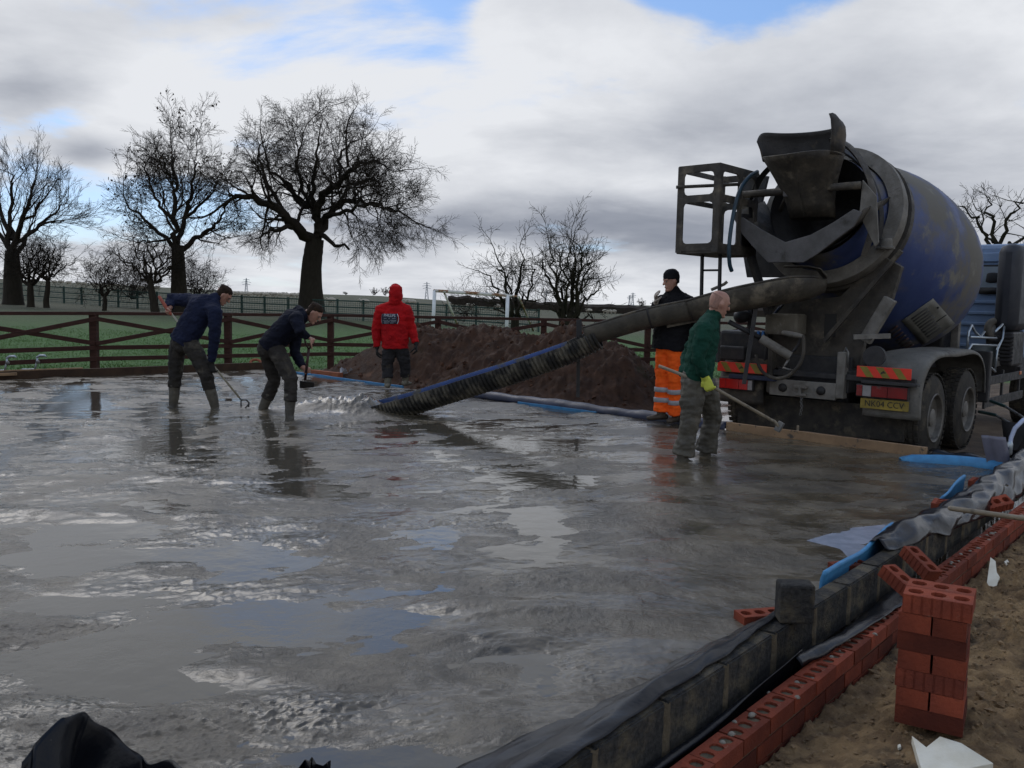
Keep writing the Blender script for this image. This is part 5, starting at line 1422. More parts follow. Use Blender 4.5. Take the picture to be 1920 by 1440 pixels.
for nm, u0, u1, vt, cols in (('right', 1607, 1703, 724, (redlamp, clearlamp, redlamp, orlamp if False else redlamp)), ('left', 1350, 1412, 712, (redlampb, redlampb, redlampb, clearlamp))):
    a = onx(u0, vt, xr - .05); b = onx(u1, vt, xr - .05); W = abs(a[1] - b[1]); ym = (a[1] + b[1]) / 2; zm = onx((u0 + u1) / 2, vt + 11, xr - .05)[2] if nm == 'right' else onx((u0 + u1) / 2, vt + 8, xr - .05)[2]
    tlp = part(MB().box((xr - .03, ym, zm), (.06, W + .02, .15)), 'tail_lamp', dark_steel, bevel=.01)
    frac = (0, .12, .30, .62, 1) if nm == 'right' else (0, .2, .6, .86, 1)
    for k in range(4):
        y0 = ym + W / 2 - W * frac[k]; y1 = ym + W / 2 - W * frac[k + 1]; part(MB().box((xr - .064, (y0 + y1) / 2, zm), (.012, abs(y0 - y1) - .004, .125)), 'lens', cols[k], tlp, bevel=.004)
part(MB().box((xr - .05, -.95, onx(1650, 717, xr)[2]), (.1, .62, .035)), 'lamp_shelf', dark_steel, bevel=.006)
part(MB().box((xr - .05, .72, onx(1385, 705, xr)[2]), (.1, .62, .05)), 'lamp_shelf', pmat('dark_blue_paint', (.02, .03, .07), (.015, .02, .04), 5, .6), bevel=.006)
a = onx(1613, 758, xr - .02); b = onx(1704, 760, xr - .02); ym = (a[1] + b[1]) / 2; W = abs(a[1] - b[1]); zm = onx(1658, 759, xr - .02)[2]
pl = part(MB().box((xr - .02, ym, zm), (.012, W, .115)), 'number_plate', platey, bevel=.003)
tm_ = text_mesh('NK04 CCV', .098, 'plate_lettering'); tm_.materials.append(ink); o = link('lettering', tm_, pl)
o.matrix_local = Matrix(((0, 0, -1, xr - .0285), (-1, 0, 0, ym), (0, 1, 0, zm), (0, 0, 0, 1))); o.scale = (W * .92 / .52, 1.0, 1)

# fenders over the rear bogie
def fender(sgn, mat_):
    mb = MB(); prof = []
    for x, z in ((-.70, .55), (-.72, .80), (-.66, 1.02), (-.45, 1.20), (-.1, 1.30), (.7, 1.30), (1.45, 1.30), (1.80, 1.20), (2.0, 1.02), (2.05, .80), (2.06, .70)): prof.append((x, z))
    n = 50; px = np.interp(np.linspace(0, 10, n), range(11), [p[0] for p in prof]); pz = np.interp(np.linspace(0, 10, n), range(11), [p[1] for p in prof])
    for _ in range(5): px[1:-1] = (px[:-2] + 2 * px[1:-1] + px[2:]) / 4; pz[1:-1] = (pz[:-2] + 2 * pz[1:-1] + pz[2:]) / 4
    G = []
    for x, z in zip(px, pz):
        row = []
        for y, dz in ((.62, -.02), (.70, .0), (.80, .012), (.90, 0), (1.0, .012), (1.1, 0), (1.19, .0), (1.235, -.025), (1.245, -.075)):
            cx, cz = .68, .6; d = unit(np.array([x - cx, 0, z - cz])); row.append([x + d[0] * dz, sgn * y, z + d[2] * dz])
        G.append(row)
    mb.sheet(np.array(G), .012); return part(mb, 'fender', mat_, smooth=True)


fender(-1, pmat('crusted_fender', (.16, .15, .13), (.10, .095, .08), 4, .65, .8, .5, 30, ((.05, .045, .04), 3, .56, .68)))
fender(1, steel)
# drum
DR = np.array([-.75, 0, 2.98]); DF = np.array([3.2, 0, 1.95]); DA = unit(DF - DR)
DPROF = [(.56, .0), (.60, .0), (.62, .06), (.66, .30), (.80, .62), (.93, .95), (1.04, 1.35), (1.11, 1.7), (1.15, 2.1), (1.165, 2.45), (1.15, 2.75), (1.06, 3.05), (.92, 3.35), (.78, 3.65), (.70, 3.78), (.3, 3.85), (.001, 3.86)]


def drum_material():
    mt = pmat('blue_drum_paint', (.034, .056, .165), (.045, .072, .19), 2.0, .45, .6, .12, 12, ((.14, .13, .108), .8, .44, .58, .85), stain2=((.2, .19, .155), 2.6, .56, .70, .85))
    return mt


pr = np.array(DPROF); zi = np.concatenate([np.linspace(pr[i, 1], pr[i + 1, 1], 4, endpoint=False) for i in range(1, 15)] + [[3.78, 3.82, 3.85, 3.86]]); ri = np.interp(zi, pr[1:, 1], pr[1:, 0])
for _ in range(3): ri[1:-4] = (ri[:-5] + 2 * ri[1:-4] + ri[2:-3]) / 4
drum = part(MB().lathe(list(zip(ri, zi)), 72, DR, DA), 'drum', drum_material(), smooth=True)
part(MB().lathe([(.60, -.02), (.60, .06), (.50, .12), (.42, .6), (.2, .75), (.001, .75)], 48, DR, DA), 'drum_mouth', dark_steel, drum, True)
sp = MB(); pts = [DR + DA * (.1 + .65 * k / 40) + (.53 - .09 * k / 40) * (math.cos(k * .22) * np.array([0, 1, 0]) + math.sin(k * .22) * np.cross(DA, (0, 1, 0))) for k in range(41)]; sp.loft(pts, [(.06, .02)] * 41, 6, side=DA, cap='flat'); part(sp, 'mixing_blade', steel, drum, True)
ring = MB(); ring.lathe([(.70, .30), (.86, .31), (.87, .40), (.86, .48), (.78, .50), (.70, .48)], 64, DR, DA, close=True); part(ring, 'roller_ring', steel_pale, drum, 'auto')
ring = MB(); ring.lathe([(.78, .52), (.885, .53), (.89, .62), (.80, .66)], 64, DR, DA, close=True); part(ring, 'drum_band', steel, drum, 'auto')


def drum_hit(u, v):
    r = ray(u, v); best = None; w = np.array([r @ TF, r @ TL, r[2]]); c = tl(CAM)
    e1_ = np.array([0, 1, 0]); e2_ = np.cross(DA, e1_)
    prev = None
    for t in np.linspace(8, 17, 900):
        q = c + w * t - DR; s = q @ DA; rad = math.hypot(q @ e1_, q @ e2_)
        if 0 < s < 3.78 and rad < np.interp(s, zi, ri) + .006: return c + w * t
    return None


def drum_patch(quad, n, m_, name, mat_, lift):
    (a, b, c_, d) = [np.array(q, float) for q in quad]; G = []; e1_ = np.array([0, 1, 0]); e2_ = np.cross(DA, e1_)
    for i in range(n):
        row = []
        for j in range(m_):
            s, t = i / (n - 1), j / (m_ - 1); px_ = a * (1 - s) * (1 - t) + b * s * (1 - t) + c_ * s * t + d * (1 - s) * t; h = drum_hit(*px_)
            if h is None: return None
            q = h - DR; sa = q @ DA; nn = unit(q - DA * sa); row.append(h + nn * lift)
        G.append(row)
    return part(MB().sheet(np.array(G), .003), name, mat_, drum, True)


LT, LR, LB, LF = (1749, 559), (1790, 606), (1730, 646), (1690, 601)
drum_patch((LT, LR, LB, LF), 7, 7, 'warning_panel', pmat('weathered_panel', (.21, .205, .175), (.14, .135, .115), 5, .6, None, .05, 30, ((.07, .065, .055), 4, .6, .75)), .006)
LQ = lambda s, t: tuple(np.array(LT) * (1 - s) * (1 - t) + np.array(LR) * s * (1 - t) + np.array(LB) * s * t + np.array(LF) * (1 - s) * t)
for k in range(9):
    s0 = .10 + .092 * k; s1 = s0 + .045; t0_ = .28 if k < 5 else .34; t1_ = .78
    drum_patch((LQ(s0, t0_), LQ(s1, t0_), LQ(s1, t1_), LQ(s0, t1_)), 2, 5, 'print_line', pmat('faded_print', (.05, .05, .048), (.08, .08, .075), 30, .7), .0105)
drum_patch((LQ(.62, .02), LQ(.64, .02), LQ(.64, .34), LQ(.62, .34)), 2, 4, 'print_line', ink, .0105)
drum_patch((LQ(.28, .04), LQ(.33, .04), LQ(.33, .09), LQ(.28, .09)), 2, 2, 'print_line', ink, .0105)
drum_patch(((1684, 602), (1724, 648), (1694, 660), (1660, 618)), 5, 5, 'warning_panel', pmat('dark_panel', (.03, .03, .035), (.05, .05, .05), 4, .6), .006)
for k in range(7):
    a_, b_ = np.array((1681, 607)), np.array((1716, 648)); c_, d_ = np.array((1664, 620)), np.array((1696, 657)); f0 = (k + .2) / 7; f1 = f0 + .06
    drum_patch((a_ + (b_ - a_) * f0, a_ + (b_ - a_) * f1, c_ + (d_ - c_) * f1, c_ + (d_ - c_) * f0), 2, 4, 'print_line', pmat('faded_red_print', (.10, .05, .05), (.08, .07, .07), 10, .7), .0105)

# rear pedestal that carries the drum rollers
xp = -.45
poly_ = [(1432, 570), (1575, 556), (1655, 480), (1690, 500), (1672, 560), (1620, 640), (1612, 690), (1450, 690), (1440, 640)]
ped = part(MB().prism([onx(u, v, xp) for u, v in poly_], (.10, 0, 0)), 'rear_pedestal', steel, bevel=.008)
p = onx(1555, 610, xp - .03)
part(MB().box((xp - .004, p[1], p[2]), (.01, .14, .28)), 'opening', ink, ped)
part(MB().beam(onx(1690, 470, xp - .10), onx(1545, 640, xp - .16), .05, .05), 'brace', steel, ped, bevel=.004)
part(MB().beam(onx(1670, 560, xp - .06), onx(1622, 640, xp - .06), .10, .14), 'strut', steel_pale, ped, bevel=.01)
part(MB().beam(onx(1600, 632, xp - .25), onx(1670, 630, xp - .1), .05, .06), 'step_bar', steel_pale, ped, bevel=.006)
for u in (1583, 1628): part(MB().tube([onx(u, 690, xr + .02), onx(u, 660, xr + .02), onx(u + 3, 652, xr + .02), onx(u + 7, 660, xr + .02), onx(u + 7, 690, xr + .02)], .012, 6), 'shackle', wornmetal, ped, True)
for u in (1640,): part(MB().lathe([(.001, -.06), (.12, -.06), (.12, .06), (.001, .06)], 24, onx(u, 668, xr + .05), (1, .2, 0)), 'pulley', dark_steel, ped, 'auto')
p = onx(1470, 608, xp - .25)
part(MB().box((xp - .2, p[1], p[2]), (.3, .42, .26)), 'slew_box', pmat('crusted_box', (.14, .125, .095), (.09, .08, .06), 4, .7, .85, .7, 20, ((.2, .19, .165), 5, .6, .7)), ped, bevel=.03)
part(MB().lathe([(.001, -.02), (.045, -.02), (.045, .02), (.001, .02)], 20, onx(1443, 571, xp - .005), (1, 0, 0)), 'lamp_hole', ink, ped, 'auto')
# beacon-like roller cap
p = onx(1661, 462, xp - .1); part(MB().lathe([(.001, .12), (.06, .12), (.07, .09), (.075, .03), (.10, .02), (.10, 0), (.001, 0)], 20, p - (0, 0, .03), (0, 0, 1)), 'roller_cap', steel_pale, ped, 'auto')
# roller arch bands and shields around the mouth


def arch(x, pts, w, d, name, mat_, parent=truck):
    mb = MB(); G = [onx(u, v, x) for u, v in pts]; G = np.array(G); k = len(G); s = np.linspace(0, k - 1, (k - 1) * 5 + 1); c = np.stack([np.interp(s, range(k), G[:, i]) for i in range(3)], 1)
    for _ in range(4): c[1:-1] = (c[:-2] + 2 * c[1:-1] + c[2:]) / 4
    mb.loft(c, [(d, w)] * len(c), 4, side=(1, 0, 0), cap='flat'); return part(mb, name, mat_, parent, 'auto')


arch(-.85, [(1560, 262), (1590, 272), (1615, 300), (1634, 340), (1640, 385), (1636, 430), (1620, 480)], .035, .10, 'arch_band', steel)
arch(-.85, [(1450, 308), (1428, 330), (1412, 365), (1408, 400), (1420, 440), (1450, 480)], .035, .08, 'arch_band', dark_steel)
arch(-.55, [(1575, 280), (1610, 300), (1640, 345), (1655, 400), (1648, 450)], .03, .06, 'arch_band', dark_steel)
part(MB().prism([onx(u, v, -1.0) for u, v in ((1617, 337), (1643, 368), (1647, 455), (1640, 462), (1611, 402))], (.03, 0, 0)), 'shield_plate', steel_pale, bevel=.004)
part(MB().prism([onx(u, v, -.35) for u, v in ((1390, 330), (1440, 330), (1418, 420), (1460, 480), (1480, 520), (1400, 520), (1385, 430))], (.05, 0, 0)), 'side_plate', dark_steel, bevel=.004)
part(MB().tube([onx(1384, 366, -1.12), onx(1614, 347, -1.02)], .045, 10), 'cross_tube', steel, smooth=True)
part(MB().box(onx(1488, 338, -1.12) + np.array([0, 0, -.05]), (.06, .22, .27)), 'bracket_plate', vcol, bevel=.006)
# hopper
hopc = onx(1505, 290, -1.15)


def hopper():
    xc, yc_, zc0 = hopc; n = 60; rows = []
    pf = lambda f: (math.cos(f), math.sin(f))     # f = 0 towards the rear (-x), pi forward
    G = []
    for k, (r, dz) in enumerate(((.46, .0), (.42, -.10), (.36, -.24), (.30, -.40), (.27, -.55), (.26, -.7))):
        row = []
        for j in range(n + 1):
            f = 2 * math.pi * j / n; c_, s_ = pf(f); lip = .06 * (.5 + .5 * c_) + .02 * math.sin(3 * f + 1)
            z = zc0 + dz + (0 if k else -lip * .6); y_shift = .0 - .10 * (-dz); row.append([xc - c_ * r * .85 + .45 * (-dz), yc_ + s_ * r * 1.0 + y_shift * .3, z])
        G.append(row)
    h = part(MB().sheet(np.array(G), .012), 'hopper', steel, smooth=True)
    G = []
    for k, (r, dz) in enumerate(((.45, -.05), (.47, .08), (.485, .18), (.485, .26), (.47, .30))):
        row = []
        for j in range(41):
            f = math.radians(62 + (360 - 124) * j / 40); c_, s_ = pf(f); top = 1.0
            ear = math.exp(-((j - 39) / 2.4) ** 2) * .07 * k / 4; edge = 1 - .55 * math.exp(-(j / 4.0) ** 2) * (k / 4)
            row.append([xc - c_ * r * .85 - .03 * k, yc_ + s_ * r * 1.0, zc0 + dz * edge + ear])
        G.append(row)
    part(MB().sheet(np.array(G), .012), 'hopper_shield', pmat('dark_crusted_sheet', (.05, .047, .045), (.03, .028, .026), 3, .55, .75, .3, 25, ((.11, .09, .065), 2.4, .54, .66)), h, True)


hopper()
# V shaped discharge collector
xv = -1.25
vo = [(1372, 404), (1393, 408), (1430, 432), (1472, 454), (1520, 440), (1560, 418), (1600, 392), (1616, 398), (1600, 425), (1560, 455), (1530, 478), (1506, 492), (1440, 492), (1420, 472), (1392, 440)]
col_ = part(MB().prism([onx(u, v, xv) for u, v in vo], (.03, 0, 0)), 'discharge_collector', vcol, bevel=.006)
vl = [(1372, 404), (1392, 440), (1420, 472), (1440, 492), (1506, 492), (1530, 478), (1560, 455), (1600, 425), (1616, 398)]
G = np.array([[onx(u, v, xv) + np.array([.03 + .8 * k, 0, .03 + .22 * k]) for u, v in vl] for k in np.linspace(0, 1, 6)]); part(MB().sheet(G, .012), 'funnel_wall', steel, col_, True)

# chute: lies in the vertical plane from the truck to the pile
CA = TO + TF * -.95 + np.array([0, 0, 1.9]); CB = np.array([*P(690, 772)[:2], .05]); cd = unit((CB - CA) * (1, 1, 0)); cn = np.array([-cd[1], cd[0], 0])
def PC(u, v): return PPL(u, v, CA, cn)


def halfpipe(centers, radii, tilt, th, a0=-math.pi, a1=0.0, nseg=1, na=18, rib=None, frame=None):
    """open-topped pipe; centers in the frame of its parent"""
    C = np.array(centers, float); k = len(C); s = np.linspace(0, k - 1, nseg + 1); c = np.stack([np.interp(s, range(k), C[:, i]) for i in range(3)], 1); R = np.interp(s, range(k), radii)
    if nseg > 6:
        for _ in range(3): c[1:-1] = (c[:-2] + 2 * c[1:-1] + c[2:]) / 4
    T = np.gradient(c, axis=0); T /= np.linalg.norm(T, axis=1)[:, None]; G = []
    for i in range(nseg + 1):
        side_ = unit(np.cross(T[i], (0, 0, 1))); upv = np.cross(side_, T[i]); row = []
        for a in np.linspace(a0, a1, na):
            r = R[i] + (rib(i, a) if rib else 0); row.append(c[i] + side_ * math.cos(a + tilt) * r + upv * math.sin(a + tilt) * r)
        G.append(row)
    return np.array(G), c


tw2 = lambda p: tl(np.asarray(p))
# upper chute with rounded head
cen = [PC(u, v) for u, v in ((1548, 528), (1520, 526), (1480, 527), (1430, 536), (1380, 546), (1330, 558), (1288, 570))]
G, _ = halfpipe([tw2(p) for p in cen], [.12, .22, .25, .25, .24, .225, .21], math.radians(0), .012, math.radians(-190), math.radians(8), 40, 22)
chu = part(MB().sheet(G, .014), 'upper_chute', pmat('crusted_chute', (.075, .064, .046), (.04, .034, .026), 5, .6, .8, .6, 22, (CEM, 3.2, .5, .68)), smooth=True)
part(MB().sheet(np.array([[tw2(PC(u, v)) + np.array([0, 0, 0]) + tl(TO + cn * w) for w in (-.2, 0, .2)] for u, v in ((1470, 500), (1510, 500), (1535, 505), (1548, 522))]), .012), 'head_plate', steel, chu, True)
for i0 in (0,):
    rim = [tw2(p) for p in G[6:, 0]] if False else None
for e in (0, -1): part(MB().tube(list(G[4:, e]), .016, 6), 'rim', steel, chu, True)
part(MB().tube([tw2(PC(1333, 543)) + tl(TO - cn * .24), tw2(PC(1358, 532)) + tl(TO - cn * .24), tw2(PC(1364, 527)) + tl(TO - cn * .24)], .02, 6), 'latch_handle', steel_pale, chu, True)
part(MB().beam(tw2(PC(1420, 560)), tw2(PC(1395, 720)), .05, .05), 'hanging_strut', dark_steel, chu, bevel=.004)
part(MB().beam(tw2(PC(1310, 600)), tw2(PC(1250, 612)), .03, .04), 'chute_lug', steel, chu, bevel=.004)
cen = [PC(u, v) for u, v in ((1294, 570), (1240, 580), (1190, 592), (1140, 608), (1098, 620))]
G, _ = halfpipe([tw2(p) for p in cen], [.20, .195, .19, .185, .18], math.radians(-6), .012, math.radians(-188), math.radians(8), 30, 20)
chl = part(MB().sheet(G, .012), 'lower_chute', pmat('chute_concrete_crust', (.10, .088, .066), (.055, .049, .038), 4, .6, .8, .5, 25, ((.05, .046, .04), 4, .56, .7)), smooth=True)
for e in (0, -1): part(MB().tube(list(G[:, e]), .014, 6), 'rim', steel, chl, True)
for q in (0, 11): part(MB().tube([p * 1.0 for p in G[q]], .016, 6), 'flange', dark_steel, chl, True)
# ram that steers the chute
a = tw2(PC(1366, 603)); b = onx(1426, 634, -1.15); c_ = onx(1482, 668, -1.0)
ram = part(MB().tube([b, c_], .055, 12), 'hydraulic_ram', steel_pale, smooth='auto'); part(MB().tube([a, b], .03, 10), 'ram_rod', dark_steel, ram, True)
part(MB().tube([onx(1480, 672, -1.0), onx(1468, 692, -1.05)], .014, 6), 'ram_pin', wornmetal, ram, True); part(MB().tube([onx(1468, 690, -1.05), onx(1486, 694, -1.05)], .012, 6), 'ram_handle', wornmetal, ram, True)


def hose(pts, r, mat_, name='hose'):
    c = np.array(pts); k = len(c); s = np.linspace(0, k - 1, (k - 1) * 5 + 1); c = np.stack([np.interp(s, range(k), c[:, i]) for i in range(3)], 1)
    for _ in range(5): c[1:-1] = (c[:-2] + 2 * c[1:-1] + c[2:]) / 4
    return part(MB().tube(list(c), r, 8), name, mat_, smooth=True)


hose([onx(u, v, xr - .25) for u, v in ((1506, 628), (1508, 660), (1500, 685), (1480, 706), (1455, 712), (1430, 700), (1420, 680), (1418, 665))], .022, steel)
hose([onx(u, v, xr - .2) for u, v in ((1502, 630), (1498, 645), (1488, 660), (1470, 668))], .018, dark_steel)
part(MB().loft([onx(1470, 624, xr - .25), onx(1490, 628, xr - .25), onx(1503, 630, xr - .25)], [.03, .035, .025], 8), 'valve', steel_pale, smooth=True)
hose([ony(u, v, .62) for u, v in ((1420, 322), (1405, 330), (1388, 352), (1378, 385), (1370, 430), (1366, 470), (1368, 498), (1372, 508))], .024, bluehose)
hose([onx(u, v, xp - .1) for u, v in ((1470, 570), (1450, 590), (1440, 620), (1436, 660), (1432, 690))], .018, dark_steel)
hose([onx(u, v, xp - .15) for u, v in ((1462, 575), (1444, 598), (1436, 625))], .014, pmat('blue_line', (.015, .03, .08), (.01, .02, .05), 5, .5))
# left rear bits: lamp, post, tank
part(MB().beam(onx(1408, 566, -.5), onx(1406, 690, -.5), .06, .06), 'post', dark_steel, bevel=.006)
part(MB().loft([onx(1388, 593, -.6), onx(1402, 593, -.5)], [.09, .07], 14), 'work_lamp', dark_steel, smooth=True)
part(MB().box(onx(1410, 650, -.3), (.5, .7, .42)), 'water_tank', dark_steel, bevel=.04)
part(MB().box(onx(1375, 662, -.65), (.1, .35, .18)), 'lamp_box', dark_steel, bevel=.02)
for u in (1422, 1431): part(MB().box(onx(u, 628, -.58), (.03, .03, .10)), 'blue_tag', pmat('bright_blue_plastic', (.05, .22, .6), (.04, .18, .5), 5, .5), bevel=.003)

# access platform with its cut-out steel guard
pc0 = ony(1352, 306, .74); xg = pc0[0]; yg = .74; zt = pc0[2]; zb = ony(1362, 474, .74)[2]
W_, D_ = .55, .95
plat = part(MB().box((xg + D_ / 2, yg + W_ / 2, zb + .03), (D_, W_, .09)), 'access_platform', steel, bevel=.006)


def guard_frame(o3, ax, L, h, th, name, cols, rows_, wc):
    """flat steel panel with window openings: bars of width wc"""
    mb = MB(); up_ = np.array([0, 0, 1.]); n = np.cross(ax, up_)
    for x in cols: mb.box(o3 + ax * x + up_ * h / 2, (wc, th, h), np.stack([ax, n, up_], 1))
    for z in rows_: mb.box(o3 + ax * L / 2 + up_ * z, (L - .002, th * .96, wc), np.stack([ax, n, up_], 1))
    # rounded window corners
    for x in cols:
        for z in rows_:
            for sx in (-1, 1):
                for sz in (-1, 1):
                    cx = x + sx * wc / 2; cz = z + sz * wc / 2
                    if 0 < cx + sx * .04 < L and 0 < cz + sz * .04 < h:
                        pts = [(cx, cz), (cx + sx * .05, cz), (cx + sx * .015, cz + sz * .015), (cx, cz + sz * .05)]; mb.prism([o3 + ax * p + up_ * q - n * th * .45 for p, q in pts], n * th * .9)
    return part(mb, name, steel, plat)


Hh = zt - zb
guard_frame(np.array([xg, yg, zb]), np.array([0, 1., 0]), W_, Hh, .02, 'rear_guard', (.035, W_ - .035), (.06, Hh * .62, Hh - .035), .085)
guard_frame(np.array([xg, yg + .012, zb]), np.array([1., 0, 0]), D_, Hh, .02, 'side_guard', (.03, .5, D_ - .04), (.06, Hh * .62, Hh - .035), .085)
guard_frame(np.array([xg, yg + W_ - .012, zb]), np.array([1., 0, 0]), D_, Hh, .02, 'side_guard', (.03, D_ - .04), (.06, Hh * .62, Hh - .035), .06)
guard_frame(np.array([xg + D_, yg, zb]), np.array([0, 1., 0]), W_, Hh, .02, 'front_guard', (.05, W_ - .05), (.06, Hh * .62, Hh - .045), .08)
part(MB().tube([onx(1268, 351, xg - .05), onx(1268, 351, xg - .05) + np.array([.5, -.55, .05])], .02, 8), 'hand_bar', steel, plat, True)
for dy in (.0, .24): part(MB().beam((xg + .25, yg + .10 + dy, zb), (xg + .3, yg + .10 + dy, zb - 1.3), .03, .045), 'ladder_rail', dark_steel, plat, bevel=.004)
for k in range(4): part(MB().tube([(xg + .26, yg + .1, zb - .2 - .3 * k), (xg + .26, yg + .34, zb - .2 - .3 * k)], .014, 6), 'ladder_rung', dark_steel, plat, True)
part(MB().beam((xg + .75, .70, zb - .02), (xg + 1.0, .55, 1.7), .12, .06), 'platform_support', dark_steel, plat, bevel=.006)
part(MB().box((xg + .85, .80, zb + .25), (.4, .03, .5)), 'back_sheet', dark_steel, plat, bevel=.004)

# cab
cabx = 4.15
cab = part(MB().box((cabx + .95, 0, 1.95), (1.9, 2.4, 1.75)), 'cab', cabblue, bevel=.07)
part(MB().box((cabx + .95, 0, 1.0), (1.8, 2.3, .5)), 'cab_lower', dark_steel, bevel=.04)
for k, z in enumerate((1.25, 1.42, 1.59, 1.76, 1.93)): part(MB().box((cabx - .012, -.1, z), (.03, 2.1, .05)), 'rib', cabblue, cab, bevel=.01)
part(MB().box((cabx - .015, -.1, 2.62), (.04, 2.2, .14)), 'rib', cabblue, cab, bevel=.012)
zw0, zw1 = onx(1838, 546, cabx)[2], onx(1838, 499, cabx)[2]; yw = onx(1845, 520, cabx)[1]
win = part(MB().box((cabx - .006, yw - .05, (zw0 + zw1) / 2), (.03, .95, zw1 - zw0 + .04)), 'rear_window', ink, cab, bevel=.02)
part(MB().box((cabx - .024, yw - .05, (zw0 + zw1) / 2), (.01, .89, zw1 - zw0 - .02)), 'pane', glass, win)
p = onx(1861, 528, cabx - .03); hr = MB().loft([p + (0, 0, .0), p + (0, 0, .12)], [(.10, .02), (.085, .02)], 10, side=(0, 1, 0)); hr.box(p + np.array([0, 0, -.14]), (.02, .36, .1)); part(hr, 'headrest', ink, win, True)
# air intake stack behind the cab
st = MB().box((3.63, -1.14, 2.13), (.85, .32, 1.26)); stk = part(st, 'air_intake', pmat('dark_grey_plastic', (.022, .025, .032), (.032, .034, .04), 4, .5, .65, .1, 30), smooth='auto', bevel=.12)
for k in range(7): part(MB().box((3.22, -1.12, 1.42 - .055 * k), (.03, .32, .03)), 'louvre', dark_steel, stk, bevel=.004)
part(MB().box((3.6, -1.08, 1.25), (.7, .36, .5)), 'battery_box', dark_steel, bevel=.03)
# side guard, step and markers
sg0, sg1 = ony(1850, 712, -1.2), ony(1925, 692, -1.2)
part(MB().beam((2.15, -1.2, sg0[2] - .02), (4.3, -1.2, sg0[2] - .02), .03, .12), 'side_rail', dark_steel, bevel=.005); part(MB().beam((2.15, -1.2, .53), (4.3, -1.2, .53), .03, .12), 'side_rail', dark_steel, bevel=.005)
for x in (2.3, 3.2, 4.2): part(MB().box((x, -1.17, .70), (.06, .03, .5)), 'rail_upright', dark_steel, bevel=.004)
for u, v in ((1852, 708), (1913, 699)): p = ony(u, v, -1.218); part(MB().box(p, (.10, .02, .05)), 'side_marker', orlamp, bevel=.006)
part(MB().box((2.2, -1.05, .9), (.12, .4, .7)), 'mudguard_end', dark_steel, bevel=.02)
part(MB().beam((2.30, -.75, 1.1), (2.30, -.75, 1.75), .10, .10), 'drum_post', steel_pale, bevel=.01)
part(MB().box((3.2, 0, 1.35), (.5, .8, .7)), 'front_pedestal', dark_steel, bevel=.04)

# ribbed half pipe resting on the concrete
cen = [PC(u, v) for u, v in ((1117, 622), (1060, 648), (1000, 669), (940, 689), (880, 707), (820, 726), (760, 745), (712, 757), (652, 772))]
B0 = np.array([cen[-1][0], cen[-1][1], 0.0]); pipe = thing('ribbed_chute_pipe', 'black ribbed half pipe with blue lining carrying concrete from the chute', 'pipe', B0)
N = 420
G, cc = halfpipe([p - B0 for p in cen], [.21, .225, .235, .24, .24, .24, .24, .24, .235], math.radians(3), 0, math.radians(-182), math.radians(9), N, 24, rib=lambda i, a: .017 * (1 if math.sin(i * 2 * math.pi / 6.4) > 0 else -.2))
MB().sheet(G, .006).build('ribbed_shell', pipeblack, pipe, smooth='auto')
G2, cc2 = halfpipe([p - B0 for p in cen[:]], [.212] * 9, math.radians(3), 0, math.radians(-178), math.radians(10), 80, 20)
MB().sheet(G2[10:78], .004).build('lining', pipeblue, pipe, smooth=True)
# concrete still lying in the pipe
G3, _ = halfpipe([p - B0 for p in cen], [.2] * 9, 0, 0, math.radians(-160), math.radians(-20), 60, 8)
Gc = G3[36:].copy(); Gc[..., 2] += .02 * fbm(Gc[..., 0] * 9, Gc[..., 1] * 9, 0, 3)
flow = MB(); flow.sheet(Gc + np.array([0, 0, .03]), .05); flow.build('flowing_concrete', pmat('flowing_concrete', (.10, .09, .068), (.065, .06, .046), 12, .45, .6, .9, 50), pipe, smooth=True)
MB().beam(PC(1080, 600) - cn * .24 - B0, PC(1081, 668) - cn * .24 - B0, .07, .012, (0, 1, 0)).build('strap', dark_steel, pipe, bevel=.003)
MB().beam(PC(1080, 665) - cn * .20 - B0, PC(1079, 748) - cn * .20 - B0, .045, .02, (0, 1, 0)).build('hanging_strap', dark_steel, pipe, bevel=.003)
rg = MB(); tring = G[2]; rg.tube([p * 1.0 for p in G[14]] , .012, 6); rg.build('clip', dark_steel, pipe, smooth=True)

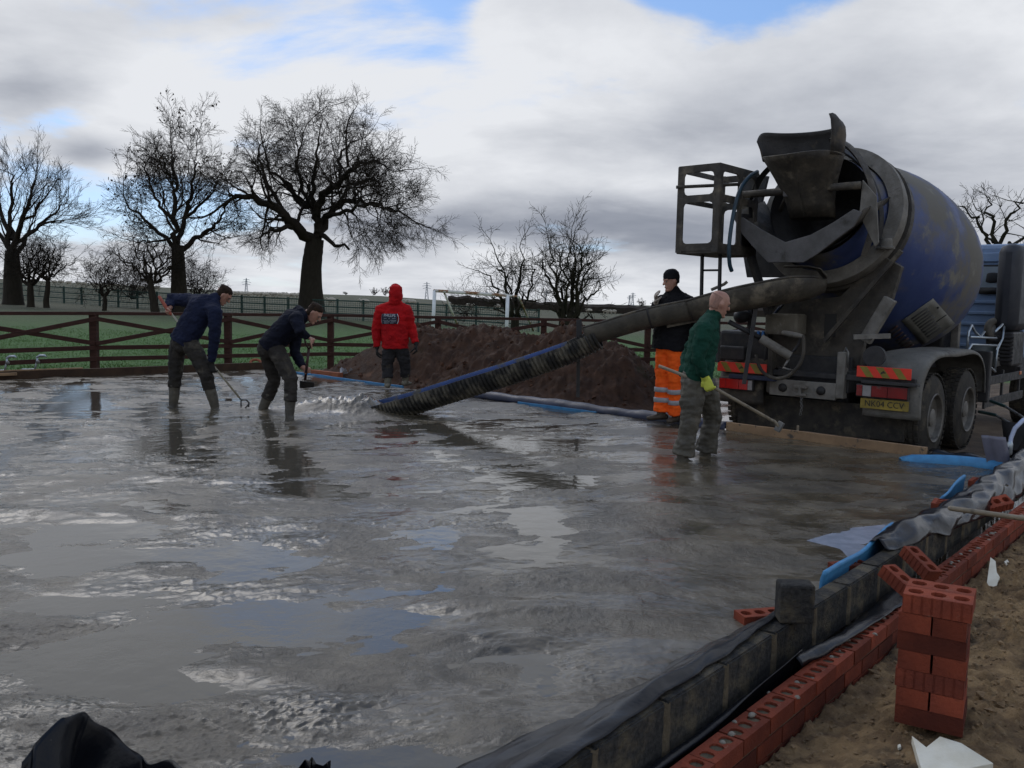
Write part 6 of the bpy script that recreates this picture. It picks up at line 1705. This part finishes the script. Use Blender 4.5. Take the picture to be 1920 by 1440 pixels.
# upside-down wheelbarrow carried on the truck behind the drum
def carried_barrow():
    y = -1.0; b0 = TO + TF * 2.4 + TL * y + np.array([0, 0, 1.0]); t = thing('upturned_wheelbarrow', 'upturned wheelbarrow strapped to the truck side between drum and cab', 'wheelbarrow', b0, TA)
    g = lambda u, v, yy=y: ony(u, v, yy) - np.array([2.4, y, 1.0 - TO[2] + TO[2]])
    wl = thing('x', '', '') if False else None
    c = g(1864, 618); mb = MB(); mb.lathe([(.12 + .055 * math.cos(a), .055 * math.sin(a)) for a in np.linspace(0, 6.283, 11)[:-1]], 26, c, (.55, 1, 0), close=True); w = mb.build('wheel', pmat('muddy_barrow_tyre', (.14, .13, .11), (.09, .08, .065), 6, .8, None, .3, 30), t, True)
    MB().lathe([(.001, -.03), (.09, -.02), (.09, .02), (.001, .03)], 16, c, (.55, 1, 0)).build('hub', wornmetal, w, 'auto')
    tubes = [[(1813, 662), (1816, 622), (1822, 610), (1828, 622), (1838, 632), (1846, 622)], [(1884, 606), (1880, 635), (1870, 655), (1865, 697)], [(1820, 632), (1868, 634)], [(1812, 662), (1822, 646), (1870, 648)], [(1866, 697), (1852, 684)], [(1880, 608), (1866, 622)]]
    for k, q in enumerate(tubes): MB().tube([g(*p, y - .12 - .02 * k) for p in q], .016, 8).build('frame_tube', silver, t, True)
    G = np.array([[g(u, v, y - .05 + .35 * s * (1 - s) * -1) + np.array([0, .02, 0]) for s, (u, v) in zip(np.linspace(0, 1, 6), r)] for r in (((1872, 632), (1878, 638), (1884, 645), (1890, 652), (1896, 660), (1902, 668)), ((1868, 655), (1875, 660), (1882, 664), (1889, 668), (1896, 670), (1902, 670)), ((1862, 685), (1870, 688), (1878, 686), (1886, 680), (1894, 676), (1901, 671)))])
    MB().sheet(G, .01).build('tub', pmat('barrow_tub', (.24, .235, .22), (.16, .155, .145), 5, .6, None, .2, 20), t, True)
    MB().sheet(np.array([[g(1822 + 45 * a, 648 + 38 * b, y - .04) for a in (0, .5, 1)] for b in (0, .5, 1)]), .02).build('tub_side', pmat('dark_green_tub', (.012, .022, .022), (.02, .03, .03), 4, .6), t, True)


carried_barrow()

# ------------------------------------------------------------------ people


def soft(name, lofts, mat, parent, voxel=.009, wr=0.0, wscale=9.0, seed=0, it=3, squash=None):
    """closed lofts (points, radii, side) fused into one continuous skin"""
    mb = MB()
    for lf in lofts: mb.loft(lf[0], lf[1], lf[3] if len(lf) > 3 else 12, lf[2] if len(lf) > 2 else None, lf[4] if len(lf) > 4 else 'round')
    me = mb.mesh(name); bm = bmesh.new(); bm.from_mesh(me); bmesh.ops.recalc_face_normals(bm, faces=bm.faces); bm.to_mesh(me); bm.free()
    o = bpy.data.objects.new(name, me); COL.objects.link(o)
    md = o.modifiers.new('r', 'REMESH'); md.mode = 'VOXEL'; md.voxel_size = voxel
    if it: s = o.modifiers.new('s', 'SMOOTH'); s.factor = .5; s.iterations = it
    dg = bpy.context.evaluated_depsgraph_get(); me2 = bpy.data.meshes.new_from_object(o.evaluated_get(dg)); COL.objects.unlink(o); bpy.data.objects.remove(o); me2.name = name
    n = len(me2.vertices); co = np.empty(n * 3, np.float32); me2.vertices.foreach_get('co', co); co = co.reshape(-1, 3).astype(float); no = np.empty(n * 3, np.float32); me2.vertices.foreach_get('normal', no); no = no.reshape(-1, 3)
    if wr:
        x, y, z = co.T
        w = fbm(x * wscale + seed, y * wscale, z * wscale * 1.6, 3) + .6 * np.abs(pn(x * wscale * .8, y * wscale * .8, z * wscale * 2.2 + seed)) - .15
        co = co + no * (w * wr)[:, None]
    if squash: co = squash(co)
    me2.vertices.foreach_set('co', co.astype(np.float32).ravel()); me2.update(); me2.materials.clear(); me2.materials.append(mat); me2.shade_smooth()
    return link(name, me2, parent)


def hand_lofts(wrist, fw_, pn_, curl=1.0, k=1.0, left=False):
    """palm, four fingers and a thumb; fw_ forward along the hand, pn_ the direction the palm faces"""
    fw_ = unit(fw_); pn_ = unit(pn_ - fw_ * (pn_ @ fw_)); sd = np.cross(fw_, pn_) * (-1 if left else 1); out = []
    w = np.asarray(wrist); pe = w + fw_ * .085 * k
    out.append(([w - fw_ * .03, w + fw_ * .02 * k, pe], [(.026 * k, .02 * k), (.038 * k, .016 * k), (.041 * k, .014 * k)], sd))
    for i, (o_, L) in enumerate(((-.031, .068), (-.011, .076), (.010, .072), (.029, .056))):
        p = pe + sd * o_ * k; pts = [p - fw_ * .015]; a = 0.15
        for s in range(3):
            a += curl * (.55, .75, .5)[s]; d = fw_ * math.cos(a) + pn_ * math.sin(a); pts.append(pts[-1] + d * L * k * (.45, .32, .25)[s])
        out.append((pts, [.0095 * k, .009 * k, .0085 * k, .007 * k], None, 8))
    b = w + fw_ * .03 * k - sd * .03 * k; pts = [b, b + (fw_ * .6 - sd * .6 + pn_ * .3) * .035 * k, b + (fw_ * .8 - sd * .45 + pn_ * (.4 + .5 * curl)) * .062 * k, b + (fw_ * .9 - sd * .15 + pn_ * (.5 + .7 * curl)) * .08 * k]
    out.append((pts, [.015 * k, .0125 * k, .011 * k, .009 * k], None, 8))
    return out


def head_lofts(c, face, upv, k=1.0):
    f = unit(face); u = unit(upv - f * (upv @ f)); s = np.cross(f, u); c = np.asarray(c, float); q = lambda a, b, d=0: c + (f * a + u * b + s * d) * k
    L = []
    L.append(([q(-.006, .124), q(-.006, .117), q(-.008, .10), q(-.01, .075), q(-.01, .04), q(-.005, .0), q(.012, -.05), q(.03, -.085), q(.045, -.11)], [(.022 * k, .028 * k), (.043 * k, .054 * k), (.062 * k, .079 * k), (.073 * k, .093 * k), (.077 * k, .098 * k), (.075 * k, .094 * k), (.064 * k, .074 * k), (.05 * k, .052 * k), (.03 * k, .03 * k)], s, 16, 'flat'))
    L.append(([q(.078, .02), q(.098, -.012), q(.104, -.026)], [.010 * k, .014 * k, .015 * k], None, 8))                       # nose
    L.append(([q(.075, .028, -.045), q(.085, .032, 0), q(.075, .028, .045)], [.012 * k, .014 * k, .012 * k], None, 8))         # brow
    L.append(([q(.07, -.062, -.022), q(.082, -.062, 0), q(.07, -.062, .022)], [.010 * k, .013 * k, .010 * k], None, 8))        # lips
    L.append(([q(.055, -.10, -.01), q(.062, -.10, .01)], [.022 * k, .022 * k], None, 8))                                        # chin
    for d in (-1, 1): L.append(([q(-.005, -.028, .074 * d), q(-.012, .0, .082 * d), q(-.010, .022, .080 * d)], [(.010 * k, .006 * k), (.017 * k, .008 * k), (.014 * k, .007 * k)], f, 8))
    return L, q


def person(label, base, J, spec):
    """J: joints in world space; spec: clothes"""
    b0 = np.asarray(base, float); t = thing('person', label, 'person', b0); j = {k: np.asarray(v, float) - b0 for k, v in J.items()}
    sd = unit(j['shR'] - j['shL']); hs = unit(j['hpR'] - j['hpL']); sz = spec.get('size', 1.0)
    ch = j['chest']; pv = j['pelvis']; nk = j['neck']; mid = (ch + pv) / 2 + spec.get('bend', np.zeros(3))
    # ---- body: one continuous skin (head, neck, trunk, arms with hands, legs)
    L, q = head_lofts(j['head'], spec['face'], spec['up'], spec.get('hk', 1.0))
    L.append(([nk, nk * .45 + j['head'] * .55 - unit(spec['face']) * .02], [.056, .054]))
    L.append(([pv, mid, ch, nk], [(.15, .10), (.14, .10), (.16, .105), (.06, .06)], sd))
    for s in 'RL':
        L.append(([j['sh' + s], j['el' + s], j['ha' + s]], [.05, .04, .03])); L.append(([j['hp' + s], j['kn' + s], j['an' + s]], [.07, .05, .04])); L.append(([ch, j['sh' + s]], [.07, .055])); L.append(([pv, j['hp' + s]], [.09, .08]))
        hk = spec['hand' + s]
        if not hk.get('glove'): L += hand_lofts(j['ha' + s], hk['fw'], hk['pn'], hk.get('curl', 1.0), 1.05, hk.get('left', s == 'L'))
    body = soft('body', L, skin, t, .0088, it=2)
    for d in (-1, 1):
        e = q(.078, .006, .031 * d); ey = MB(); ey.lathe([(.001, .009), (.006, .0075), (.0095, .002), (.0095, -.004), (.001, -.006)], 10, e, unit(spec['face'])); ey.build('eye', pmat('eye', (.25, .22, .2), (.03, .025, .02), 60, .3), body, True)
    # ---- jacket
    hem = pv + unit(pv - ch) * spec.get('hem', .10)
    W = spec.get('jw', 1.0); jk = [([hem, pv + (ch - pv) * .12, mid, ch - unit(ch - pv) * .02, ch + (nk - ch) * .55, nk], [(.195 * W, .145 * W), (.20 * W, .15 * W), (.198 * W, .15 * W), (.215 * W, .15 * W), (.17 * W, .115 * W), (.085, .08)], sd, 18, 'flat')]
    for s in 'RL':
        sh, el, ha = j['sh' + s], j['el' + s], j['ha' + s]; cf = el + (ha - el) * .93
        jk.append(([ch + (nk - ch) * .3, sh], [.095 * W, .09 * W])); jk.append(([nk + (j['head'] - nk) * .12, nk * .45 + sh * .55, sh], [.07, .075 * W, .08 * W])); jk.append(([sh, sh * .5 + el * .5, el, el * .5 + cf * .5, cf], [.092 * W, .082 * W, .068 * W, .062 * W, .05 * W], None, 12, 'flat')); jk.append(([sh, sh * .9 + el * .1], [.09 * W, .088 * W]))
    if spec.get('collar'): jk.append(([nk - unit(j['head'] - nk) * .03, nk + unit(j['head'] - nk) * .045], [.085, .082]))
    if spec.get('hood') == 'down': jk.append(([nk - unit(spec['face']) * .06 + sd * .09, nk - unit(spec['face']) * .10, nk - unit(spec['face']) * .06 - sd * .09], [.05, .065, .05]))
    if spec.get('hood') == 'up':
        f = unit(spec['face']); u = unit(spec['up']); c = j['head']
        jk.append(([c + u * .145 - f * .025, c + u * .11 - f * .025, c - f * .03, c - u * .10 - f * .03, nk], [(.06, .065), (.10, .115), (.118, .132), (.108, .115), (.12, .11)], sd, 16, 'flat')); jk.append(([c + u * .10 - f * .03, c + u * .105 - f * .0], [.07, .065]))
    jacket = soft(spec['jname'], jk, spec['jmat'], t, .010, .020, 9, 3 + spec['seed'])
    # ---- trousers
    tr = [([pv + (ch - pv) * .10, pv, pv - unit(ch - pv) * .07], [(.17, .13), (.185, .145), (.175, .14)], hs, 16)]; TW = spec.get('tw', 1.0)
    for s in 'RL':
        hp, kn, an = j['hp' + s], j['kn' + s], j['an' + s]; ce = kn + (an - kn) * spec.get('cuff', .55)
        tr.append(([hp + (pv - hp) * .3, hp * .6 + kn * .4, kn, kn * .5 + ce * .5, ce], [.115 * TW, .105 * TW, .085 * TW, .082 * TW, .082 * TW * spec.get('flare', 1.0)], None, 12, 'flat'))
    trousers = soft('trousers', tr, spec['tmat'], t, .010, .022, 8, 9 + spec['seed'])
    for s in 'RL':
        kn, an = j['kn' + s], j['an' + s]; fd = unit(spec['foot' + s]); k0 = kn + (an - kn) * spec.get('boot0', .5)
        soft('boot', [([k0, kn * .25 + an * .75, an, an - np.array([0, 0, .05])], [.08, .068, .058, .055]), ([an - np.array([0, 0, .06]) - fd * .06, an - np.array([0, 0, .065]) + fd * .06, an - np.array([0, 0, .075]) + fd * .17], [(.045, .04), (.05, .038), (.045, .03)], np.cross(fd, (0, 0, 1)))], spec['bmat'], t, .009, .006, 12, spec['seed'])
        if spec['hand' + s].get('glove'):
            hk = spec['hand' + s]; soft('glove', hand_lofts(j['ha' + s], hk['fw'], hk['pn'], hk.get('curl', 1.0), 1.3, hk.get('left', s == 'L')) + [([j['ha' + s] + (j['el' + s] - j['ha' + s]) * .12, j['ha' + s]], [.042, .038])], hk['glove'], t, .0065, .002, 20, 1, 1)
    f = unit(spec['face']); u = unit(spec['up'] - f * (spec['up'] @ f)); c = j['head']; s_ = np.cross(f, u); hk = spec.get('hk', 1.0)
    hq = lambda a, b, d=0: c + (f * a + u * b + s_ * d) * hk
    def cap_lofts(th):
        a = lambda r: (r[0] * hk + th, r[1] * hk + th)
        return [([hq(-.006, .124 + th), hq(-.006, .117), hq(-.008, .10), hq(-.012, .078), hq(-.022, .050)], [a((.020, .026)), a((.044, .056)), a((.063, .081)), a((.073, .092)), (.0765 * hk, .088 * hk)], s_, 16, 'flat'), ([hq(-.016, .07), hq(-.03, .03), hq(-.038, -.01), hq(-.045, -.05)], [a((.073, .086)), a((.0735, .070)), a((.071, .056)), a((.058, .042))], s_, 16, 'flat')]
    if spec.get('hair') == 'short': soft('hair', cap_lofts(.0075), hairm, t, .006, .004, 40, 2, 1)
    if spec.get('hair') == 'crop': soft('hair', cap_lofts(.0022)[1:], pmat('cropped_hair', (.30, .165, .12), (.24, .13, .095), 60, .6), t, .006, 0, 1, 0, 1)
    if spec.get('hair') == 'beanie':
        soft('beanie', [([hq(-.012, .156), hq(-.012, .140), hq(-.012, .105), hq(-.012, .06), hq(-.012, .030)], [(.03 * hk, .035 * hk), (.056 * hk, .07 * hk), (.08 * hk, .10 * hk), (.088 * hk, .107 * hk), (.087 * hk, .106 * hk)], s_, 16, 'flat'), ([hq(-.045, .05), hq(-.055, -.03)], [(.080 * hk, .068 * hk), (.07 * hk, .05 * hk)], s_, 16, 'flat')], blackf, t, .0065, .003, 30, 2, 1)
    return t, jacket, trousers, j


def mk(D):
    return lambda u, v, dy=0.0: PY(u, v, D + dy)


V3 = np.array
# --- man with the rake, far left
q = mk(11.6); J = dict(head=q(419, 554, .05), neck=q(399, 562, .0), chest=q(380, 574), pelvis=q(346, 634), shR=q(404, 586, -.2), elR=q(402, 636, -.22), haR=q(396, 680, -.15), shL=q(352, 563, .22), elL=q(318, 560, .32), haL=q(319, 578, .12),
    hpR=q(360, 646, -.07), knR=q(386, 702, -.12), anR=q(403, 762, -.05), hpL=q(333, 646, .08), knL=q(329, 700, .08), anL=q(325, 758, .12))
p1, *_ = person('man in navy jacket bending over a rake, leftmost of the workers', P(360, 770), J, dict(seed=1, face=V3([.75, .25, -.62]), up=V3([.55, .1, .8]), hair='short', hk=1.02, jname='jacket', jmat=navy, jw=1.06, hem=.07, collar=True, tmat=mudtr, tw=1.06, cuff=.45, boot0=.36, bmat=bootm,
    footR=V3([.8, -.5, 0]), footL=V3([.5, .6, 0]), handR=dict(fw=V3([.1, 0, -1]), pn=V3([.2, .6, 0]), curl=1.1, glove=dark_glove), handL=dict(fw=V3([-.2, -.6, -.6]), pn=V3([.8, -.4, 0]), curl=1.1)))


def tool_shaft(pts, r, n=8): return MB().loft(pts, [r] * len(pts), n, None, 'flat')


def rake1():
    a, g1, e1_, e2_ = q(299, 557, .05), q(310, 574, .05), q(326, 597, .03), q(449, 746, -.05); t0 = q(466, 762, -.05); b0 = np.array([t0[0], t0[1], 0]); t = thing('rake', 'steel hook rake with orange grip held by the leftmost man', 'rake', b0)
    MB().loft([a - b0, g1 - b0, g1 * .35 + e1_ * .65 - b0], [.021, .024, .02], 10).build('grip', orangegrip, t, True)
    tool_shaft([g1 - b0, e2_ - b0], .0135, 10).build('shaft', pmat('pale_steel_tube', (.36, .33, .24), (.27, .25, .19), 6, .4), t, True)
    h = MB(); h.tube([e2_ - b0, q(452, 750, -.05) - b0, q(462, 750, -.05) - b0, q(467, 755, -.05) - b0, q(466, 763, -.05) - b0], .010, 7); h.tube([q(452, 750, -.05) - b0, q(452, 764, -.05) - b0], .009, 6); h.tube([q(467, 757, -.05) - b0, q(460, 765, -.05) - b0], .009, 6); h.build('tines', dark_steel, t, True)


rake1()
# --- man with the shovel
q = mk(11.2); J = dict(head=q(589, 588, -.02), neck=q(571, 590, .02), chest=q(552, 598, .02), pelvis=q(509, 645, .05), shR=q(556, 598, -.2), elR=q(563, 622, -.32), haR=q(576, 632, -.18), shL=q(557, 606, .2), elL=q(552, 660, .2), haL=q(569, 690, .05),
    hpR=q(518, 655, -.05), knR=q(546, 712, -.18), anR=q(543, 776, -.2), hpL=q(500, 655, .14), knL=q(515, 712, .25), anL=q(492, 768, .3))
person('man in dark jacket bending over a shovel beside the pipe outlet', P(520, 778), J, dict(seed=2, face=V3([.80, -.05, -.60]), up=V3([.6, 0, .8]), hair='short', hk=1.02, jname='jacket', jmat=navy2, jw=1.02, hem=.06, hood='down', tmat=pmat('grey_work_trousers', (.042, .037, .032), (.028, .025, .022), 6, .85, None, .4, 40, ((.075, .065, .05), 4, .55, .7)), tw=1.05, cuff=.62, boot0=.45, bmat=bootm,
    footR=V3([.6, -.7, 0]), footL=V3([.8, -.2, 0]), handR=dict(fw=V3([.75, .1, -.25]), pn=V3([0, 0, -1]), curl=1.3), handL=dict(fw=V3([.8, -.2, -.3]), pn=V3([.2, -.8, 0]), curl=1.2)))


def shovel():
    top0, top1, fork, bot = q(571, 634, -.12), q(588, 636, -.12), q(579, 655, -.10), q(572, 713, -.05); tip = q(580, 726, -.1); b0 = np.array([bot[0], bot[1], .0]); t = thing('shovel', 'dark shovel with open D handle held by the second man', 'shovel', b0)
    h = MB(); h.tube([top0 - b0, q(573, 644, -.12) - b0, fork - b0], .011, 7); h.tube([top1 - b0, q(587, 644, -.12) - b0, fork - b0], .011, 7); h.tube([top0 - b0, top1 - b0], .013, 8); h.build('handle', pmat('dark_red_handle', (.045, .014, .012), (.03, .01, .01), 6, .6), t, True)
    tool_shaft([fork - b0, q(576, 680, -.08) - b0, bot - b0], .017, 10).build('shaft', pmat('dark_red_handle', (.045, .014, .012)), t, True)
    G = np.array([[q(562 + 27 * a, 714 + 3 * a + 14 * b * (1 - .35 * a), -.16 + .18 * abs(a - .5) + .1 * b) - b0 for a in np.linspace(0, 1, 7)] for b in np.linspace(0, 1, 6)])
    MB().sheet(G, .006).build('blade', dark_steel, t, True)


shovel()
# --- man in the red hoodie
q = mk(14.4); J = dict(head=q(743, 551), neck=q(741, 568), chest=q(740, 592), pelvis=q(741, 642), shR=q(762, 582), elR=q(773, 618, .03), haR=q(780, 645, -.05), shL=q(714, 582), elL=q(705, 620, .03), haL=q(707, 652, .0),
    hpR=q(753, 655), knR=q(760, 688, .05), anR=q(760, 712, .1), hpL=q(730, 655), knL=q(726, 690), anL=q(727, 716, -.05))
t3, hood3, *_ = person('man in red hooded top seen from behind beside the mound', np.array([*P(740, 738)[:2], 0]), J, dict(seed=3, face=V3([.15, 1, -.05]), up=V3([0, 0, 1]), hk=.98, jname='hoodie', jmat=redf, jw=1.12, hem=.10, hood='up', tmat=pmat('dark_grey_trousers', (.03, .029, .03), (.022, .021, .022), 6, .85, None, .4, 40, ((.10, .085, .06), 4, .58, .74)), tw=1.1, cuff=.75, boot0=.5, bmat=wellies,
    footR=V3([.3, .9, 0]), footL=V3([-.2, .9, 0]), handR=dict(fw=V3([.1, -.1, -1]), pn=V3([-1, 0, 0]), curl=.6, glove=dark_glove), handL=dict(fw=V3([0, 0, -1]), pn=V3([1, 0, 0]), curl=.6, glove=dark_glove)))


def back_print():
    bpy.context.view_layer.update(); b0 = np.array(t3.location); from mathutils.bvhtree import BVHTree
    me = hood3.data; bv = BVHTree.FromPolygons([v.co.copy() for v in me.vertices], [tuple(p.vertices) for p in me.polygons])

    def hit(u, v, lift):
        r = Vector(ray(u, v)).normalized(); o, n, i, d = bv.ray_cast(Vector(CAM - b0), r); return np.array(o) + np.array(n) * 0 - np.array(r) * lift

    def patch(u0, v0, u1, v1, n, m_, name, mat_, lift, parent):
        G = np.array([[hit(u0 + (u1 - u0) * i / (n - 1), v0 + (v1 - v0) * k / (m_ - 1), lift) for i in range(n)] for k in range(m_)]); return MB().sheet(G, .002).build(name, mat_, parent, smooth=True)
    pb = patch(716, 588, 745, 607.5, 12, 8, 'back_print', pmat('print_navy', (.012, .014, .03), (.018, .02, .04), 8, .7), .010, hood3)
    tmx = text_mesh('PHILLIPS', .068, 'print_lettering'); tmx.materials.append(whiteink); o = link('lettering', tmx, pb)
    c = hit(730.5, 591.8, .018); xa = unit(hit(742, 592.3, .018) - hit(719, 591.4, .018)); za = unit(CAM - b0 - c); ya = unit(np.cross(za, xa)); za = np.cross(xa, ya)
    o.matrix_local = Matrix(((xa[0], ya[0], za[0], c[0]), (xa[1], ya[1], za[1], c[1]), (xa[2], ya[2], za[2], c[2]), (0, 0, 0, 1))); o.scale = (.78, 1, 1)
    for v, segs in ((597.2, ((720, 725), (728, 731), (735, 742))), (600.8, ((717.5, 728), (730, 743))), (603.4, ((717.5, 731), (733, 742))), (605.8, ((720, 729), (731, 738)))):
        for a, b in segs: patch(a, v - .6, b, v + .5, 5, 2, 'print_line', pmat('grey_print', (.30, .31, .34), (.2, .21, .24), 40, .7), .014, pb)
    G = np.array([[hit(744.2 + 2.6 * math.sin(math.pi * k / 9) + w, 588.5 + 19 * k / 9, .014) for w in (0, 1.1)] for k in range(10)]); MB().sheet(G, .002).build('print_line', whiteink, pb, smooth=True)
    G = np.array([[hit(716.4 - 1.5 * math.sin(math.pi * k / 9) + w, 588.5 + 19 * k / 9, .014) for w in (0, .6)] for k in range(10)]); MB().sheet(G, .002).build('print_line', pmat('grey_print', (.30, .31, .34)), pb, smooth=True)


back_print()
# --- man in orange trousers behind the chute
q = mk(10.95); J = dict(head=q(1258, 528, -.02), neck=q(1262, 549, .02), chest=q(1264, 574, .03), pelvis=q(1256, 640, .03), shR=q(1245, 566, .12), elR=q(1228, 598, .18), haR=q(1231, 566, .05), shL=q(1288, 567, -.0), elL=q(1292, 612, .05), haL=q(1276, 640, .15),
    hpR=q(1246, 655, .08), knR=q(1243, 712, .06), anR=q(1240, 772, .05), hpL=q(1266, 655, -.02), knL=q(1266, 714, -.05), anL=q(1268, 776, -.0))
t4, _, trs4, j4 = person('man in black beanie and orange high-visibility trousers behind the chute', np.array([*q(1252, 785)[:2], q(1252, 785)[2]]), J, dict(seed=4, face=V3([-.93, -.30, -.12]), up=V3([0, 0, 1]), hair='beanie', hk=1.0, jname='jumper', jmat=blackf, jw=1.14, hem=.11, collar=True, tmat=orangef, tw=1.12, cuff=1.0, flare=1.15, boot0=.75, bmat=pmat('brown_boot', (.06, .045, .03), (.04, .03, .02), 8, .7),
    footR=V3([-.9, -.3, 0]), footL=V3([-.6, -.7, 0]), handR=dict(fw=V3([-.15, -.4, .5]), pn=V3([.6, -.6, .3]), curl=.5, glove=pale_glove), handL=dict(fw=V3([-.5, .1, -.6]), pn=V3([0, .5, 0]), curl=.6)))
for s in 'RL':
    for f in (.30, .62):
        c = j4['kn' + s] + (j4['an' + s] - j4['kn' + s]) * f; d = unit(j4['an' + s] - j4['kn' + s])
        mb = MB(); mb.lathe([(.101, -.03), (.106, -.025), (.106, .025), (.101, .03)], 24, c, d); mb.build('reflective_band', reflect, trs4, smooth=True)
# --- bald man in green, nearest
q = mk(8.5); J = dict(head=q(1349, 571, .0), neck=q(1335, 597, .02), chest=q(1322, 622, .0), pelvis=q(1307, 710, .02), shR=q(1320, 617, -.19), elR=q(1309, 672, -.25), haR=q(1322, 708, -.2), shL=q(1318, 617, .2), elL=q(1288, 670, .28), haL=q(1282, 705, .05),
    hpR=q(1300, 722, -.08), knR=q(1294, 790, -.12), anR=q(1280, 855, -.12), hpL=q(1320, 722, .1), knL=q(1336, 785, .16), anL=q(1322, 848, .18))
person('bald man in dark green fleece walking with a long rake', P(1305, 868), J, dict(seed=5, face=V3([.95, .18, -.22]), up=V3([.25, 0, 1]), hair='crop', hk=1.02, jname='fleece', jmat=greenf, jw=.98, hem=.04, collar=True, tmat=wettr, tw=1.14, cuff=.97, flare=1.22, boot0=.7, bmat=bootm,
    footR=V3([.7, -.6, 0]), footL=V3([.9, -.25, 0]), handR=dict(fw=V3([.35, -.1, -.8]), pn=V3([.35, .75, .2]), curl=1.0, glove=hivis_glove), handL=dict(fw=V3([.0, -.6, -.6]), pn=V3([.8, 0, .1]), curl=1.1)))


def rake2():
    a, m_, e = q(1235, 686, .02), q(1330, 722, -.16), q(1443, 786, -.3); b0 = np.array([e[0], e[1], 0.0]); t = thing('long_rake', 'long wooden rake held by the bald man in green', 'rake', b0)
    tool_shaft([a - b0, m_ - b0, e - b0], .0165, 10).build('shaft', ash, t, True)
    h = MB(); h.tube([e - b0, q(1452, 790, -.3) - b0, q(1460, 800, -.3) - b0, q(1463, 808, -.3) - b0], .014, 8); h.build('neck', ash, t, True)
    hd = MB(); c = q(1461, 800, -.3) - b0; hd.box(c, (.025, .07, .10), rotm((0, 1, 0), .5) @ rotm((0, 0, 1), .5)); hd.build('blade', wornmetal, t, bevel=.006)


rake2()
